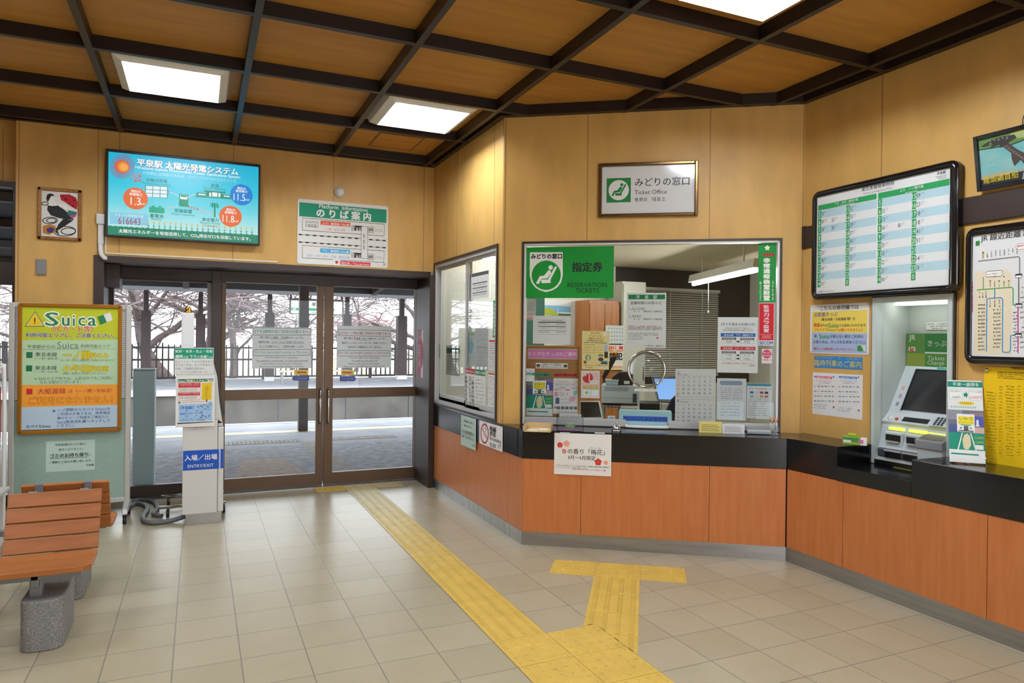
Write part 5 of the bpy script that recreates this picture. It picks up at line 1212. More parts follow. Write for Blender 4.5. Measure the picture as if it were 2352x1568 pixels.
s = Sheet(BP_, [(122, 116), (732, 134), (740, 866), (135, 884)], mat('gloss_yellow_green', (196, 204, 52), 0.2), th=0.001, off=0.0345, zoom=Z2)
s.poly([(122, 326), (734, 326), (736, 604), (128, 604)], 'b9d6ae', 1); s.poly([(128, 604), (736, 604), (738, 742), (131, 742)], 'f2a23c', 1); s.poly([(131, 742), (738, 730), (740, 866), (135, 884)], 'bcd4e4', 2)
s.poly([(122, 300), (734, 300), (734, 328), (122, 328)], 'd4e080', 1) if False else None
tri = lambda r, col, lv: s.poly([(209, 206-60*r+0), (209-62*r, 206+36*r), (209+62*r, 206+36*r)], col, lv)
tri(1.0, '3a3a2a', 2); tri(.88, 'f2f0e0', 3); tri(.8, 'f0c818', 4); s.rect(205, 188, 213, 214, KK, 6); s.disc(209, 222, 4.5, KK, 6, 12)
for off_, cc, lv in ((.075, 'f4f2e4', 3), (.018, '2a7a4a', 5)):
    for ch, x0_, x1_, hh in (('S', 276, 354, 84), ('u', 380, 424, 52), ('i', 447, 457, 66), ('c', 481, 522, 52), ('a', 541, 590, 52)): s.text(ch, x0_, 196+(84-hh)/2+(x0_-276)*.006, x1_, 196+(84-hh)/2+(x0_-276)*.006, cc, off_, h=hh, lv=lv)
s.poly([(597, 182), (678, 156), (694, 204), (616, 234)], 'e4e6e0', 3); s.poly([(597, 182), (636, 170), (658, 218), (616, 234)], '2a7a4a', 4)
s.text('（ICカード等）', 322, 258, 572, 258, 'f4f0e0', .05, lv=3); s.text('（ICカード等）', 322, 258, 572, 258, 'd0522e', .02, lv=5)
s.text('利用可能エリアに、ご注意ください。', 154, 297, 706, 298, 'f0f0e0', .06, lv=3); s.text('利用可能エリアに、ご注意ください。', 154, 297, 706, 298, '3a3c7a', .022, lv=5)
s.text('平泉駅からの', 166, 368, 340, 366, '5a6a5c', .01); s.text('Suica', 352, 360, 484, 358, '6a8a70', .0, h=44); s.text('利用可能エリア', 498, 366, 682, 366, '5a6a5c', .01); s.poly([(138, 384), (716, 382), (716, 384), (138, 387)], '8a9a8a', 3)
for y in (419, 502): s.rect(161, y-19, 200, y+18, '1c6a42', 3)
s.text('東北本線', 218, 416, 352, 415, '3a4a42', .008); s.text('（一ノ関〜盛岡 間）', 212, 442, 362, 440, '6a7a70'); s.text('一ノ関', 388, 422, 552, 422, '8a7a20', .05, lv=3, h=50); s.text('一ノ関', 388, 422, 552, 422, 'e8d024', .02, lv=5, h=48); s.text('駅のみ', 556, 425, 672, 424, '8a7a20', .06, lv=3); s.text('駅のみ', 556, 425, 672, 424, 'e8d024', .02, lv=5); s.text('（山ノ目・前沢〜盛岡はご利用になれません）', 372, 454, 710, 452, '6a7a70')
s.text('東北本線', 218, 499, 352, 498, '3a4a42', .008); s.text('（一ノ関〜仙台 間）', 212, 524, 362, 522, '6a7a70'); s.text('小牛田', 388, 504, 552, 503, '8a7a20', .05, lv=3); s.text('小牛田', 388, 504, 552, 503, 'e8d024', .02, lv=5); s.text('駅以南', 556, 506, 672, 505, '8a7a20', .06, lv=3); s.text('駅以南', 556, 506, 672, 505, 'e8d024', .02, lv=5); s.text('（有壁〜田尻はご利用になれません）', 386, 536, 660, 534, '6a7a70')
s.text('※ 仙台エリア内では、上記以外でもご利用に', 216, 568, 702, 562, '5a6a60', .004); s.text('なれる駅がございます。', 250, 590, 506, 586, '5a6a60', .004)
s.rect(167, 628, 206, 663, 'cc2a2a', 3); s.text('大船渡線', 236, 644, 412, 642, 'b83a34', .012); s.text('は（一ノ関〜気仙沼）', 430, 644, 696, 640, 'b83a34', .006)
s.text('ご利用になれません！', 182, 703, 702, 694, 'c85a1a', .05, lv=3); s.text('ご利用になれません！', 182, 703, 702, 694, 'f0b030', .012, lv=5)
s.text('※', 330, 766, 352, 766, '3a4a8a'); 
for k, t_ in enumerate(('一ノ関駅からモバイルSuicaを', 'ご利用のお客さまは、携帯電話', '機のチャージ残高をご確認の上、', 'Suica簡易改札機へタッチして', 'ください。')): s.text(t_, 362, 760+k*24.5, 690 if k < 4 else 470, 755+k*24.5+(2 if k == 4 else 0), '3a4a8a', .008)
s.text('モバイルSuica', 172, 861, 322, 859, '2a2a2c', .02)
s.build('poster_sheet', parent=PO)
s = Sheet(BP_, [(284, 955), (590, 944), (588, 1132), (286, 1145)], 'c2dcd2', th=0.001, off=0.0105, zoom=Z2)
s.text('平泉駅構内のゴミ箱は、', 340, 976, 536, 972, KK, .004); s.text('撤去となりました。', 364, 1006, 516, 1002, KK, .004); s.text('ゴミのお持ち帰り', 310, 1045, 545, 1037, KK, .02); s.text('に', 548, 1040, 564, 1039, KK); s.line(312, 1062, 550, 1053, 2, KK, 4); s.text('ご理解とご協力お願い致します。', 306, 1084, 572, 1076, KK, .008); s.text('平泉駅', 534, 1104, 584, 1102, KK, .006)
s.build('notice', 'pale green take your rubbish home paper pinned on the felt notice board', 'notice')

# ---------------- card reader post by the doors
IC = thing('card_reader_post', 'white entry and exit card reader post standing before the platform doors', 'card reader', (-0.17, 1.1, 0))
KP = yplane(0.93)
KW = mat('warm_white_steel', (212, 212, 206), 0.42)
adopt(G().box((-0.288, 0.94, 0), (-0.012, 1.23, 0.09), STEEL).build('base_plate', bevel=0.002), IC)
adopt(G().box((-0.313, 0.93, 0.088), (-0.048, 1.25, 0.86), KW).build('body', bevel=0.004), IC)
adopt(G().box((-0.046, 0.94, 0.088), (0.0, 1.25, 0.80), KW).box((-0.046, 0.945, 0.80), (-0.006, 1.25, 0.83), ALU).build('side_cover', bevel=0.008), IC)
g = G().prism([(-0.33, 0.86), (-0.05, 0.86), (-0.01, 0.83), (-0.035, 1.0), (-0.055, 1.22), (-0.09, 1.36), (-0.33, 1.36)], -1.24, -0.95, KW, T=Matrix(((1, 0, 0, 0), (0, 0, -1, 0), (0, 1, 0, 0), (0, 0, 0, 1))))
adopt(g.build('reader_head', bevel=0.01), IC)
g = G().prism([(-0.052, 1.18), (-0.044, 1.18), (0.006, 0.92), (-0.008, 0.885), (-0.03, 0.905)], -1.22, -0.96, BLACK, T=Matrix(((1, 0, 0, 0), (0, 0, -1, 0), (0, 1, 0, 0), (0, 0, 0, 1))))
adopt(g.build('reader_panel', bevel=0.003), IC)
adopt(G().box((-0.33, 0.97, 1.2), (-0.235, 1.06, 1.752), mat('pole_white', (226, 228, 228), 0.4)).build('pole', bevel=0.006), IC)
adopt(G().lathe((-0.282, 1.01, 1.752), [(0.03, 0), (0.03, 0.012), (0.022, 0.018), (0.024, 0.04), (0.016, 0.05), (0, 0.052)], mat('brass_beacon', (190, 140, 50), 0.2, metal=0.9), 20).build('beacon'), IC)
g = G()
for k in (0, 1):
    for q in (0, 1): adopt(G().box((-0.235+k*0.052, 0.922, 0.795+q*0.014), (-0.20+k*0.052, 0.931, 0.802+q*0.014), ALB).build('vent', bevel=0.002), IC)
s = Sheet(KP, [(1136, 1014), (1360, 1004), (1360, 1126), (1137, 1136)], '2456b8', th=0.0006, off=0.0, zoom=Z2)
s.text('入場／出場', 1146, 1058, 1348, 1050, 'eef0f4', .02); s.text('ENTRY/EXIT', 1166, 1110, 1326, 1102, 'e4e8f0', .012); s.build('entry_label', parent=IC)
s = Sheet(KP, [(1370, 1003), (1387, 1002), (1388, 1120), (1369, 1124)], '2456b8', th=0.0006, off=-0.0095, zoom=Z2); s.build('entry_label', parent=IC)
s = Sheet(yplane(0.915), [(50, 70), (745, 60), (755, 530), (40, 555)], 'dfe2e0', th=0.0015, off=0.0, zoom=E6)
s.poly([(48, 80), (740, 72), (738, 250), (50, 264)], '1f9270', 1); s.text('前沢・水沢・北上・花巻', 62, 133, 724, 122, 'e6f2ec', .02); s.text('盛岡', 64, 226, 192, 222, 'e6f2ec', .03); s.text('方面', 204, 234, 296, 231, 'e6f2ec', .01); s.text('下り', 316, 224, 440, 220, 'e6f2ec', .02); s.text('の', 456, 228, 500, 226, 'e6f2ec', .01); s.text('各駅', 508, 222, 636, 218, 'e6f2ec', .02); s.text('では', 646, 226, 734, 224, 'e6f2ec', .01)
s.text('Ｓｕｉｃａ・ＰＡＳＵＭＯなど', 60, 314, 738, 304, '5a5a5c', -.004); s.text('ＩＣカードは、エリアをまたぐ', 62, 378, 738, 366, '5a5a5c', -.004); s.text('ため、ご利用できません', 60, 446, 594, 436, '5a5a5c', -.004); s.text('※きっぷでのご乗車をお願いします', 150, 506, 660, 496, '8a8a8c', .0)
s.build('notice', 'upper white and green notice taped on the card reader post', 'notice')
s = Sheet(yplane(0.918), [(52, 556), (758, 530), (782, 1475), (80, 1500)], 'e6e6e2', th=0.0015, off=0.0, zoom=E6)
s.poly([(86, 640), (728, 614), (728, 668), (88, 698)], '1c6a42', 1); s.text('Suicaご利用エリアのご案内', 94, 672, 720, 648, 'eef2ec', .03)
for (y, h, rd) in ((702, 172, 92), (878, 144, 58)):
    s.poly([(102, y+6), (498, y-10), (502, y+h-18), (108, y+h)], 'c83a40', 1); s.poly([(108, y+rd), (494, y+rd-14), (497, y+h-24), (112, y+h-6)], 'ecebe6', 2)
    for k in range(3): s.micro(125, y+rd+18+k*17, 450, y+rd+6+k*17, 'b06a60' if k == 1 else '5a5a5a', 13)
    for k in range(2 if rd > 60 else 1): s.micro(112, y+24+k*26, 480, y+10+k*26, 'f0d8d4', 15)
s.poly([(524, 698), (708, 690), (708, 998), (530, 1004)], 'e4c022', 1); s.disc(678, 716, 38, 'e8c83a', 2)
for k in range(10): s.micro(590, 760+k*21, 640, 758+k*21, '5a5030', 12)
s.line(622, 978, 622, 1054, 10, '2a6a2a', 3); s.line(602, 1000, 640, 1032, 9, 'c82a2a', 4); s.line(640, 998, 602, 1034, 9, 'c82a2a', 4)
s.poly([(116, 1040), (140, 1036), (156, 1074), (118, 1076)], '3a7a30', 2); s.micro(176, 1052, 580, 1030, 'c85a5a', 16)
s.poly([(126, 1092), (728, 1064), (732, 1372), (134, 1404)], 'a4c8ec', 1); s.disc(690, 1064, 38, '8ab8e4', 2)
s.text('［平泉駅］', 150, 1150, 388, 1146, '2a6ab8', .02); s.text('は', 252, 1202, 280, 1200, '2a2a3a', .02); s.text('仙台エリア', 152, 1256, 384, 1248, '2a6ab8', .02); s.text('です', 242, 1303, 300, 1300, '2a2a3a', .02); s.micro(190, 1350, 384, 1342, '4a7ab0', 12); s.micro(160, 1374, 410, 1364, '4a7ab0', 12)
rnd = random.Random(5)
for k in range(44):
    x = rnd.randint(420, 700); y = rnd.randint(1085, 1320); s.rect(x, y, x+rnd.randint(14, 44), y+7, '4a5a70', 3)
for k in range(6): s.rect(462+k*24, 1340, 470+k*24, 1384, '4a5a70', 3)
s.poly([(112, 1418), (752, 1390), (752, 1404), (112, 1440)], '3a3a3c', 1)
s.build('notice', 'lower white notice with yellow and blue area maps on the card reader post', 'notice')

# rolling base frame beside the post
RF = thing('rolling_frame', 'low chrome tube frame on black casters behind the card reader post', 'frame', (-0.25, 1.5, 0))
for y in (1.285, 1.74): adopt(G().tube([(-0.50, y, 0.085), (0.03, y, 0.085)], 0.013, CHROME, 12).build('tube'), RF)
adopt(G().tube([(-0.29, 1.285, 0.085), (-0.29, 1.74, 0.085)], 0.013, CHROME, 12).build('tube'), RF)
for x, y in ((-0.43, 1.285), (-0.44, 1.74), (0.015, 1.285), (0.0, 1.74)):
    adopt(G().tube([(x-0.012, y, 0.032), (x+0.012, y, 0.032)], 0.032, BLACK, 18).cyl((x, y, 0.05), (x, y, 0.08), 0.008, DGREY, 8).build('caster'), RF)
def smooth_path(P, n=8):
    P = [np.array(p) for p in P]; out = []
    for i in range(len(P)-1):
        p0, p1, p2, p3 = P[max(i-1, 0)], P[i], P[i+1], P[min(i+2, len(P)-1)]
        for k in range(n):
            t = k/n; out.append(tuple(0.5*((2*p1)+(-p0+p2)*t+(2*p0-5*p1+4*p2-p3)*t*t+(-p0+3*p1-3*p2+p3)*t**3)))
    return out+[tuple(P[-1])]
HG = mat('grey_corrugated_hose', (92, 94, 98), 0.5)
pts = smooth_path([(*ptz(428, 1184, .05), .05), (*ptz(390, 1196, .02), .02), (*ptz(345, 1200, .02), .02), (*ptz(328, 1190, .02), .02), (*ptz(338, 1170, .02), .02), (*ptz(334, 1160, .02), .02), (*ptz(312, 1156, .02), .02), (*ptz(292, 1166, .02), .02)])
HS = thing('cable_hose', 'grey corrugated hose looping over the floor left of the card reader post', 'hose', tuple(pts[20]))
radii = [0.019+0.002*(i % 2) for i in range(len(pts))]
adopt(G().tube(pts, 0.02, HG, 10, radii=radii).build('hose'), HS)
p0 = Vector(pts[0]); adopt(G().tube([(-0.29, p0.y, 0.05), (p0.x-0.01, p0.y, 0.05)], 0.026, STEEL, 14).build('coupling'), HS)
pts = smooth_path([(*ptz(372, 1184, .018), .018), (*ptz(352, 1180, .018), .018), (*ptz(362, 1166, .018), .018), (*ptz(352, 1152, .018), .018), (*ptz(324, 1147, .018), .018), (*ptz(302, 1150, .018), .018)])
tag(G().tube(pts, 0.018, HG, 10, radii=[0.0165+0.002*(i % 2) for i in range(len(pts))]).build('cable_hose'), 'second grey hose curving behind the first, near the notice board caster', 'hose')

# ---------------- things cut by the left edge
LR = thing('banner_stand', 'white tube stand with a red panel cut by the left edge of the view', 'stand', (-1.95, 1.0, 0))
x_, _ = yplane(1.0).hit(9, 960)
adopt(G().tube(smooth_path([(x_-0.45, 1.0, 0.02), (x_-0.45, 1.0, 1.22), (x_-0.40, 1.0, 1.30), (x_-0.05, 1.0, 1.30), (x_, 1.0, 1.22), (x_, 1.0, 0.02)], 6), 0.014, WHITE, 10).build('tube_frame'), LR)
for zz0, zz1, m_ in ((0.77, 1.16, mat('red_panel', (150, 44, 22), 0.5)), (0.70, 0.765, mat('blue_panel', (150, 176, 214), 0.5)), (0.12, 0.69, mat('cream_panel', (196, 184, 160), 0.5))):
    adopt(G().box((x_-0.43, 0.995, zz0), (x_-0.02, 1.005, zz1), m_).build('panel'), LR)
for xx in (x_-0.45, x_): adopt(G().box((xx-0.02, 0.86, 0), (xx+0.02, 1.12, 0.025), WHITE).build('foot', bevel=0.005), LR)
tx, ty = ptz(23, 1118, 0.55)
TBL = thing('side_table', 'low white table cut by the left edge, behind the near bench seat', 'table', (tx-0.3, ty-0.2, 0))
adopt(G().box((tx-0.6, ty-0.38, 0.53), (tx, ty, 0.555), ALB).build('tabletop', bevel=0.004), TBL)
for xx, yy in ((tx-0.04, ty-0.04), (tx-0.04, ty-0.34), (tx-0.56, ty-0.04), (tx-0.56, ty-0.34)): adopt(G().box((xx-0.017, yy-0.017, 0), (xx+0.017, yy+0.017, 0.53), WHITE).build('leg', bevel=0.003), TBL)
adopt(G().box((tx-0.59, ty-0.37, 0.2), (tx-0.01, ty-0.01, 0.22), ALB).build('shelf', bevel=0.003), TBL)

# ---------------- ticket machine in the right wall
VM = thing('ticket_machine', 'pale grey ticket machine with a slanted screen set in the right wall', 'ticket machine', (XC+0.1, -2.36, 0.75))
MW = WALLC.M(0, 0)
PALE = mat('pale_grey_green_metal', (196, 206, 202), 0.4); PANEL = mat('machine_pale_blue', (198, 208, 212), 0.38); MIDG = mat('machine_mid_grey', (142, 146, 150), 0.42); CHAR = mat('machine_charcoal', (66, 70, 80), 0.4)
YLIT = mat('yellow_lit_strip', (236, 236, 90), 0.4, emit=0.9)
def vp(g, name, bevel=0.0, par=None): return adopt(g.build(name, bevel=bevel, M=MW), par or VM)
a0_, a1_, zb_, zt_ = 2.088, 2.636, 0.751, 1.868
g = G(); g.box((2.072, 0.882, -0.02), (2.084, 1.885, 0.01), DBROWN).box((2.64, 0.882, -0.02), (2.652, 1.885, 0.01), DBROWN).box((2.084, 1.873, -0.02), (2.64, 1.885, 0.01), DBROWN); vp(g, 'outer_trim', 0.002)
g = G()
for A, B in (((a0_-0.005, 0.752), (a0_+0.02, zt_)), ((a1_-0.03, 0.752), (a1_, zt_)), ((a0_+0.02, zt_-0.035), (a1_-0.03, zt_))): g.box((*A, -0.05), (*B, 0.02), PALE)
vp(g, 'surround', 0.003)
g = G().box((a0_-0.004, 0.752, -0.34), (a0_+0.010, zt_-0.01, -0.02), PALE).box((a1_-0.012, 0.752, -0.34), (a1_, zt_-0.01, -0.02), PALE).box((a0_, zt_-0.03, -0.34), (a1_, zt_-0.01, -0.02), PALE).box((a0_, 0.752, -0.345), (a1_, zt_-0.01, -0.33), PALE); vp(g, 'niche_lining')
g = G().box((a0_+0.05, zt_-0.05, -0.22), (a1_-0.05, zt_-0.036, -0.12), mat('niche_lamp', (250, 250, 246), 0.4, emit=4.0)); vp(g, 'niche_lamp')
TX = Matrix(((0, 0, 1, 0), (0, 1, 0, 0), (1, 0, 0, 0), (0, 0, 0, 1)))         # (d, z, a) -> (a, z, d)
body = [(-0.33, 0.755), (-0.012, 0.755), (-0.010, 0.80), (-0.05, 0.93), (-0.072, 1.015), (-0.062, 1.035), (-0.129, 1.094), (-0.297, 1.403), (-0.305, 1.41), (-0.33, 1.41)]
g = G().prism(body, a0_+0.012, a1_-0.014, PANEL, T=TX); vp(g, 'body')
def sl(a, t, lift, p0=(-0.129, 1.094), p1=(-0.297, 1.403)):   # point on a sloped face of the body
    d = np.array(p1)-np.array(p0); L = np.linalg.norm(d); d = d/L; n = np.array([d[1], -d[0]])
    q = np.array(p0)+d*t+n*lift; return (a, q[1], q[0])
def slquad(g, a0, a1, t0, t1, l0, l1, m, **k):
    P = [sl(a, t, l, **k) for l in (l0, l1) for a, t in ((a0, t0), (a1, t0), (a1, t1), (a0, t1))]
    g.add(P, [(3, 2, 1, 0), (4, 5, 6, 7), (0, 1, 5, 4), (1, 2, 6, 5), (2, 3, 7, 6), (3, 0, 4, 7)], m)
g = G(); slquad(g, 2.195, 2.64, 0.025, 0.325, 0.0005, 0.004, mat('dark_screen', (30, 31, 32), 0.18)); slquad(g, 2.188, 2.196, 0.018, 0.332, 0.0005, 0.008, BLACK); slquad(g, 2.188, 2.64, 0.325, 0.332, 0.0005, 0.008, BLACK); vp(g, 'screen')
for k, (t_, cc) in enumerate(((0.17, 'e8a07a'), (0.11, 'b89aa4'), (0.05, '8a9290'))): g = G(); slquad(g, 2.135, 2.155, t_, t_+0.028, 0.0005, 0.0012, pm(cc)); vp(g, 'pictogram')
g = G(); slquad(g, 2.33, 2.64, 0.34, 0.352, 0.0005, 0.0012, pm('2ab49a')); vp(g, 'green_label')
q1 = dict(p0=(-0.062, 1.035), p1=(-0.129, 1.094))
g = G(); slquad(g, 2.24, 2.42, 0.018, 0.058, 0.0005, 0.002, BLACK, **q1); vp(g, 'message_display')
g = G(); c_ = sl(2.20, 0.03, 0.0, **q1); g.lathe((0, 0, 0), [(0.011, 0), (0.011, 0.006), (0, 0.007)], mat('red_button', (190, 40, 34), 0.4), 14); vp(G(), 'x') if False else adopt(g.build('button', M=MW @ Matrix.Translation(c_) @ Matrix.Rotation(-0.85, 4, 'X')), VM)
g = G(); c_ = sl(2.15, 0.035, 0.0, **q1); g.lathe((0, 0, 0), [(0.02, 0), (0.02, 0.004), (0, 0.005)], WHITE, 16); adopt(g.build('button', M=MW @ Matrix.Translation(c_) @ Matrix.Rotation(-0.85, 4, 'X')), VM)
g = G(); slquad(g, 2.445, 2.61, 0.0, 0.085, 0.0005, 0.012, PANEL, **q1); kp_ = vp(g, 'keypad_plate', 0.002)
for r in range(4):
    for c in range(3):
        cc_ = sl(2.475+c*0.024, 0.014+r*0.018, 0.012, **q1); adopt(G().lathe((0, 0, 0), [(0.0085, 0), (0.0085, 0.004), (0, 0.005)], CHAR, 10).build('key', M=MW @ Matrix.Translation(cc_) @ Matrix.Rotation(-0.85, 4, 'X')), kp_)
for (x0, x1) in ((2.165, 2.275), (2.31, 2.43)): vp(G().box((x0, 0.985, -0.066), (x1, 1.003, -0.052), YLIT), 'lit_strip')
for (x0, x1) in ((2.15, 2.28), (2.30, 2.44)):
    g = G().box((x0, 0.87, -0.06), (x1, 0.975, -0.032), PANEL); ss_ = vp(g, 'slot_surround', 0.01)
    g = G().box((x0+0.012, 0.915, -0.04), (x1-0.012, 0.955, -0.026), BLACK).box((x0+0.02, 0.905, -0.035), (x1-0.02, 0.914, -0.018), ALU); vp(g, 'slot', par=ss_)
g = G().box((2.115, 0.80, -0.03), (2.50, 0.862, -0.004), CHAR); os_ = vp(g, 'outlet_surround', 0.012)
for (x0, x1) in ((2.18, 2.29), (2.31, 2.45)):
    vp(G().box((x0, 0.805, -0.02), (x1, 0.845, 0.0005), BLACK), 'outlet', par=os_); vp(G().box((x0-0.005, 0.846, -0.012), (x1+0.005, 0.856, 0.006), ALU), 'outlet_lip', par=os_)
vp(G().box((2.10, 0.752, -0.02), (2.50, 0.783, 0.012), BLACK).box((2.10, 0.783, -0.02), (2.50, 0.787, 0.0125), ALU), 'sill')
vp(G().box((2.26, 0.7525, 0.02), (2.45, 0.7535, 0.03), pm('c8b81e')), 'yellow_mark')
# coin hopper
g = G().prism([(-0.06, 0.755), (0.03, 0.755), (0.045, 0.90), (0.05, 0.955), (-0.05, 0.985)], 2.435, 2.605, PANEL, T=TX); ch_ = vp(g, 'coin_hopper', 0.008)
g = G().prism([(-0.04, 0.935), (0.055, 0.905), (0.058, 0.960), (-0.042, 0.990)], 2.43, 2.61, MIDG, T=TX); vp(g, 'hopper_rim', 0.006, ch_)
g = G(); P_ = [(2.445, 0.9855, -0.035), (2.595, 0.9855, -0.035), (2.595, 0.962, 0.045), (2.445, 0.962, 0.045), (2.50, 0.955, -0.02), (2.56, 0.955, -0.02), (2.56, 0.945, 0.02), (2.50, 0.945, 0.02)]
P_ = [(x, z+0.0035, d) for x, z, d in P_]
g.add(P_[:4], [(3, 2, 1, 0)], mat('hopper_bowl', (110, 106, 98), 0.4)); vp(g, 'hopper_bowl', par=ch_)
vp(G().box((2.45, 0.996, -0.045), (2.60, 1.002, -0.034), YLIT), 'lit_strip')
# lit header
s = Sheet(WALLC, [(896, 362), (1240, 358), (1240, 622), (893, 616)], mat('header_body', (60, 120, 60), 0.4), th=0.012, off=-0.312, zoom=D6, emit=0.42, board=False)
s.g.box((0, 0, 0), (s.w, s.h, s.th), mat('header_body', (60, 120, 60), 0.4))
s.poly([(896, 362), (1040, 361), (1040, 512), (895, 512)], '5f9a3e', 1); s.poly([(1040, 361), (1240, 358), (1240, 506), (1040, 506)], '2f8a3a', 1); s.poly([(895, 514), (1040, 514), (1040, 618), (893, 616)], '96b03c', 1); s.poly([(1040, 516), (1240, 518), (1240, 622), (1040, 618)], '4f9a34', 1); s.poly([(1040, 504), (1240, 506), (1240, 517), (1040, 516)], 'f2f6ea', 2)
s.text('JR', 914, 398, 966, 400, 'e4f0d8', .012); s.rect(912, 466, 964, 502, 'ecf0e4', 2, .2); s.text('ic', 924, 485, 954, 485, 'c83a2a', .05); s.text('きっぷ・', 1062, 436, 1240, 436, 'eef6e6', .0); s.text('Tickets', 1062, 550, 1194, 552, 'e6f2d8', -.004); s.text('Charge', 1060, 591, 1192, 594, 'e6f2d8', -.004)
s.build('lit_header', parent=VM)
s = Sheet(WALLC, [(1048, 272), (1240, 272), (1240, 334), (1046, 328)], 'e8ecea', th=0.002, off=-0.326, zoom=D6, round_=0.006); s.micro(1056, 285, 1230, 285, '6a6a6a', 8); s.micro(1076, 302, 1220, 302, '4a9a8a', 10); s.micro(1090, 318, 1180, 318, '6a6a6a', 8); s.build('sticker', parent=VM)

# ---------------- on the right counter
x, y = ptz(2192, 1068, 0.878)
BS = thing('leaflet_stand', 'tilted clear stand holding a white, green and photo travel leaflet on the counter', 'leaflet stand', (x, y, 0.878))
bl = np.array([*ptz(2153, 1060, 0.880), 0.880]); br = np.array([*ptz(2233, 1066, 0.880), 0.880])
uu = (br-bl)/np.linalg.norm(br-bl); W_ = np.linalg.norm(br-bl); nn = np.array([uu[1], -uu[0], 0]); nn = nn if nn @ (CAM-bl) > 0 else -nn
tilt = math.radians(20)
vv = np.array([0, 0, math.cos(tilt)])-nn*math.sin(tilt); n2 = np.cross(uu, vv)
class TPlane(Plane):
    def __init__(s, O, U, V): s.O = O; s.U = U; s.V = V; s.N = np.cross(U, V)
    def hit(s, u, v, off=0.0):
        d = RM.T @ np.array([(u-1176)/F_PX, (v-784)/F_PX, 1.0]); O = s.O+s.N*off
        p = CAM+d*(((O-CAM) @ s.N)/(d @ s.N)); return float((p-O) @ s.U), float((p-O) @ s.V)
    def M(s, a, b, off=0.0):
        p = s.O+s.U*a+s.V*b+s.N*off
        return Matrix(((s.U[0], s.V[0], s.N[0], p[0]), (s.U[1], s.V[1], s.N[1], p[1]), (s.U[2], s.V[2], s.N[2], p[2]), (0, 0, 0, 1)))
tp = TPlane(bl, uu, vv)
LQ = [(405, 122), (732, 148), (520, 886), (207, 840)]
s = Sheet(tp, LQ, 'dde2e0', th=0.002, off=0.0, zoom=D8)
def lf(x0, y0, x1, y1, col, lv=1):      # box in leaflet fractions
    s.lpoly([(x0*s.w, (1-y1)*s.h), (x1*s.w, (1-y1)*s.h), (x1*s.w, (1-y0)*s.h), (x0*s.w, (1-y0)*s.h)], col, lv)
def lt(t_, x0, x1, yc, hh, col, b_=0.0, lv=4):
    vs, fs, a, b2, c2_, d2 = letters(t_, b_, 1.0); s.g.add([((x0+(vx-a)*(x1-x0)/(b2-a))*s.w, (1-yc)*s.h+(vy-(c2_+d2)/2)*hh*s.h/(d2-c2_), s.z(lv)) for vx, vy in vs], fs, pm(col))
lf(0, .015, 1, .085, '16806a'); lt('平泉〜盛岡を', .15, .9, .05, .045, 'eef4ee', .02)
s.lpoly(rrect(.05*s.w, .755*s.h, .42*s.w, .885*s.h, .01), 'b8ccc4', 1); s.lpoly(rrect(.06*s.w, .76*s.h, .41*s.w, .88*s.h, .01), 'e6eae6', 2); s.lpoly(rrect(.6*s.w, .755*s.h, .97*s.w, .885*s.h, .01), 'b8ccc4', 1); s.lpoly(rrect(.61*s.w, .76*s.h, .96*s.w, .88*s.h, .01), 'e6eae6', 2)
lt('日帰りで往復すると', .09, .38, .14, .02, '4a4a4a'); lt('3,040円', .12, .36, .215, .03, '3a3a3a', .01); lt('ホリデーパスを利用', .64, .94, .14, .02, '4a4a4a'); lt('2,500円', .62, .95, .21, .04, 'c83a4a', .01)
s.lpoly([(.46*s.w, .80*s.h), (.52*s.w, .80*s.h), (.52*s.w, .775*s.h), (.58*s.w, .82*s.h), (.52*s.w, .865*s.h), (.52*s.w, .84*s.h), (.46*s.w, .84*s.h)], '16806a', 3)
s.lpoly([((.52+.24*math.cos(k*.3142))*s.w, (.715+.022*math.sin(k*.3142))*s.h) for k in range(20)], 'e6c82a', 2)
for k in range(9): lf(.36+k*.036, .275, .384+k*.036, .279, '6a5a10', 4); lf(.366+k*.036, .285, .38+k*.036, .293, '6a5a10', 4)
for k in range(11): lf(.08+k*.068, .325, .125+k*.068, .330, '16806a', 3); lf(.096+k*.068, .325, .104+k*.068, .345, '16806a', 3); lf(.08+k*.068, .338, .12+k*.068, .342, '16806a', 3)
def iwate(s_, F, T_):                      # the holiday pass leaflet design in fractions
    F(0, .0, 1, .46, '6a6c78'); F(0, .0, .4, .2, '8a8c96', 2); F(.62, .04, 1, .2, '8a7480', 2); F(0, .3, .3, .46, '4a5a8a', 2); F(.66, .12, .98, .32, '4a58ac', 3); F(.70, .34, 1, .46, 'c8a8a4', 2)
    F(.79, .19, .85, .31, 'e8e8f0', 4); F(.77, .29, .87, .32, 'e8e8f0', 4)
    F(0, .46, 1, .80, '1c8a70', 1); F(.0, .80, 1, 1, 'e4e8e4', 1); F(.05, .87, .82, .90, '1c8a70', 2)
    F(.24, .08, .74, .44, 'e8eae6', 5); F(.28, .13, .72, .29, 'e6d838', 6); F(.34, .295, .64, .312, '1c8a70', 6); F(.43, .32, .56, .42, '5a5c60', 6); F(.29, .41, .70, .43, '3a3a3c', 6)
    T_('いわて', .31, .70, .175, .07, '4a5a3a', .0, 8); T_('ホリデー・パス', .29, .71, .255, .05, 'd86a3a', .0, 8)
sub = [0.0, 0.0]
y0_, y1_ = .37, .97
F2 = lambda x0, y0, x1, y1, c, lv=1: lf(x0, y0_+(y1_-y0_)*y0, x1, y0_+(y1_-y0_)*y1, c, lv)
T2 = lambda t_, x0, x1, yc, hh, c, b_=0.0, lv=8: lt(t_, x0, x1, y0_+(y1_-y0_)*yc, hh*(y1_-y0_), c, b_, lv)
iwate(s, F2, T2)
yy = lambda f: (1-(y0_+(y1_-y0_)*f))*s.h
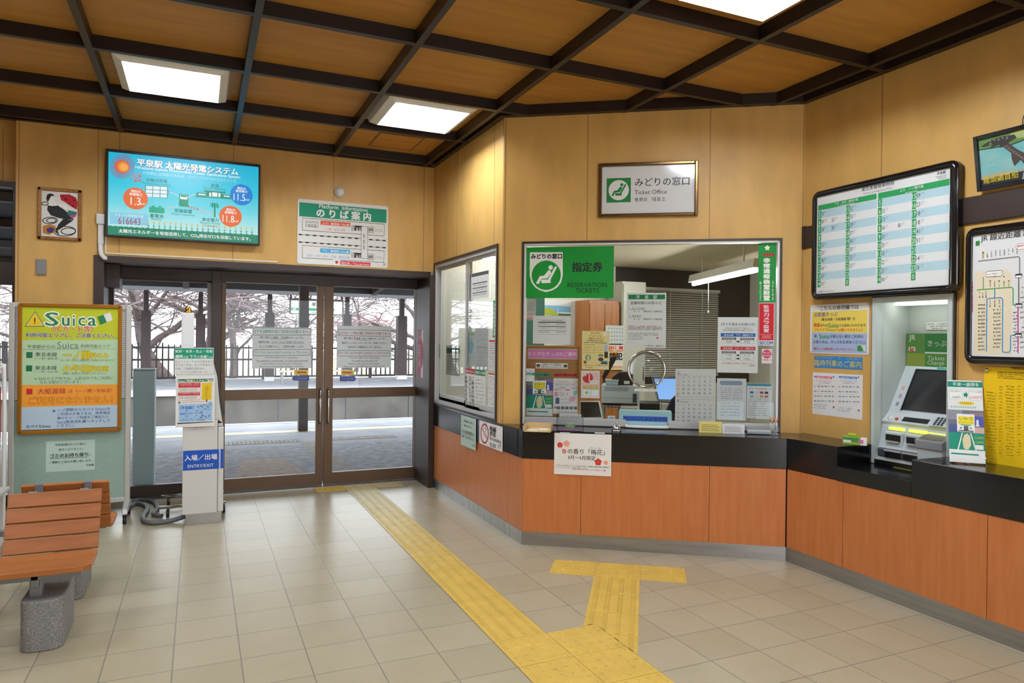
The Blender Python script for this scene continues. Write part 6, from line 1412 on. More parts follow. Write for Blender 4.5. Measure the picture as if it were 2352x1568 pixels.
for sx in (-1, 1):
    s.lpoly([((.5+sx*.10)*s.w, yy(.46)), ((.5+sx*.13)*s.w, yy(.46)), ((.5+sx*.27)*s.w, yy(.80)), ((.5+sx*.23)*s.w, yy(.80))][::sx], 'e4e8e4', 3)
s.lpoly([(.40*s.w, yy(.74)), (.44*s.w, yy(.79)), (.54*s.w, yy(.79)), (.62*s.w, yy(.7)), (.60*s.w, yy(.52)), (.52*s.w, yy(.47)), (.44*s.w, yy(.5)), (.38*s.w, yy(.6))], 'd8d0a8', 4)
for sx in (.35, .63): s.lpoly([((sx+.03*math.cos(k*.5236))*s.w, yy(.365)+.03*s.w*math.sin(k*.5236)) for k in range(12)], '1c8a70', 7)
T2('2,500円', .72, .96, .55, .05, 'd8d83a', .0); T2('1,250円', .72, .96, .64, .05, 'd8d83a', .0); F2(.72, .69, .96, .78, 'e4e8e4', 3)
s.build('leaflet', parent=BS)
g = G().box((-0.004, -0.002, -0.008), (s.w+0.004, s.h*0.62, -0.001), ACRYL); adopt(g.build('clear_holder', M=tp.M(s.a0, s.b0, 0)), BS)
g = G().prism([(0, 0), (0.10, 0), (0.02, 0.05)], s.w-0.03, s.w-0.012, mat('pale_wood_block', (200, 184, 150), 0.6), T=Matrix(((0, 0, 1, 0), (0, 1, 0, 0), (-1, 0, 0, 0), (0, 0, 0, 1))))
pm_ = Matrix(((uu[0], 0, nn[0], bl[0]), (uu[1], 0, nn[1], bl[1]), (uu[2], 1, 0, 0.8785), (0, 0, 0, 1)))
adopt(g.build('prop', M=pm_ @ Matrix.Translation((0, 0, -0.01))), BS)

x, y = ptz(1937, 1019, 0.878)
CB = thing('card_box', 'small green and white card box on the right counter beside the ticket machine', 'box', (x, y, 0.878), -1.2)
for nme, A, B, m_ in (('box', (-0.005, 0, 0), (0.10, 0.05, 0.055), mat('lime_green_card', (150, 178, 60), 0.5)), ('front_label', (0.0, -0.002, 0.02), (0.096, -0.0005, 0.05), mat('green_card_label', (70, 130, 70), 0.5)), ('flap', (0.0, -0.003, 0.012), (0.05, -0.0015, 0.03), WHITE), ('ribbon', (0.02, 0.01, 0.055), (0.08, 0.04, 0.075), mat('yellow_green_ribbon', (170, 186, 40), 0.5))):
    o = G().box(A, B, m_).build(nme, bevel=0.002 if nme != 'ribbon' else 0.008); o.parent = CB
x, y = ptz(1958, 1021, 0.878)
CC = thing('card_stand', 'small white folded card with pink print on the right counter', 'card', (x, y, 0.878), -1.0)
o = G().prism([(0, 0), (0.05, 0), (0.038, 0.05), (0.012, 0.05)], 0, 0.085, WHITE, T=Matrix(((0, 0, 1, 0), (1, 0, 0, 0), (0, 1, 0, 0), (0, 0, 0, 1)))).build('card', bevel=0.001); o.parent = CC
o = G().add([(0.02, 0.0005, 0.012), (0.065, 0.0005, 0.012), (0.065, 0.0065, 0.036), (0.02, 0.0065, 0.036)], [(0, 1, 2, 3)], pm('e06aa8')).build('print'); o.parent = CC; o.location.y = -0.0008

# ---------------- on the ticket window counter
def cthing(name, label, cat, u, v, z=0.873): return thing(name, label, cat, M=at_counter(u, v, z))
PW = mat('pale_box_wood', (214, 182, 132), 0.5, noise=0.1, nscale=8, stretch=(1, 10, 10))
TR = cthing('wooden_tray', 'shallow pale wooden tray of paper slips at the left end of the window counter', 'tray', 1202, 991)
w_, d_, h_ = 0.205, 0.17, 0.052
for A, B, n_ in (((0, 0, 0), (w_, d_, 0.006), 'bottom'), ((0, 0, 0), (0.007, d_, h_), 'side'), ((w_-0.007, 0, 0), (w_, d_, h_), 'side'), ((0, d_-0.007, 0), (w_, d_, h_), 'back')):
    o = G().box(A, B, PW).build(n_, bevel=0.001); o.parent = TR
M_ = at_counter(1202, 991) @ Matrix.Translation((0, 0, 0.0065))
for k in range(6):
    o = G().box((0, 0, 0), (0.085, 0.055, 0.0012), (WHITE, mat('yellow_slip', (222, 196, 110), 0.6), WHITE)[k % 3]).build('paper_slip', M=M_ @ Matrix.Translation((0.015+(k % 2)*0.088, 0.012+(k//2)*0.048, 0.0016*(k//2))) @ Matrix.Rotation(0.05*(k % 3-1), 4, 'Z'))
    tag(o, 'printed paper slip lying in the shallow wooden tray', 'paper', 'paper slips in the wooden tray')
AB = cthing('acrylic_box', 'clear acrylic sampler box with a green pot inside on the window counter', 'box', 1278, 989)
w_, d_, h_ = 0.20, 0.10, 0.125
for A, B, n_ in (((0, 0, 0), (w_, 0.003, h_), 'pane'), ((0, d_-0.003, 0), (w_, d_, h_), 'pane'), ((0, 0.003, 0), (0.003, d_-0.003, h_), 'pane'), ((w_-0.003, 0.003, 0), (w_, d_-0.003, h_), 'pane'), ((0.003, 0.003, 0), (w_-0.003, d_-0.003, 0.003), 'pane')):
    o = G().box(A, B, ACRYL).build(n_); o.parent = AB
AM = at_counter(1278, 989)
def on(AM, plane_off=0.0): return None
def lab(parent, M, w, h, base, rows, name):
    g = G().box((0, 0, 0), (w, h, 0.001), pm(base))
    for t_, x0, x1, yc, hh, col in rows:
        vs, fs, a, b2, c2_, d2 = letters(t_, 0.01, 1.0); g.add([(x0*w+(vx-a)*(x1-x0)*w/(b2-a), yc*h+(vy-(c2_+d2)/2)*hh*h/(d2-c2_), 0.0014) for vx, vy in vs], fs, pm(col))
    o = g.build(name, M=M); return adopt(o, parent)
VERT = Matrix(((1, 0, 0, 0), (0, 0, -1, 0), (0, 1, 0, 0), (0, 0, 0, 1)))
lab(AB, AM @ Matrix.Translation((0.022, -0.0015, 0.104)) @ VERT, 0.165, 0.024, 'e8e8e4', [('— = — = — = — = — =', .1, .9, .7, .2, '4a4a4a'), ('= — = — = — =', .1, .9, .3, .2, '4a4a4a')], 'label')
lab(AB, AM @ Matrix.Translation((0.032, -0.0015, 0.003)) @ VERT, 0.128, 0.012, 'd884cc', [('= — = — = — = — =', .06, .94, .5, .4, '7a2a6a')], 'pink_label')
o = tag(G().lathe((0, 0, 0), [(0, 0), (0.036, 0), (0.038, 0.004), (0.037, 0.05), (0.033, 0.053), (0.032, 0.047), (0.0, 0.046)], mat('sage_green_pot', (172, 196, 160), 0.6, noise=0.12, nscale=60), 26).build('pot', M=AM @ Matrix.Translation((0.1, 0.05, 0.0035))), 'small sage green pot inside the clear acrylic box', 'pot')
BL = cthing('call_bell', 'small chrome call bell on a black base on the ticket window counter', 'bell', 1416, 990)
o = G().box((-0.036, -0.028, 0), (0.036, 0.028, 0.017), BLACK).build('base', bevel=0.004); o.parent = BL
o = G().box((-0.026, -0.0295, 0.003), (0.026, -0.028, 0.012), WHITE).build('label'); o.parent = BL
o = G().lathe((0, 0, 0.021), [(0.030, 0), (0.029, 0.008), (0.022, 0.019), (0.010, 0.025), (0, 0.026)], CHROME, 24).build('dome'); o.parent = BL
o = G().lathe((0, 0, 0.045), [(0.003, 0), (0.003, 0.012), (0.008, 0.014), (0.008, 0.018), (0, 0.02)], CHROME, 14).build('plunger'); o.parent = BL
a0, z0 = DIAG.hit(1421, 980, -0.05); a1, z1 = DIAG.hit(1543, 946, -0.05)
DS = thing('customer_display', 'pale cyan customer display with a blue welcome band at the window opening', 'display', M=DIAG.M((a0+a1)/2, 0.873, -0.09))
DMx = DIAG.M(0, 0, 0)
g = G().prism(rrect(a0, 0.905, a1, z1+0.004, 0.012), -0.13, -0.045, mat('pale_cyan_plastic', (172, 214, 220), 0.4)); adopt(g.build('housing', M=DMx), DS)
g = G().prism(rrect(a0+0.03, 0.8735, a1-0.03, 0.91, 0.01), -0.12, -0.04, MATS['pale_cyan_plastic']); adopt(g.build('stand', M=DMx), DS)
s = Sheet(DIAG, [(978, 1157), (1742, 1170), (1740, 1250), (980, 1248)], pm('3f6fd0'), th=0.001, off=-0.0448, zoom=E5, emit=0.75)
s.text('いらっしゃいませ', 1064, 1203, 1660, 1213, '14205a', .01)
for x in (1020, 1698): s.rect(x-38, 1180, x+36, 1190, '24346a', 2); s.rect(x-30, 1194, x+28, 1206, '24346a', 2); s.rect(x-26, 1210, x-14, 1232, '24346a', 2); s.rect(x-4, 1210, x+8, 1232, '24346a', 2); s.rect(x+16, 1210, x+28, 1232, '24346a', 2)
s.build('welcome_band', parent=DS)
q0, q1_ = DIAG.hit(1436, 985)[0], DIAG.hit(1535, 985)[0]
pts = smooth_path([(q0+0.008, 0.886, -0.02), (q0+0.006, 0.886, 0.01), (q0+0.03, 0.886, 0.032), ((q0+q1_)/2, 0.886, 0.042), (q1_-0.03, 0.886, 0.032), (q1_-0.006, 0.886, 0.01), (q1_-0.008, 0.886, -0.02)], 6)
tag(G().tube(pts, 0.012, WHITE, 12).build('money_lip', M=DMx), 'white rounded lip bar below the cyan display at the window opening', 'lip bar')
for (u0, u1, u_, v_, base, lab_, col, zt_) in ((1606, 1657, 1606, 993, 'dccf7e', 'yellow card standing on the window counter below the paper calendar', 'a89a4a', 0.085), (1659, 1709, 1659, 995, 'dcdcdc', 'white card standing on the window counter right of the yellow card', 'a0a0a4', 0.072)):
    x, y = ptz(u0, v_, .873); x2, y2 = ptz(u1, v_+1, .873); w_ = math.hypot(x2-x, y2-y)
    t = thing('standing_card', lab_, 'card', M=Matrix.Translation((x, y, 0.873)) @ DIAGM)
    o = G().prism([(0, 0), (0.04, 0), (0.012, zt_), (0.008, zt_)], 0, w_, pm(base), T=Matrix(((0, 0, 1, 0), (1, 0, 0, 0), (0, 1, 0, 0), (0, 0, 0, 1)))).build('card'); o.parent = t
    g = G()
    for k in range(4): g.box((w_*.1, 0.0, zt_*(.2+.16*k)), (w_*(.9-.1*(k % 2)), 0.0004, zt_*(.2+.16*k)+0.004), pm(col))
    o = g.build('print', M=Matrix(((1, 0, 0, 0), (0, 1, 0.095, -0.0012), (0, 0, 1, 0), (0, 0, 0, 1)))); o.parent = t
PT = cthing('pen_tray', 'clear acrylic pen tray at the right end of the ticket window counter', 'tray', 1714, 997)
w_, d_, h_ = 0.235, 0.07, 0.055
for A, B in (((0, 0, 0), (w_, d_, 0.004)), ((0, 0, 0.004), (w_, 0.003, h_*.7)), ((0, d_-0.003, 0.004), (w_, d_, h_)), ((0, 0.003, 0.004), (0.003, d_-0.003, h_)), ((w_-0.003, 0.003, 0.004), (w_, d_-0.003, h_))):
    o = G().box(A, B, ACRYL).build('pane'); o.parent = PT
o = G().box((0.01, 0.008, 0.0045), (w_*.75, d_-0.01, 0.03), mat('white_slips', (226, 228, 230), 0.6)).build('slip_stack', M=at_counter(1714, 997)); tag(o, 'stack of white slips lying in the clear pen tray', 'paper stack')
for k in range(3):
    M_ = at_counter(1714, 997) @ Matrix.Translation((w_*(.80+.06*k), 0.035, 0.005)) @ Matrix.Rotation(0.10*(k-1), 4, 'Y')
    pn = thing('ballpoint_pen', 'orange topped ballpoint pen standing in the clear tray', 'pen', M=M_, group='pens in the counter tray')
    o = G().cyl((0, 0, 0), (0, 0, 0.085), 0.0045, mat('pen_clear_barrel', (206, 208, 212), 0.2), 10).build('barrel'); o.parent = pn
    o = G().cyl((0, 0, 0.085), (0, 0, 0.125), 0.0048, mat('pen_orange', (220, 120, 50), 0.4), 10).build('cap'); o.parent = pn

# ============================================================ inside the ticket office
OB = yplane(1.85)
OW = mat('office_wall_paint', (206, 208, 200), 0.6); OD = mat('office_wall_dimmed', (44, 40, 38), 0.45)
struct(G().box((2.16, 1.85, 0.0), (4.42, 1.95, 2.46), OW).box((4.42, 1.85, 0.0), (6.6, 1.95, 1.02), OW).build('wall_office_back'))
struct(G().box((4.42, 1.87, 1.02), (6.6, 1.95, 2.46), OD).build('wall_office_back_upper'))  # the dimness of the office is put into this wall's dark colour
struct(G().box((6.55, -4.6, 0.0), (6.6, 1.95, 2.46), OW).build('wall_office_right'))
struct(G().box((4.6, -4.6, 0.0), (6.6, -4.55, 2.46), OW).build('wall_office_front'))
g = G().prism([(2.16, 1.95), (2.16, -0.13), (XC+0.12, -1.43), (4.6, -1.6), (4.6, -4.6), (6.6, -4.6), (6.6, 1.95)][::-1], 2.46, 2.52, mat('cream_office_ceiling', (222, 212, 186), 0.6)); struct(g.build('ceiling_office'))
LPh = [np.array((4.79, 0.86, 2.18)), np.array((4.26, -0.70, 2.18))]
LF = thing('office_lamp', 'white hanging fluorescent batten with a pull cord inside the ticket office', 'lamp', tuple((LPh[0]+LPh[1])/2))
dv = (LPh[1]-LPh[0]); LL = np.linalg.norm(dv); dv = dv/LL; sd = np.array([-dv[1], dv[0], 0])
LM = Matrix(((dv[0], sd[0], 0, LPh[0][0]), (dv[1], sd[1], 0, LPh[0][1]), (0, 0, 1, LPh[0][2]), (0, 0, 0, 1)))
adopt(G().prism([(-0.05, 0.03), (0.05, 0.03), (0.035, 0.11), (-0.035, 0.11)], 0, LL, WHITE, T=Matrix(((0, 0, 1, 0), (1, 0, 0, 0), (0, 1, 0, 0), (0, 0, 0, 1)))).build('housing', M=LM), LF)
adopt(G().tube([(0.03, 0, 0.008), (LL-0.03, 0, 0.008)], 0.017, mat('office_tube', (255, 252, 246), 0.4, emit=115), 10).build('tube', M=LM), LF)
for q in (0.3, LL-0.3): adopt(G().cyl((q, 0, 0.10), (q, 0, 0.285), 0.008, WHITE, 8).build('hanger', M=LM), LF)
adopt(G().cyl((0.35, 0.05, -0.30), (0.35, 0.05, 0.05), 0.0025, WHITE, 6).lathe((0.35, 0.05, -0.32), [(0, 0), (0.008, 0.004), (0.006, 0.022), (0, 0.024)], WHITE, 10).build('pull_cord', M=LM), LF)
o = thing('office_lamp', 'second fluorescent batten on the office ceiling behind the green panel', 'lamp', (2.85, 1.2, 2.45))  # extra lamp added out of sight to brighten the office
adopt(G().box((2.4, 1.15, 2.40), (3.3, 1.25, 2.458), WHITE).build('housing'), o); adopt(G().tube([(2.43, 1.2, 2.375), (3.27, 1.2, 2.375)], 0.017, MATS['office_tube'], 10).build('tube'), o)
VBd = thing('venetian_blind', 'grey slatted venetian blind on the back wall of the ticket office', 'blind', (5.2, 1.8, 1.1))
g = G(); SLT = mat('blind_slat', (226, 226, 216), 0.5)
for k in range(38):
    z = 1.14+k*0.0278; g.add([(4.50, 1.815, z), (5.98, 1.815, z), (5.98, 1.842, z+0.020), (4.50, 1.842, z+0.020)], [(0, 1, 2, 3)], SLT)
adopt(g.build('slats'), VBd); adopt(G().box((4.49, 1.805, 2.19), (5.99, 1.848, 2.225), ALB).build('head_rail'), VBd)
for x in (4.75, 5.2, 5.7): adopt(G().box((x, 1.812, 1.12), (x+0.012, 1.8135, 2.2), ALB).build('tape'), VBd)
adopt(G().box((4.50, 1.812, 1.115), (5.98, 1.84, 1.132), ALB).build('bottom_rail'), VBd)
CBN = thing('wooden_cabinet', 'brown wooden cabinet standing against the office back wall', 'cabinet', (4.06, 1.7, 0))
OWD = mat('warm_cabinet_wood', (176, 116, 62), 0.45, col2=(150, 92, 44), nscale=4, stretch=(8, 1, 0.6))
adopt(G().box((3.86, 1.52, 0), (4.26, 1.84, 2.02), OWD).build('carcass', bevel=0.004), CBN)
for x in (3.865, 4.062): adopt(G().box((x, 1.503, 0.05), (x+0.193, 1.519, 1.98), OWD).build('door', bevel=0.003), CBN)
LK = thing('locker', 'tall pale grey locker right of the wooden cabinet in the office', 'locker', (4.45, 1.6, 0))
PG = mat('pale_locker_grey', (196, 198, 186), 0.45)
adopt(G().box((4.29, 1.50, 0), (4.62, 1.80, 2.25), PG).build('carcass', bevel=0.004), LK); adopt(G().box((4.30, 1.485, 0.06), (4.61, 1.499, 2.22), PG).build('door', bevel=0.003), LK); adopt(G().box((4.575, 1.474, 1.1), (4.59, 1.486, 1.25), STEEL).build('handle'), LK)
LKP = yplane(1.484)
s = Sheet(LKP, [(677, 697), (818, 694), (816, 830), (672, 828)], 'c4cccc', th=0.001, off=0.001, zoom=D1)
for r in range(4):
    for c in range(6): s.rect(694+c*20, 712+r*28, 702+c*20, 722+r*28, '8a9498', 1)
s.build('calendar', 'small grey month calendar stuck on the pale locker in the office', 'calendar')
s = Sheet(LKP, [(700, 838), (806, 838), (804, 1022), (690, 1020)], 'e4e2da', th=0.001, off=0.001, zoom=D1)
s.rect(704, 846, 802, 884, 'd0483c', 1); s.text('110番', 712, 857, 776, 857, 'f0e8e4', .02); s.text('非常通報装置設置', 708, 873, 798, 873, 'f0e8e4', .02); s.disc(740, 905, 26, 'ecc43a', 2); s.disc(740, 910, 16, 'd0483c', 3); s.text('防犯', 706, 918, 798, 918, KK, .04); s.rect(700, 994, 802, 1002, 'd8684a', 1); s.rect(700, 1004, 800, 1016, 'e8c85a', 1)
s.build('poster', 'white, red and yellow crime prevention poster on the office locker', 'poster')
s = Sheet(OB, [(218, 508), (420, 512), (420, 620), (216, 624)], 'd8dcdc', th=0.001, off=0.002, zoom=D1); s.poly([(218, 548), (420, 552), (420, 598), (218, 600)], '78acd0', 1); s.poly([(218, 575), (260, 566), (300, 585), (330, 612), (330, 622), (216, 624)], '9aa83a', 2); s.rect(350, 596, 420, 602, 'e4e8ea', 2); s.rect(326, 566, 330, 606, 'c8d4e0', 2); s.poly([(330, 605), (420, 608), (420, 620), (330, 622)], '3a6a4a', 3)
s.build('calendar', 'picture calendar of sky and yellow fields on the office back wall', 'calendar')
IB = thing('inner_noticeboard', 'brown wooden board standing behind the left of the ticket window', 'board', tuple(DIAG.pt(0.25, 0.9, -0.16)))
IBP = DIAG
IWD = mat('board_oak', (164, 116, 66), 0.5, col2=(146, 98, 52), nscale=5, stretch=(1, 8, 1))
b = Sheet(DIAG, [(75, 842), (494, 842), (484, 1404), (75, 1412)], IWD, th=0.014, off=-0.15, zoom=D1, board=False)
b.g.box((0.01, 0.01, 0), (b.w-0.01, b.h-0.01, 0.01), IWD); b.build('panel', parent=IB)
b = Sheet(DIAG, [(75, 842), (494, 842), (484, 1404), (75, 1412)], IWD, th=0.014, off=-0.15, zoom=D1, board=False)
frame_ring(b.g, 0, b.w, 0, b.h, 0.018, 0, 0.02, mat('board_edge_oak', (176, 124, 66), 0.45)); b.build('edge', parent=IB, bevel=0.003)
def bsheet(quad, base, zoom=D1, off=-0.138, th=0.001): return Sheet(DIAG, quad, base, th=th, off=off, zoom=zoom)
s = bsheet([(104, 866), (474, 864), (470, 944), (100, 942)], 'a8c4ac'); s.rect(110, 872, 466, 938, 'd07ab4', 1, .1); s.text('おトクなきっぷのご案内', 108, 906, 460, 900, 'f2e4ee', .01)
s.build('notice', 'pink lettered heading strip at the top of the wooden board', 'sign')
s = bsheet([(163, 972), (398, 972), (396, 1012), (162, 1012)], 'e4e4e0'); s.text('日帰りでご利用の', 210, 984, 352, 983, '3a3a3a', .01); s.text('お客さまにおすすめです!!', 200, 1001, 358, 1001, '3a3a3a', .01)
for x in (180, 380): s.rect(x-13, 982, x+13, 998, '3a3a3a', 2, .2); s.rect(x-10, 1000, x-3, 1007, '3a3a3a', 2); s.rect(x+3, 1000, x+10, 1007, '3a3a3a', 2)
s.build('notice', 'small white recommendation strip on the wooden board', 'sign')
s = bsheet([(155, 1046), (268, 1044), (268, 1068), (154, 1068)], '3a9a70'); s.text('エリア 岩手', 166, 1057, 252, 1057, '1c3a2a', .03); s.build('notice', 'narrow green area tag on the wooden board', 'tag')
s = bsheet([(300, 1048), (466, 1048), (466, 1070), (298, 1070)], 'b8404a'); s.text('仙台エリア 宮城・山形・福島', 306, 1059, 460, 1059, '3a1a1e', .03); s.build('notice', 'narrow red area tag on the wooden board', 'tag')
s = bsheet([(95, 1078), (288, 1075), (286, 1361), (92, 1360)], 'd8dcd8')
iwate(s, lf, lt)
for sx in (-1, 1): s.lpoly([((.5+sx*.10)*s.w, .54*s.h), ((.5+sx*.13)*s.w, .54*s.h), ((.5+sx*.27)*s.w, .20*s.h), ((.5+sx*.23)*s.w, .20*s.h)][::sx], 'e4e8e4', 3)
s.lpoly([(.40*s.w, .26*s.h), (.44*s.w, .21*s.h), (.54*s.w, .21*s.h), (.62*s.w, .3*s.h), (.60*s.w, .48*s.h), (.52*s.w, .53*s.h), (.44*s.w, .5*s.h), (.38*s.w, .4*s.h)], 'd8d0a8', 4)
for sx in (.35, .63): s.lpoly([((sx+.03*math.cos(k*.5236))*s.w, .635*s.h+.03*s.w*math.sin(k*.5236)) for k in range(12)], '1c8a70', 7)
lt('2,500円', .72, .96, .55, .05, 'd8d83a'); lt('1,250円', .72, .96, .63, .05, 'd8d83a'); lf(.74, .69, .96, .78, 'e4e8e4', 3)
s.build('flyer', 'green holiday pass flyer with a train front on the wooden board', 'flyer')
s = Sheet(DIAG, [(694, 276), (1284, 286), (1284, 1085), (694, 1080)], 'dedcda', th=0.001, off=-0.138, zoom=E4)
s.text('小さな旅', 752, 356, 876, 354, 'b06a80'); s.text('ホリデー・パス', 892, 356, 1218, 352, 'b0405a', .0); s.micro(740, 404, 1220, 404, '8a8a8c', 22); s.micro(740, 434, 1200, 434, '8a8a8c', 22)
s.text('2,720円', 796, 496, 976, 498, 'a83a5a'); s.text('1,350円', 1080, 498, 1252, 500, 'a83a5a')
for y in (536, 604, 636, 670): s.rect(724, y-12, 794, y+12, 'd8708a', 1, .4); s.micro(806, y, 940, y, '7a7a7c', 20)
s.rect(972, 530, 1062, 552, 'b83a6a', 1, .4); s.poly([(1150, 560), (1236, 548), (1240, 610), (1180, 680), (1140, 640)], '8ac4cc', 1); s.poly([(1080, 690), (1190, 680), (1196, 740), (1150, 800), (1040, 790), (1050, 740)], 'd8a0b8', 1); s.disc(1013, 637, 12, '7a2a4a', 2)
s.rect(746, 718, 834, 858, '5a6288', 1); s.micro(856, 752, 1010, 748, '6aa898', 24); s.micro(870, 832, 1120, 826, '7a7a7c', 20)
for k in range(5): s.rect(775+k*96, 912, 852+k*96, 980, '6a6a70', 1, .2)
s.rect(726, 926, 770, 958, '8a2a3a', 2); s.micro(780, 1030, 1240, 1030, '8a8a8c', 20); s.micro(780, 1058, 1240, 1058, '8a8a8c', 20)
s.build('flyer', 'white holiday pass flyer with pink prices on the wooden board', 'flyer')
s = Sheet(DIAG, [(22, 58), (272, 60), (272, 348), (20, 345)], 'e6e6e2', th=0.001, off=-0.045, zoom=E4); s.rect(22, 145, 272, 212, '3a9a8a', 1); s.micro(60, 108, 230, 112, '8a4a5a', 26); s.micro(76, 166, 236, 166, 'dfeee8', 22); s.micro(76, 194, 220, 194, 'dfeee8', 20); s.micro(90, 238, 210, 238, '9a9a9a', 14); s.micro(80, 280, 150, 280, '9a9a9a', 14)
s.build('card', 'small white and teal card at the left edge of the ticket window glass', 'card')
mat('dark_green_board', (22, 74, 60), 0.6)
b = Sheet(OB, [(84, 490), (225, 490), (225, 860), (84, 860)], MATS['dark_green_board'], th=0.012, off=0.001, zoom=D1); tag(b.build('chalkboard'), 'dark green board hanging at the far left inside the office', 'board')
s = Sheet(DIAG, [(84, 500), (164, 500), (160, 656), (82, 656)], 'd2d8da', th=0.001, off=-0.2, zoom=D1); s.rect(84, 640, 160, 654, 'd8a0b8', 1); s.rect(94, 520, 150, 590, 'b8c4d4', 1); s.micro(92, 612, 152, 612, '8a8aa0', 9); s.build('document_sheet', 'pale sheet with a pink foot at the far left inside the ticket window', 'document')
# desk and office machines, placed behind the window
DSK = thing('office_desk', 'pale grey working desk behind the ticket window', 'desk', tuple(DIAG.pt(1.1, 0, -0.5)))
adopt(G().box((0.06, 0.70, -1.15), (DL-0.12, 0.735, -0.13), mat('desk_grey', (150, 154, 156), 0.45)).build('desktop', M=DMx, bevel=0.004), DSK)
for a in (0.1, 1.1, DL-0.2): adopt(G().box((a, 0.0, -1.1), (a+0.04, 0.70, -0.16), DGREY).build('leg_panel', M=DMx), DSK)
def ibox(name, label, cat, tl, br, d, depth, m, zoom=D1, bevel=0.004, zmin=None):
    f = lambda q: DIAG.hit(zoom[0]+q[0]*zoom[2], zoom[1]+q[1]*zoom[2], d)
    A, B = f(tl), f(br); z0 = B[1] if zmin is None else zmin
    t = thing(name, label, cat, M=DIAG.M((A[0]+B[0])/2, z0, d-depth/2))
    o = adopt(G().box((A[0], z0, d-depth), (B[0], A[1], d), m).build('body' if True else '', M=DMx, bevel=bevel), t)
    return t, A, B, z0
CY = mat('office_machine_pale_cyan', (196, 210, 212), 0.4)
t, A, B, z0 = ibox('printer', 'large pale cyan office printer behind the speaking ring', 'printer', (605, 632), (1262, 950), -0.72, 0.36, CY, zoom=E5)
adopt(G().box((A[0]+0.03, A[1]-0.05, -0.7195), (B[0]-0.1, A[1]-0.01, -0.7185), mat('printer_grille', (160, 172, 174), 0.6)).build('grille', M=DMx), t)
zm = (A[1]*.3+B[1]*.7); adopt(G().box((A[0], zm-0.002, -0.7195), (B[0], zm+0.001, -0.7187), GREY).build('seam', M=DMx), t)
adopt(G().box((B[0]-0.06, B[1]+0.01, -0.7195), (B[0]-0.025, B[1]+0.09, -0.715), DGREY).build('latch', M=DMx), t)
t, A2, B2, z0 = ibox('wire_rack', 'chrome lattice edged rack carrying the office printer', 'rack', (600, 975), (1230, 1035), -0.70, 0.40, BLACK, zoom=E5)
top = A2[1]
for k in range(10):
    x0 = A2[0]+(B2[0]-A2[0])*k/10; x1 = A2[0]+(B2[0]-A2[0])*(k+1)/10
    g = G().cyl((x0, B2[1]+.004, -0.696), (x1, A2[1]-.004, -0.696), 0.0035, CHROME, 8); adopt(g.build('lattice_wire', M=DMx), t)
for zz in (A2[1]-0.003, B2[1]+0.003): adopt(G().cyl((A2[0], zz, -0.696), (B2[0], zz, -0.696), 0.0035, CHROME, 8).build('rail', M=DMx), t)
for xx in (A2[0]+0.01, B2[0]-0.01): adopt(G().cyl((xx, 0.736, -0.69), (xx, B2[1], -0.69), 0.008, CHROME, 8).cyl((xx, 0.736, -1.05), (xx, B2[1], -1.05), 0.008, CHROME, 8).build('leg', M=DMx), t)
zp = A[1]
def on_printer(name, label, cat, u0, u1, vt, d, depth, m):
    f = lambda u, v: DIAG.hit(E5[0]+u*E5[2], E5[1]+v*E5[2], d)
    a_, b_ = f(u0, vt), f(u1, vt); t = thing(name, label, cat, M=DIAG.M((a_[0]+b_[0])/2, zp, d-depth/2)); return t, a_[0], b_[0], a_[1]
t, x0, x1, zt2 = on_printer('black_device', 'black angular device with a white label on top of the printer', 'device', 790, 1150, 400, -0.80, 0.2, BLACK)
adopt(G().prism([(x0, zp+0.001), (x1, zp+0.001), (x1, zt2-0.03), (x1-0.03, zt2), (x0+0.06, zt2-0.005), (x0, zt2-0.05)], -1.0, -0.80, BLACK).build('body', M=DMx, bevel=0.004), t); adopt(G().box((x1-0.08, zp+0.012, -0.7995), (x1-0.03, zp+0.04, -0.7985), WHITE).build('label', M=DMx), t)
t, x0, x1, zt2 = on_printer('plastic_tub', 'frosted plastic tub standing on the printer', 'tub', 668, 905, 535, -0.745, 0.12, BLACK)
adopt(G().box((x0+.006, zp+0.001, -0.85), (x1-.006, zt2-.008, -0.75), mat('frosted_plastic', (172, 196, 200), 0.35)).build('tub', M=DMx, bevel=0.01), t); adopt(G().box((x0, zt2-.01, -0.855), (x1, zt2, -0.745), mat('frosted_plastic_rim', (190, 210, 212), 0.35)).build('rim', M=DMx, bevel=0.003), t)
f = lambda u, v, d, zoom=E5: DIAG.hit(zoom[0]+u*zoom[2], zoom[1]+v*zoom[2], d)
BMN = thing('monitor', 'black slanted monitor seen edge on behind the printer', 'monitor', tuple(DIAG.pt(*f(760, 400, -1.15), -1.15)))
P_ = [f(610, 500, -1.15), f(690, 500, -1.15), f(890, 130, -1.15), f(780, 140, -1.15)]
adopt(G().prism([(p[0], p[1]) for p in P_], -1.27, -1.15, BLACK).build('screen_housing', M=DMx, bevel=0.006), BMN); adopt(G().box((P_[0][0]+.01, 0.736, -1.25), (P_[1][0]-.01, P_[0][1]+.02, -1.19), DGREY).build('stand', M=DMx), BMN)
POS = thing('touch_terminal', 'white framed dark touch screen terminal low behind the window', 'terminal', tuple(DIAG.pt(*f(430, 1050, -0.4), -0.4)))
Q_ = [f(225, 895, -0.45), f(580, 895, -0.45), f(640, 1195, -0.36), f(225, 1205, -0.36)]
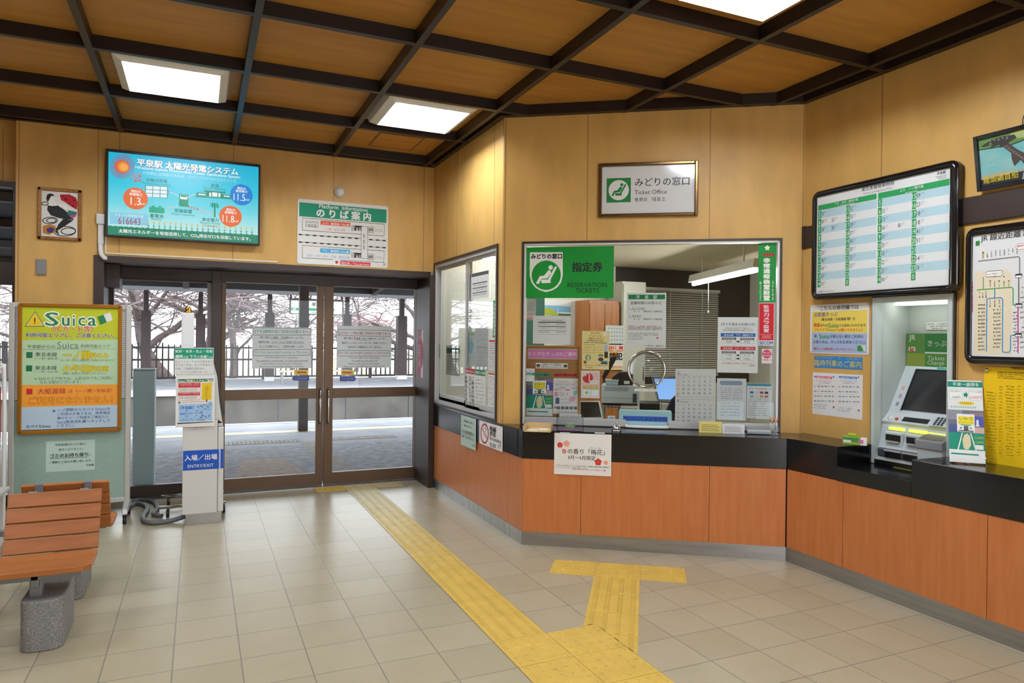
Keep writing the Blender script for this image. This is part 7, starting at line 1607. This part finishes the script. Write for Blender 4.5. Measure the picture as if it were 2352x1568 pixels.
def quad_slab(q, d0, d1, th, m, name, parent, inset=0.0):
    P_ = [(q[0][0], q[0][1], d0), (q[1][0], q[1][1], d0), (q[2][0], q[2][1], d1), (q[3][0], q[3][1], d1)]
    c = np.mean(np.array(P_), 0); P_ = [np.array(p)+(c-np.array(p))*inset for p in P_]
    n = np.cross(P_[1]-P_[0], P_[3]-P_[0]); n = n/np.linalg.norm(n); n = -n if n[2] < 0 else n
    vs = [p for p in P_]+[p-n*th for p in P_]
    g = G().add(vs, [(3, 2, 1, 0), (4, 5, 6, 7), (0, 1, 5, 4), (1, 2, 6, 5), (2, 3, 7, 6), (3, 0, 4, 7)], m); return adopt(g.build(name, M=DMx), parent), n
quad_slab(Q_, -0.45, -0.36, 0.03, WHITE, 'housing', POS); quad_slab(Q_, -0.448, -0.358, 0.002, mat('dark_touch_screen', (40, 44, 48), 0.2), 'screen', POS, 0.14)
adopt(G().box((Q_[0][0]+.05, 0.736, -0.55), (Q_[1][0]-.05, Q_[0][1]-0.02, -0.49), DGREY).build('stand', M=DMx), POS)
BM2 = thing('monitor', 'office monitor with a pale blue lit screen right of the speaking ring', 'monitor', tuple(DIAG.pt(*f(1700, 700, -0.85), -0.85)))
Q_ = [f(1470, 485, -0.95), f(1940, 490, -0.95), f(2000, 915, -0.85), f(1568, 900, -0.85)]
quad_slab(Q_, -0.95, -0.85, 0.03, mat('monitor_grey', (120, 124, 126), 0.4), 'housing', BM2); quad_slab(Q_, -0.9495, -0.8495, 0.002, BLACK, 'bezel', BM2, 0.05); quad_slab(Q_, -0.949, -0.849, 0.002, mat('lit_blue_screen', (110, 160, 226), 0.3, emit=0.6), 'screen', BM2, 0.15)
adopt(G().box((Q_[3][0]+.06, 0.736, -1.0), (Q_[2][0]-.06, Q_[3][1]+0.05, -0.92), DGREY).build('stand', M=DMx), BM2)
t, *_ = ibox('document_cabinet', 'low black drawer unit with white labels below the blue monitor', 'cabinet', (1262, 940), (1610, 1110), -0.9, 0.3, BLACK, zoom=E5)
t, A, B, z0 = ibox('document_tray', 'clear paper tray standing in front of the wire rack', 'tray', (935, 1010), (1230, 1110), -0.5, 0.2, mat('clear_tray', (176, 178, 172), 0.3), zoom=E5)
t, *_ = ibox('paper_stack', 'stack of cream paper beside the office drawer unit', 'paper stack', (1640, 945), (1790, 1100), -0.8, 0.2, mat('cream_paper', (206, 200, 180), 0.6), zoom=E5)
CHR = thing('office_chair', 'dark navy office chair partly hidden behind the calendar sheet', 'chair', tuple(DIAG.pt(*f(1850, 1000, -0.62), -0.62)))
P_ = [f(1700, 1110, -0.62), f(2150, 1110, -0.62), f(2150, 780, -0.62), f(1900, 780, -0.62), f(1800, 880, -0.62)]
NV = mat('navy_fabric', (26, 32, 52), 0.8); zc_ = P_[0][1]
adopt(G().prism([(p[0], p[1]) for p in P_], -0.68, -0.62, NV).build('backrest', M=DMx, bevel=0.02), CHR)
cx_ = (P_[0][0]+P_[1][0])/2
adopt(G().box((cx_-0.2, 0.44, -1.1), (cx_+0.2, 0.50, -0.66), NV).build('seat', M=DMx, bevel=0.02), CHR) if False else None
adopt(G().box((cx_-0.02, 0.736, -0.675), (cx_+0.02, zc_+0.03, -0.63), DGREY).build('stem', M=DMx), CHR)
t = thing('desk_clock', 'tiny white square clock with a blue face behind the window rail', 'clock', tuple(DIAG.pt(*f(777, 1220, -0.12), -0.12)))
A = f(714, 1157, -0.12); B = f(840, 1278, -0.12); adopt(G().prism(rrect(A[0], B[1], B[0], A[1], 0.006), -0.14, -0.12, WHITE).build('case', M=DMx), t)
cx_, cz_ = (A[0]+B[0])/2, (A[1]+B[1])/2; r_ = (B[0]-A[0])*.42
adopt(G().add([(cx_+r_*math.cos(k*.2618), cz_+r_*math.sin(k*.2618), -0.1195) for k in range(24)], [tuple(range(24))], pm('a8c4dc')).build('face', M=DMx), t); adopt(G().box((cx_-.0006, cz_, -0.1193), (cx_+.0008, cz_+r_*.8, -0.1188), BLACK).box((cx_, cz_-.0008, -0.1193), (cx_+r_*.55, cz_+.0008, -0.1188), BLACK).build('hands', M=DMx), t)
adopt(G().box((A[0]+.002, 0.736, -0.139), (B[0]-.002, B[1]+.001, -0.121), DGREY).build('stand', M=DMx), t)
# ledge inside the side window
t = thing('white_tray', 'shallow white tray on the ledge inside the side window', 'tray', (2.3, 1.3, 0.88))
adopt(G().box((2.2, 0.9, 0.86), (2.42, 1.5, 0.885), WHITE).build('tray', bevel=0.006), t)
struct(G().box((2.15, -0.1, 0.80), (2.55, 1.84, 0.858), mat('ledge_grey', (170, 172, 170), 0.5)).build('trim_4'), 'ledge inside the side window')
# ============================================================ outside: platforms, track, fence, trees
CONC = mat('weathered_concrete', (150, 152, 160), 0.8, noise=0.22, nscale=2.5, bump=0.1)
CONL = mat('pale_concrete', (160, 164, 174), 0.8, noise=0.12, nscale=2, bump=0.05)
ASPH = mat('rough_paving', (122, 124, 132), 0.85, col2=(162, 164, 172), nscale=9, bump=0.3)
BALL = mat('track_ballast', (104, 98, 92), 0.95, col2=(70, 66, 62), nscale=30, bump=0.6)
WALLG = mat('platform_wall_concrete', (104, 100, 96), 0.85, noise=0.25, nscale=1.2)
PB = mat('post_brown', (58, 46, 46), 0.5)
struct(G().box((-9, 2.20, -0.14), (9, 5.1, -0.01), ASPH).build('platform_paving'), 'rough grey paving outside the doors')
struct(G().box((-14, 5.1, -0.14), (14, 8.05, -0.012), CONL).build('platform_slab'), 'pale platform slab')
struct(G().box((-14, 7.9, -0.3), (14, 8.08, -0.006), mat('platform_edge_white', (186, 188, 194), 0.7)).build('platform_edge'), 'white platform edge stones')
struct(G().box((-60, 8.08, -1.3), (60, 16.6, -1.1), BALL).build('track_bed'), 'track bed')
struct(G().box((-40, 16.6, -1.2), (60, 22.6, -0.02), CONC).build('far_platform'), 'far platform')
g = G()
for k in range(-12, 24):
    g.box((k*2.0, 16.55, -1.1), (k*2.0+1.96, 16.62, -0.1), WALLG)
g.box((-30, 16.45, -0.14), (50, 16.9, 0.0), mat('platform_edge_white', (186, 188, 194), 0.7)); struct(g.build('far_platform_wall'), 'panelled concrete face of the far platform')
struct(G().box((-60, 22.6, -0.6), (80, 90, -0.3), mat('winter_grass', (178, 170, 150), 0.9, col2=(150, 146, 130), nscale=1.5)).build('ground_beyond'), 'winter ground beyond the fence')
for y in (9.9, 11.0, 13.9, 15.0):
    pass
RLm = mat('rail_steel', (120, 104, 94), 0.4, metal=0.6)
for n, (ya, lab_) in enumerate(((9.6, 'near railway track of two steel rails below the platform edge'), (13.9, 'far railway track of two steel rails beside the far platform'))):
    t = thing('railway_track', lab_, 'track', (0, ya+0.53, -1.1))
    for q in (0, 1.067): adopt(G().box((-40, ya+q-0.03, -1.09), (50, ya+q+0.03, -0.95), RLm).build('rail'), t)
    g = G()
    for k in range(-30, 60): g.box((k*0.65-0.1, ya-0.5, -1.12), (k*0.65+0.1, ya+1.57, -1.07), mat('sleeper', (110, 104, 98), 0.9))
    o = adopt(g.build('sleepers'), t)
# paving details by the doors
tag(G().prism([(-0.02, 2.9), (0.62, 2.75), (0.72, 3.95), (0.12, 4.3)][::-1] if False else [(0.15, 2.75), (0.95, 2.75), (0.80, 4.1), (0.32, 4.1)], -0.012, -0.004, mat('worn_red_mat', (186, 166, 156), 0.9, noise=0.2, nscale=12)).build('door_mat'), 'worn reddish mat on the paving outside the left sliding door', 'mat')
t = thing('tactile_paving', 'weathered grey tactile blocks on the paving outside the right sliding door', 'tactile paving', (1.5, 3, 0))
TG = mat('weathered_tactile', (168, 164, 156), 0.8, noise=0.2, nscale=10)
for j in range(10, 20):
    g = G(); tact(g, Matrix.Translation((0, -0.55, -0.009)), 4, j, 'ribs', TG, TG); adopt(g.build('tactile_tile'), t)
for i in range(0, 9):
    if i == 4: continue
    g = G(); tact(g, Matrix.Translation((0.0, 0.05, -0.0095)), i, 18, 'dots', TG, TG); adopt(g.build('tactile_tile'), t)
tag(G().box((-14, 6.55, -0.013), (14, 6.85, -0.008), mat('cream_platform_line', (206, 200, 176), 0.8)).build('platform_line'), 'cream warning line along the near platform', 'line')
# grey green box outside the side window
xa = yplane(2.45).hit(305, 900)[0]; xb = yplane(2.45).hit(356, 900)[0]; zt5 = yplane(2.45).hit(330, 850)[1]
t = thing('metal_cabinet', 'tall narrow grey green metal box just outside the fixed side window', 'cabinet', ((xa+xb)/2, 2.55, 0))
GGM = mat('grey_green_metal', (168, 190, 194), 0.4)
adopt(G().box((xa, 2.45, 0.02), (xb, 2.68, zt5), GGM).build('case', bevel=0.01), t); adopt(G().box((xa-.005, 2.44, zt5), (xb+.005, 2.69, zt5+.012), GGM).build('lid', bevel=0.003), t); adopt(G().box((xa+.01, 2.46, -0.012), (xb-.01, 2.67, 0.02), DGREY).build('plinth'), t)

# ---------------- canopies and posts
CU = mat('canopy_underside', (26, 25, 27), 0.7); CS = mat('canopy_steel', (66, 66, 70), 0.5)
def sloped_roof(name, label, y0, z0, y1, z1, x0, x1):
    T = thing(name, label, 'roof', ((x0+x1)/2, y0, min(z0, z1)))
    vs = [(x0, y0, z0), (x1, y0, z0), (x1, y1, z1), (x0, y1, z1)]; vs += [(a, b, c+0.06) for a, b, c in vs]
    adopt(G().add(vs, [(3, 2, 1, 0), (4, 5, 6, 7), (0, 1, 5, 4), (1, 2, 6, 5), (2, 3, 7, 6), (3, 0, 4, 7)], CU).build('roof_sheet'), T)
    for k in range(1, 5):
        y = y0+(y1-y0)*k/5; z = z0+(z1-z0)*k/5
        adopt(G().box((x0, y-0.04, z-0.1), (x1, y+0.04, z-0.005), CS if k % 2 else DBROWN).build('purlin'), T)
    for x in np.arange(x0+1, x1, 3.2):
        P_ = [(x-0.05, y0, z0-0.16), (x+0.05, y0, z0-0.16), (x+0.05, y1, z1-0.16), (x-0.05, y1, z1-0.16)]; P_ += [(a, b, c+0.15) for a, b, c in P_]
        adopt(G().add(P_, [(3, 2, 1, 0), (4, 5, 6, 7), (0, 1, 5, 4), (1, 2, 6, 5), (2, 3, 7, 6), (3, 0, 4, 7)], PB).build('rafter'), T)
    adopt(G().box((x0, y1-0.03, z1-0.14), (x1, y1+0.03, z1+0.05), CS).build('fascia'), T)
    return T
sloped_roof('platform_canopy', 'dark sloping canopy over the near platform', 2.25, 3.15, 7.7, 2.52, -11, 14)
sloped_roof('platform_canopy', 'long dark canopy over the far platform behind the tracks', 22.4, 3.5, 17.2, 3.0, -20, 34)
NPx, NPy = ptz(695, 988, 0.0)
t = thing('canopy_post', 'near dark canopy post standing on the platform outside the left sliding door', 'post', (NPx, NPy, 0))
adopt(G().box((NPx-0.075, NPy-0.075, -0.011), (NPx+0.075, NPy+0.075, 2.5), PB).build('post', bevel=0.005), t); adopt(G().box((NPx-0.08, NPy-0.08, 1.75), (NPx+0.08, NPy+0.08, 1.95), DGREY).build('band'), t)
FY = 21.0
for (ul, ur, vt, lab_) in ((325, 347, 713, 'far platform post seen through the fixed side window'), (450, 472, 720, 'far platform post directly left of the dark window mullion'), (609, 630, 718, 'far platform post seen through the left sliding door'), (788, 806, 722, 'far platform post left of the red headed notice'), (912, 933, 725, 'far platform post seen at the right edge of the right door')):
    P_ = yplane(FY); x0, zt6 = P_.hit(ul, vt); x1, _ = P_.hit(ur, vt); c_ = (x0+x1)/2
    t = thing('platform_post', lab_, 'post', (c_, FY, 0), group='posts of the far canopy')
    w_ = (x1-x0)/2
    adopt(G().box((c_-w_, FY-w_, 0.06), (c_+w_, FY+w_, zt6), mat('post_cladding', (66, 50, 52), 0.55, noise=0.15, nscale=3)).build('cladding'), t)
    adopt(G().box((c_-w_*.5, FY-w_*.5, zt6), (c_+w_*.5, FY+w_*.5, 3.3), PB).build('post'), t)
    adopt(G().box((c_-w_*1.02, FY-w_*1.02, -0.021), (c_+w_*1.02, FY+w_*1.02, 0.13), WHITE).build('white_foot'), t)
# hanging lamps
def batten(u0, u1, vt, vb, y, lab_, lit=0.0, group=None):
    P_ = yplane(y); x0, z1 = P_.hit(u0, vt); x1, z0 = P_.hit(u1, vb); 
    t = thing('canopy_lamp', lab_, 'lamp', ((x0+x1)/2, y, z0), group=group)
    m_ = mat('lit_batten', (250, 252, 240), 0.4, emit=2.2) if lit else mat('unlit_batten', (206, 208, 216), 0.5)
    adopt(G().box((x0, y-0.06, z0), (x1, y+0.06, z1), m_).build('batten', bevel=0.01), t)
    for x in (x0+0.2*(x1-x0), x0+0.8*(x1-x0)): adopt(G().cyl((x, y, z1-0.005), (x, y, z1+0.22), 0.012, CS, 6).build('hanger'), t)
batten(250, 410, 626, 640, 6.9, 'near white canopy lamp at the top left of the fixed side window')
batten(350, 456, 651, 661, 18.0, 'white unlit canopy lamp high in the fixed side window')
batten(513, 612, 655, 667, 18.0, 'white unlit canopy lamp at the top of the left sliding door glass')
batten(884, 962, 668, 677, 18.0, 'white unlit canopy lamp at the top right of the right sliding door glass')
batten(700, 722, 665, 673, 18.2, 'small lit canopy lamp just left of the door meeting stiles', 1)
batten(764, 790, 664, 674, 18.2, 'small lit canopy lamp just right of the door meeting stiles', 1)
# station sign
SP_ = yplane(17.4); sx0, sz1 = SP_.hit(669, 690); sx1, sz0 = SP_.hit(786, 720)
t = thing('station_sign', 'white hanging station name sign with a green arrow band over the far platform', 'sign', ((sx0+sx1)/2, 17.4, sz0))
adopt(G().box((sx0-0.05, 17.42, sz0-0.05), (sx1+0.05, 17.52, sz1+0.08), DBROWN).build('case', bevel=0.01), t)
s = Sheet(SP_, [(669, 690), (786, 692), (786, 721), (668, 720)], 'b4b7b5', th=0.004, off=0.0)
s.rect(669, 707, 765, 714, '157048', 14); s.poly([(764, 706), (770, 710.5), (764, 715)], '157048', 14); s.text('平泉', 716, 699, 737, 700, KK, .02, lv=28); s.text('Hiraizumi', 716, 717, 740, 717, '4a4a4a', lv=28); s.text('前沢', 673, 710, 680, 710, WH, .02, lv=28); s.text('一ノ関', 752, 711, 762, 711, WH, .02, lv=28); s.build('sign_face', parent=t)
for x in (sx0+0.0, sx1): adopt(G().box((x-0.03, 17.44, sz1+0.05), (x+0.03, 17.5, 3.05), DBROWN).build('hanger'), t)
# fence
FP = yplane(22.2); fz1 = FP.hit(560, 793)[1]; fzb = FP.hit(560, 865)[1]
FN = thing('railing_fence', 'long dark railing fence along the back of the far platform', 'fence', (3, 22.2, 0))
FB = mat('fence_brown', (58, 50, 52), 0.5)
for z in (fz1-0.09, (fz1*.55+fzb*.45), fzb): adopt(G().box((-12, 22.17, z-0.035), (24, 22.23, z+0.035), FB).build('fence_rail'), FN)
g = G()
for k in range(190):
    x = -12+k*0.19; g.box((x-0.025, 22.185, fzb), (x+0.025, 22.215, fz1+(0.02 if k % 4 else 0.08)), FB)
o = adopt(g.build('balusters'), FN); o['kind'] = 'stuff'
for k in range(19): adopt(G().box((-12+k*2-0.045, 22.15, -0.02), (-12+k*2+0.045, 22.25, fz1+0.1), FB).build('fence_post'), FN)
# benches on the far platform
for (u0, u1, v0, v1, lab_) in ((640, 668, 844, 862, 'pale wooden bench on the far platform seen through the left door'), (740, 762, 840, 862, 'pale wooden bench on the far platform beside the door meeting stiles')):
    P_ = yplane(19.5); x0, z1 = P_.hit(u0, v0); x1, z0 = P_.hit(u1, v1); t = thing('platform_bench', lab_, 'bench', ((x0+x1)/2, 19.5, 0))
    PWb = mat('bench_wood', (206, 180, 156), 0.6)
    for k in range(3): adopt(G().box((x0, 19.6, 0.5+k*0.11), (x1+0.6, 19.63, 0.59+k*0.11), PWb).build('back_slat'), t)
    adopt(G().box((x0, 19.15, 0.38), (x1+0.6, 19.6, 0.42), PWb).build('seat'), t)
    for x in (x0+0.1, x1+0.5): adopt(G().box((x-0.03, 19.2, -0.02), (x+0.03, 19.6, 0.38), GREY).build('leg'), t)
# houses
def house(name, lab_, x0, x1, y, d, zb, ze, zr, wm, rm):
    t = thing(name, lab_, 'house', ((x0+x1)/2, y+d/2, -0.4))
    adopt(G().box((x0, y, -0.4), (x1, y+d, ze), wm).build('walls'), t)
    xm = (x0+x1)/2; h = [(x0-0.4, ze-.05), (x1+0.4, ze-.05), (xm+(x1-x0)*.12, zr), (xm-(x1-x0)*.12, zr)]
    adopt(G().prism(h, -(y+d+0.4), -(y-0.4), rm, T=Matrix(((1, 0, 0, 0), (0, 0, -1, 0), (0, 1, 0, 0), (0, 0, 0, 1)))).build('roof'), t)
    for k in range(3):
        xx = x0+(x1-x0)*(.18+.28*k); adopt(G().box((xx, y-0.04, ze-1.6), (xx+(x1-x0)*.14, y+0.02, ze-.6), mat('far_window_glass', (150, 158, 176), 0.2)).build('window'), t)
    return t
HW = mat('far_house_wall', (216, 214, 222), 0.8); 
P_ = yplane(48); a = P_.hit(800, 745); b = P_.hit(900, 738)
house('house', 'pale house with a faded red roof far beyond the fence', a[0], b[0], 48, 8, 0, P_.hit(850, 745)[1], P_.hit(850, 722)[1], HW, mat('faded_red_roof', (206, 164, 166), 0.8))
P_ = yplane(55); a = P_.hit(610, 765); b = P_.hit(690, 765)
house('house', 'pale blue grey house far behind the left sliding door', a[0], b[0], 55, 8, 0, P_.hit(850, 770)[1], P_.hit(850, 750)[1], HW, mat('pale_blue_roof', (186, 196, 214), 0.8))
P_ = yplane(60); a = P_.hit(-60, 765); b = P_.hit(330, 765)
house('long_building', 'long pale building behind the bare trees at left', a[0], b[0], 60, 8, 0, P_.hit(850, 790)[1], P_.hit(850, 772)[1], HW, HW)
# bare trees
BARK = mat('winter_bark', (112, 100, 100), 0.9, noise=0.25, nscale=6)
TWIG = mat('winter_twigs', (122, 108, 110), 0.9)
def tree(lab_, x, y, h, seed, r0=0.3, lean=0.0, levels=5, name='bare_tree'):
    rnd = random.Random(seed); T = thing(name, lab_, 'tree', (x, y, -0.4)); gt, gw = G(), G()
    def grow(p, d, L, r, lv):
        n = 5 if lv < 3 else 4; pts = [p]; q = p
        for k in range(n):
            d = (d+Vector((rnd.gauss(0, .16), rnd.gauss(0, .12), rnd.gauss(0.02 if lv < 2 else -0.07, .13)))).normalized(); q = q+d*(L/n); pts.append(q)
        (gt if lv < 1 else gw).tube(pts, r, BARK if lv < 2 else TWIG, 8 if lv < 1 else (5 if lv < 3 else 3), r_end=max(0.015, r*(0.7 if lv < 1 else 0.5)), caps=False)
        if lv >= levels: return
        nb = (6, 5, 4, 3, 3)[lv]
        for k in range(nb):
            t_ = rnd.uniform(.22 if lv == 0 else .15, 1.0); i = min(n-1, int(t_*n)); b = pts[i].lerp(pts[i+1], t_*n-i)
            az = rnd.uniform(0, 2*math.pi); sp = rnd.uniform(.6, 1.1)
            side = Vector((math.cos(az), math.sin(az)*.7, rnd.uniform(-.15, .45)))
            grow(b, (d*(1-sp*.5)+side*sp).normalized(), L*rnd.uniform(.5, .85) if lv else L*rnd.uniform(.7, 1.1), max(0.019, r*rnd.uniform(.34, .55)), lv+1)
    grow(Vector((x, y, -0.4)), Vector((lean, 0, 1)).normalized(), h*0.5, r0, 0)
    adopt(gt.build('trunk'), T); o = adopt(gw.build('twigs'), T); o['kind'] = 'stuff'; return T
def tx_(u, y): return yplane(y).hit(u, 800)[0]
tree('thick leaning bare tree left of the card reader post', tx_(390, 27), 27, 7.5, 3, 0.30, -0.75, 4)
tree('large bare tree behind the card reader post', tx_(480, 30), 30, 7.5, 8, 0.32, -0.12, 4)
tree('slim bare tree rising behind the left sliding door', tx_(535, 28), 28, 7, 12, 0.17, 0.30, 4)
tree('bare tree with low branches seen left of the pillar', tx_(5, 27), 27, 7, 21, 0.22, 0.2, 4)
tree('spreading bare tree behind the right sliding door', tx_(985, 30), 30, 7.5, 31, 0.26, -0.40, 4)
tree('small bare tree beside the red roofed house', tx_(818, 33), 33, 6, 44, 0.13, 0.30, 4)
tree('twiggy bare tree between the left door and the house', tx_(672, 36), 36, 6.5, 51, 0.16, 0.0, 4)
# ------------------------------------------------------------ tidy up the lettering template
bpy.data.objects.remove(_to, do_unlink=True); bpy.data.curves.remove(_tc)
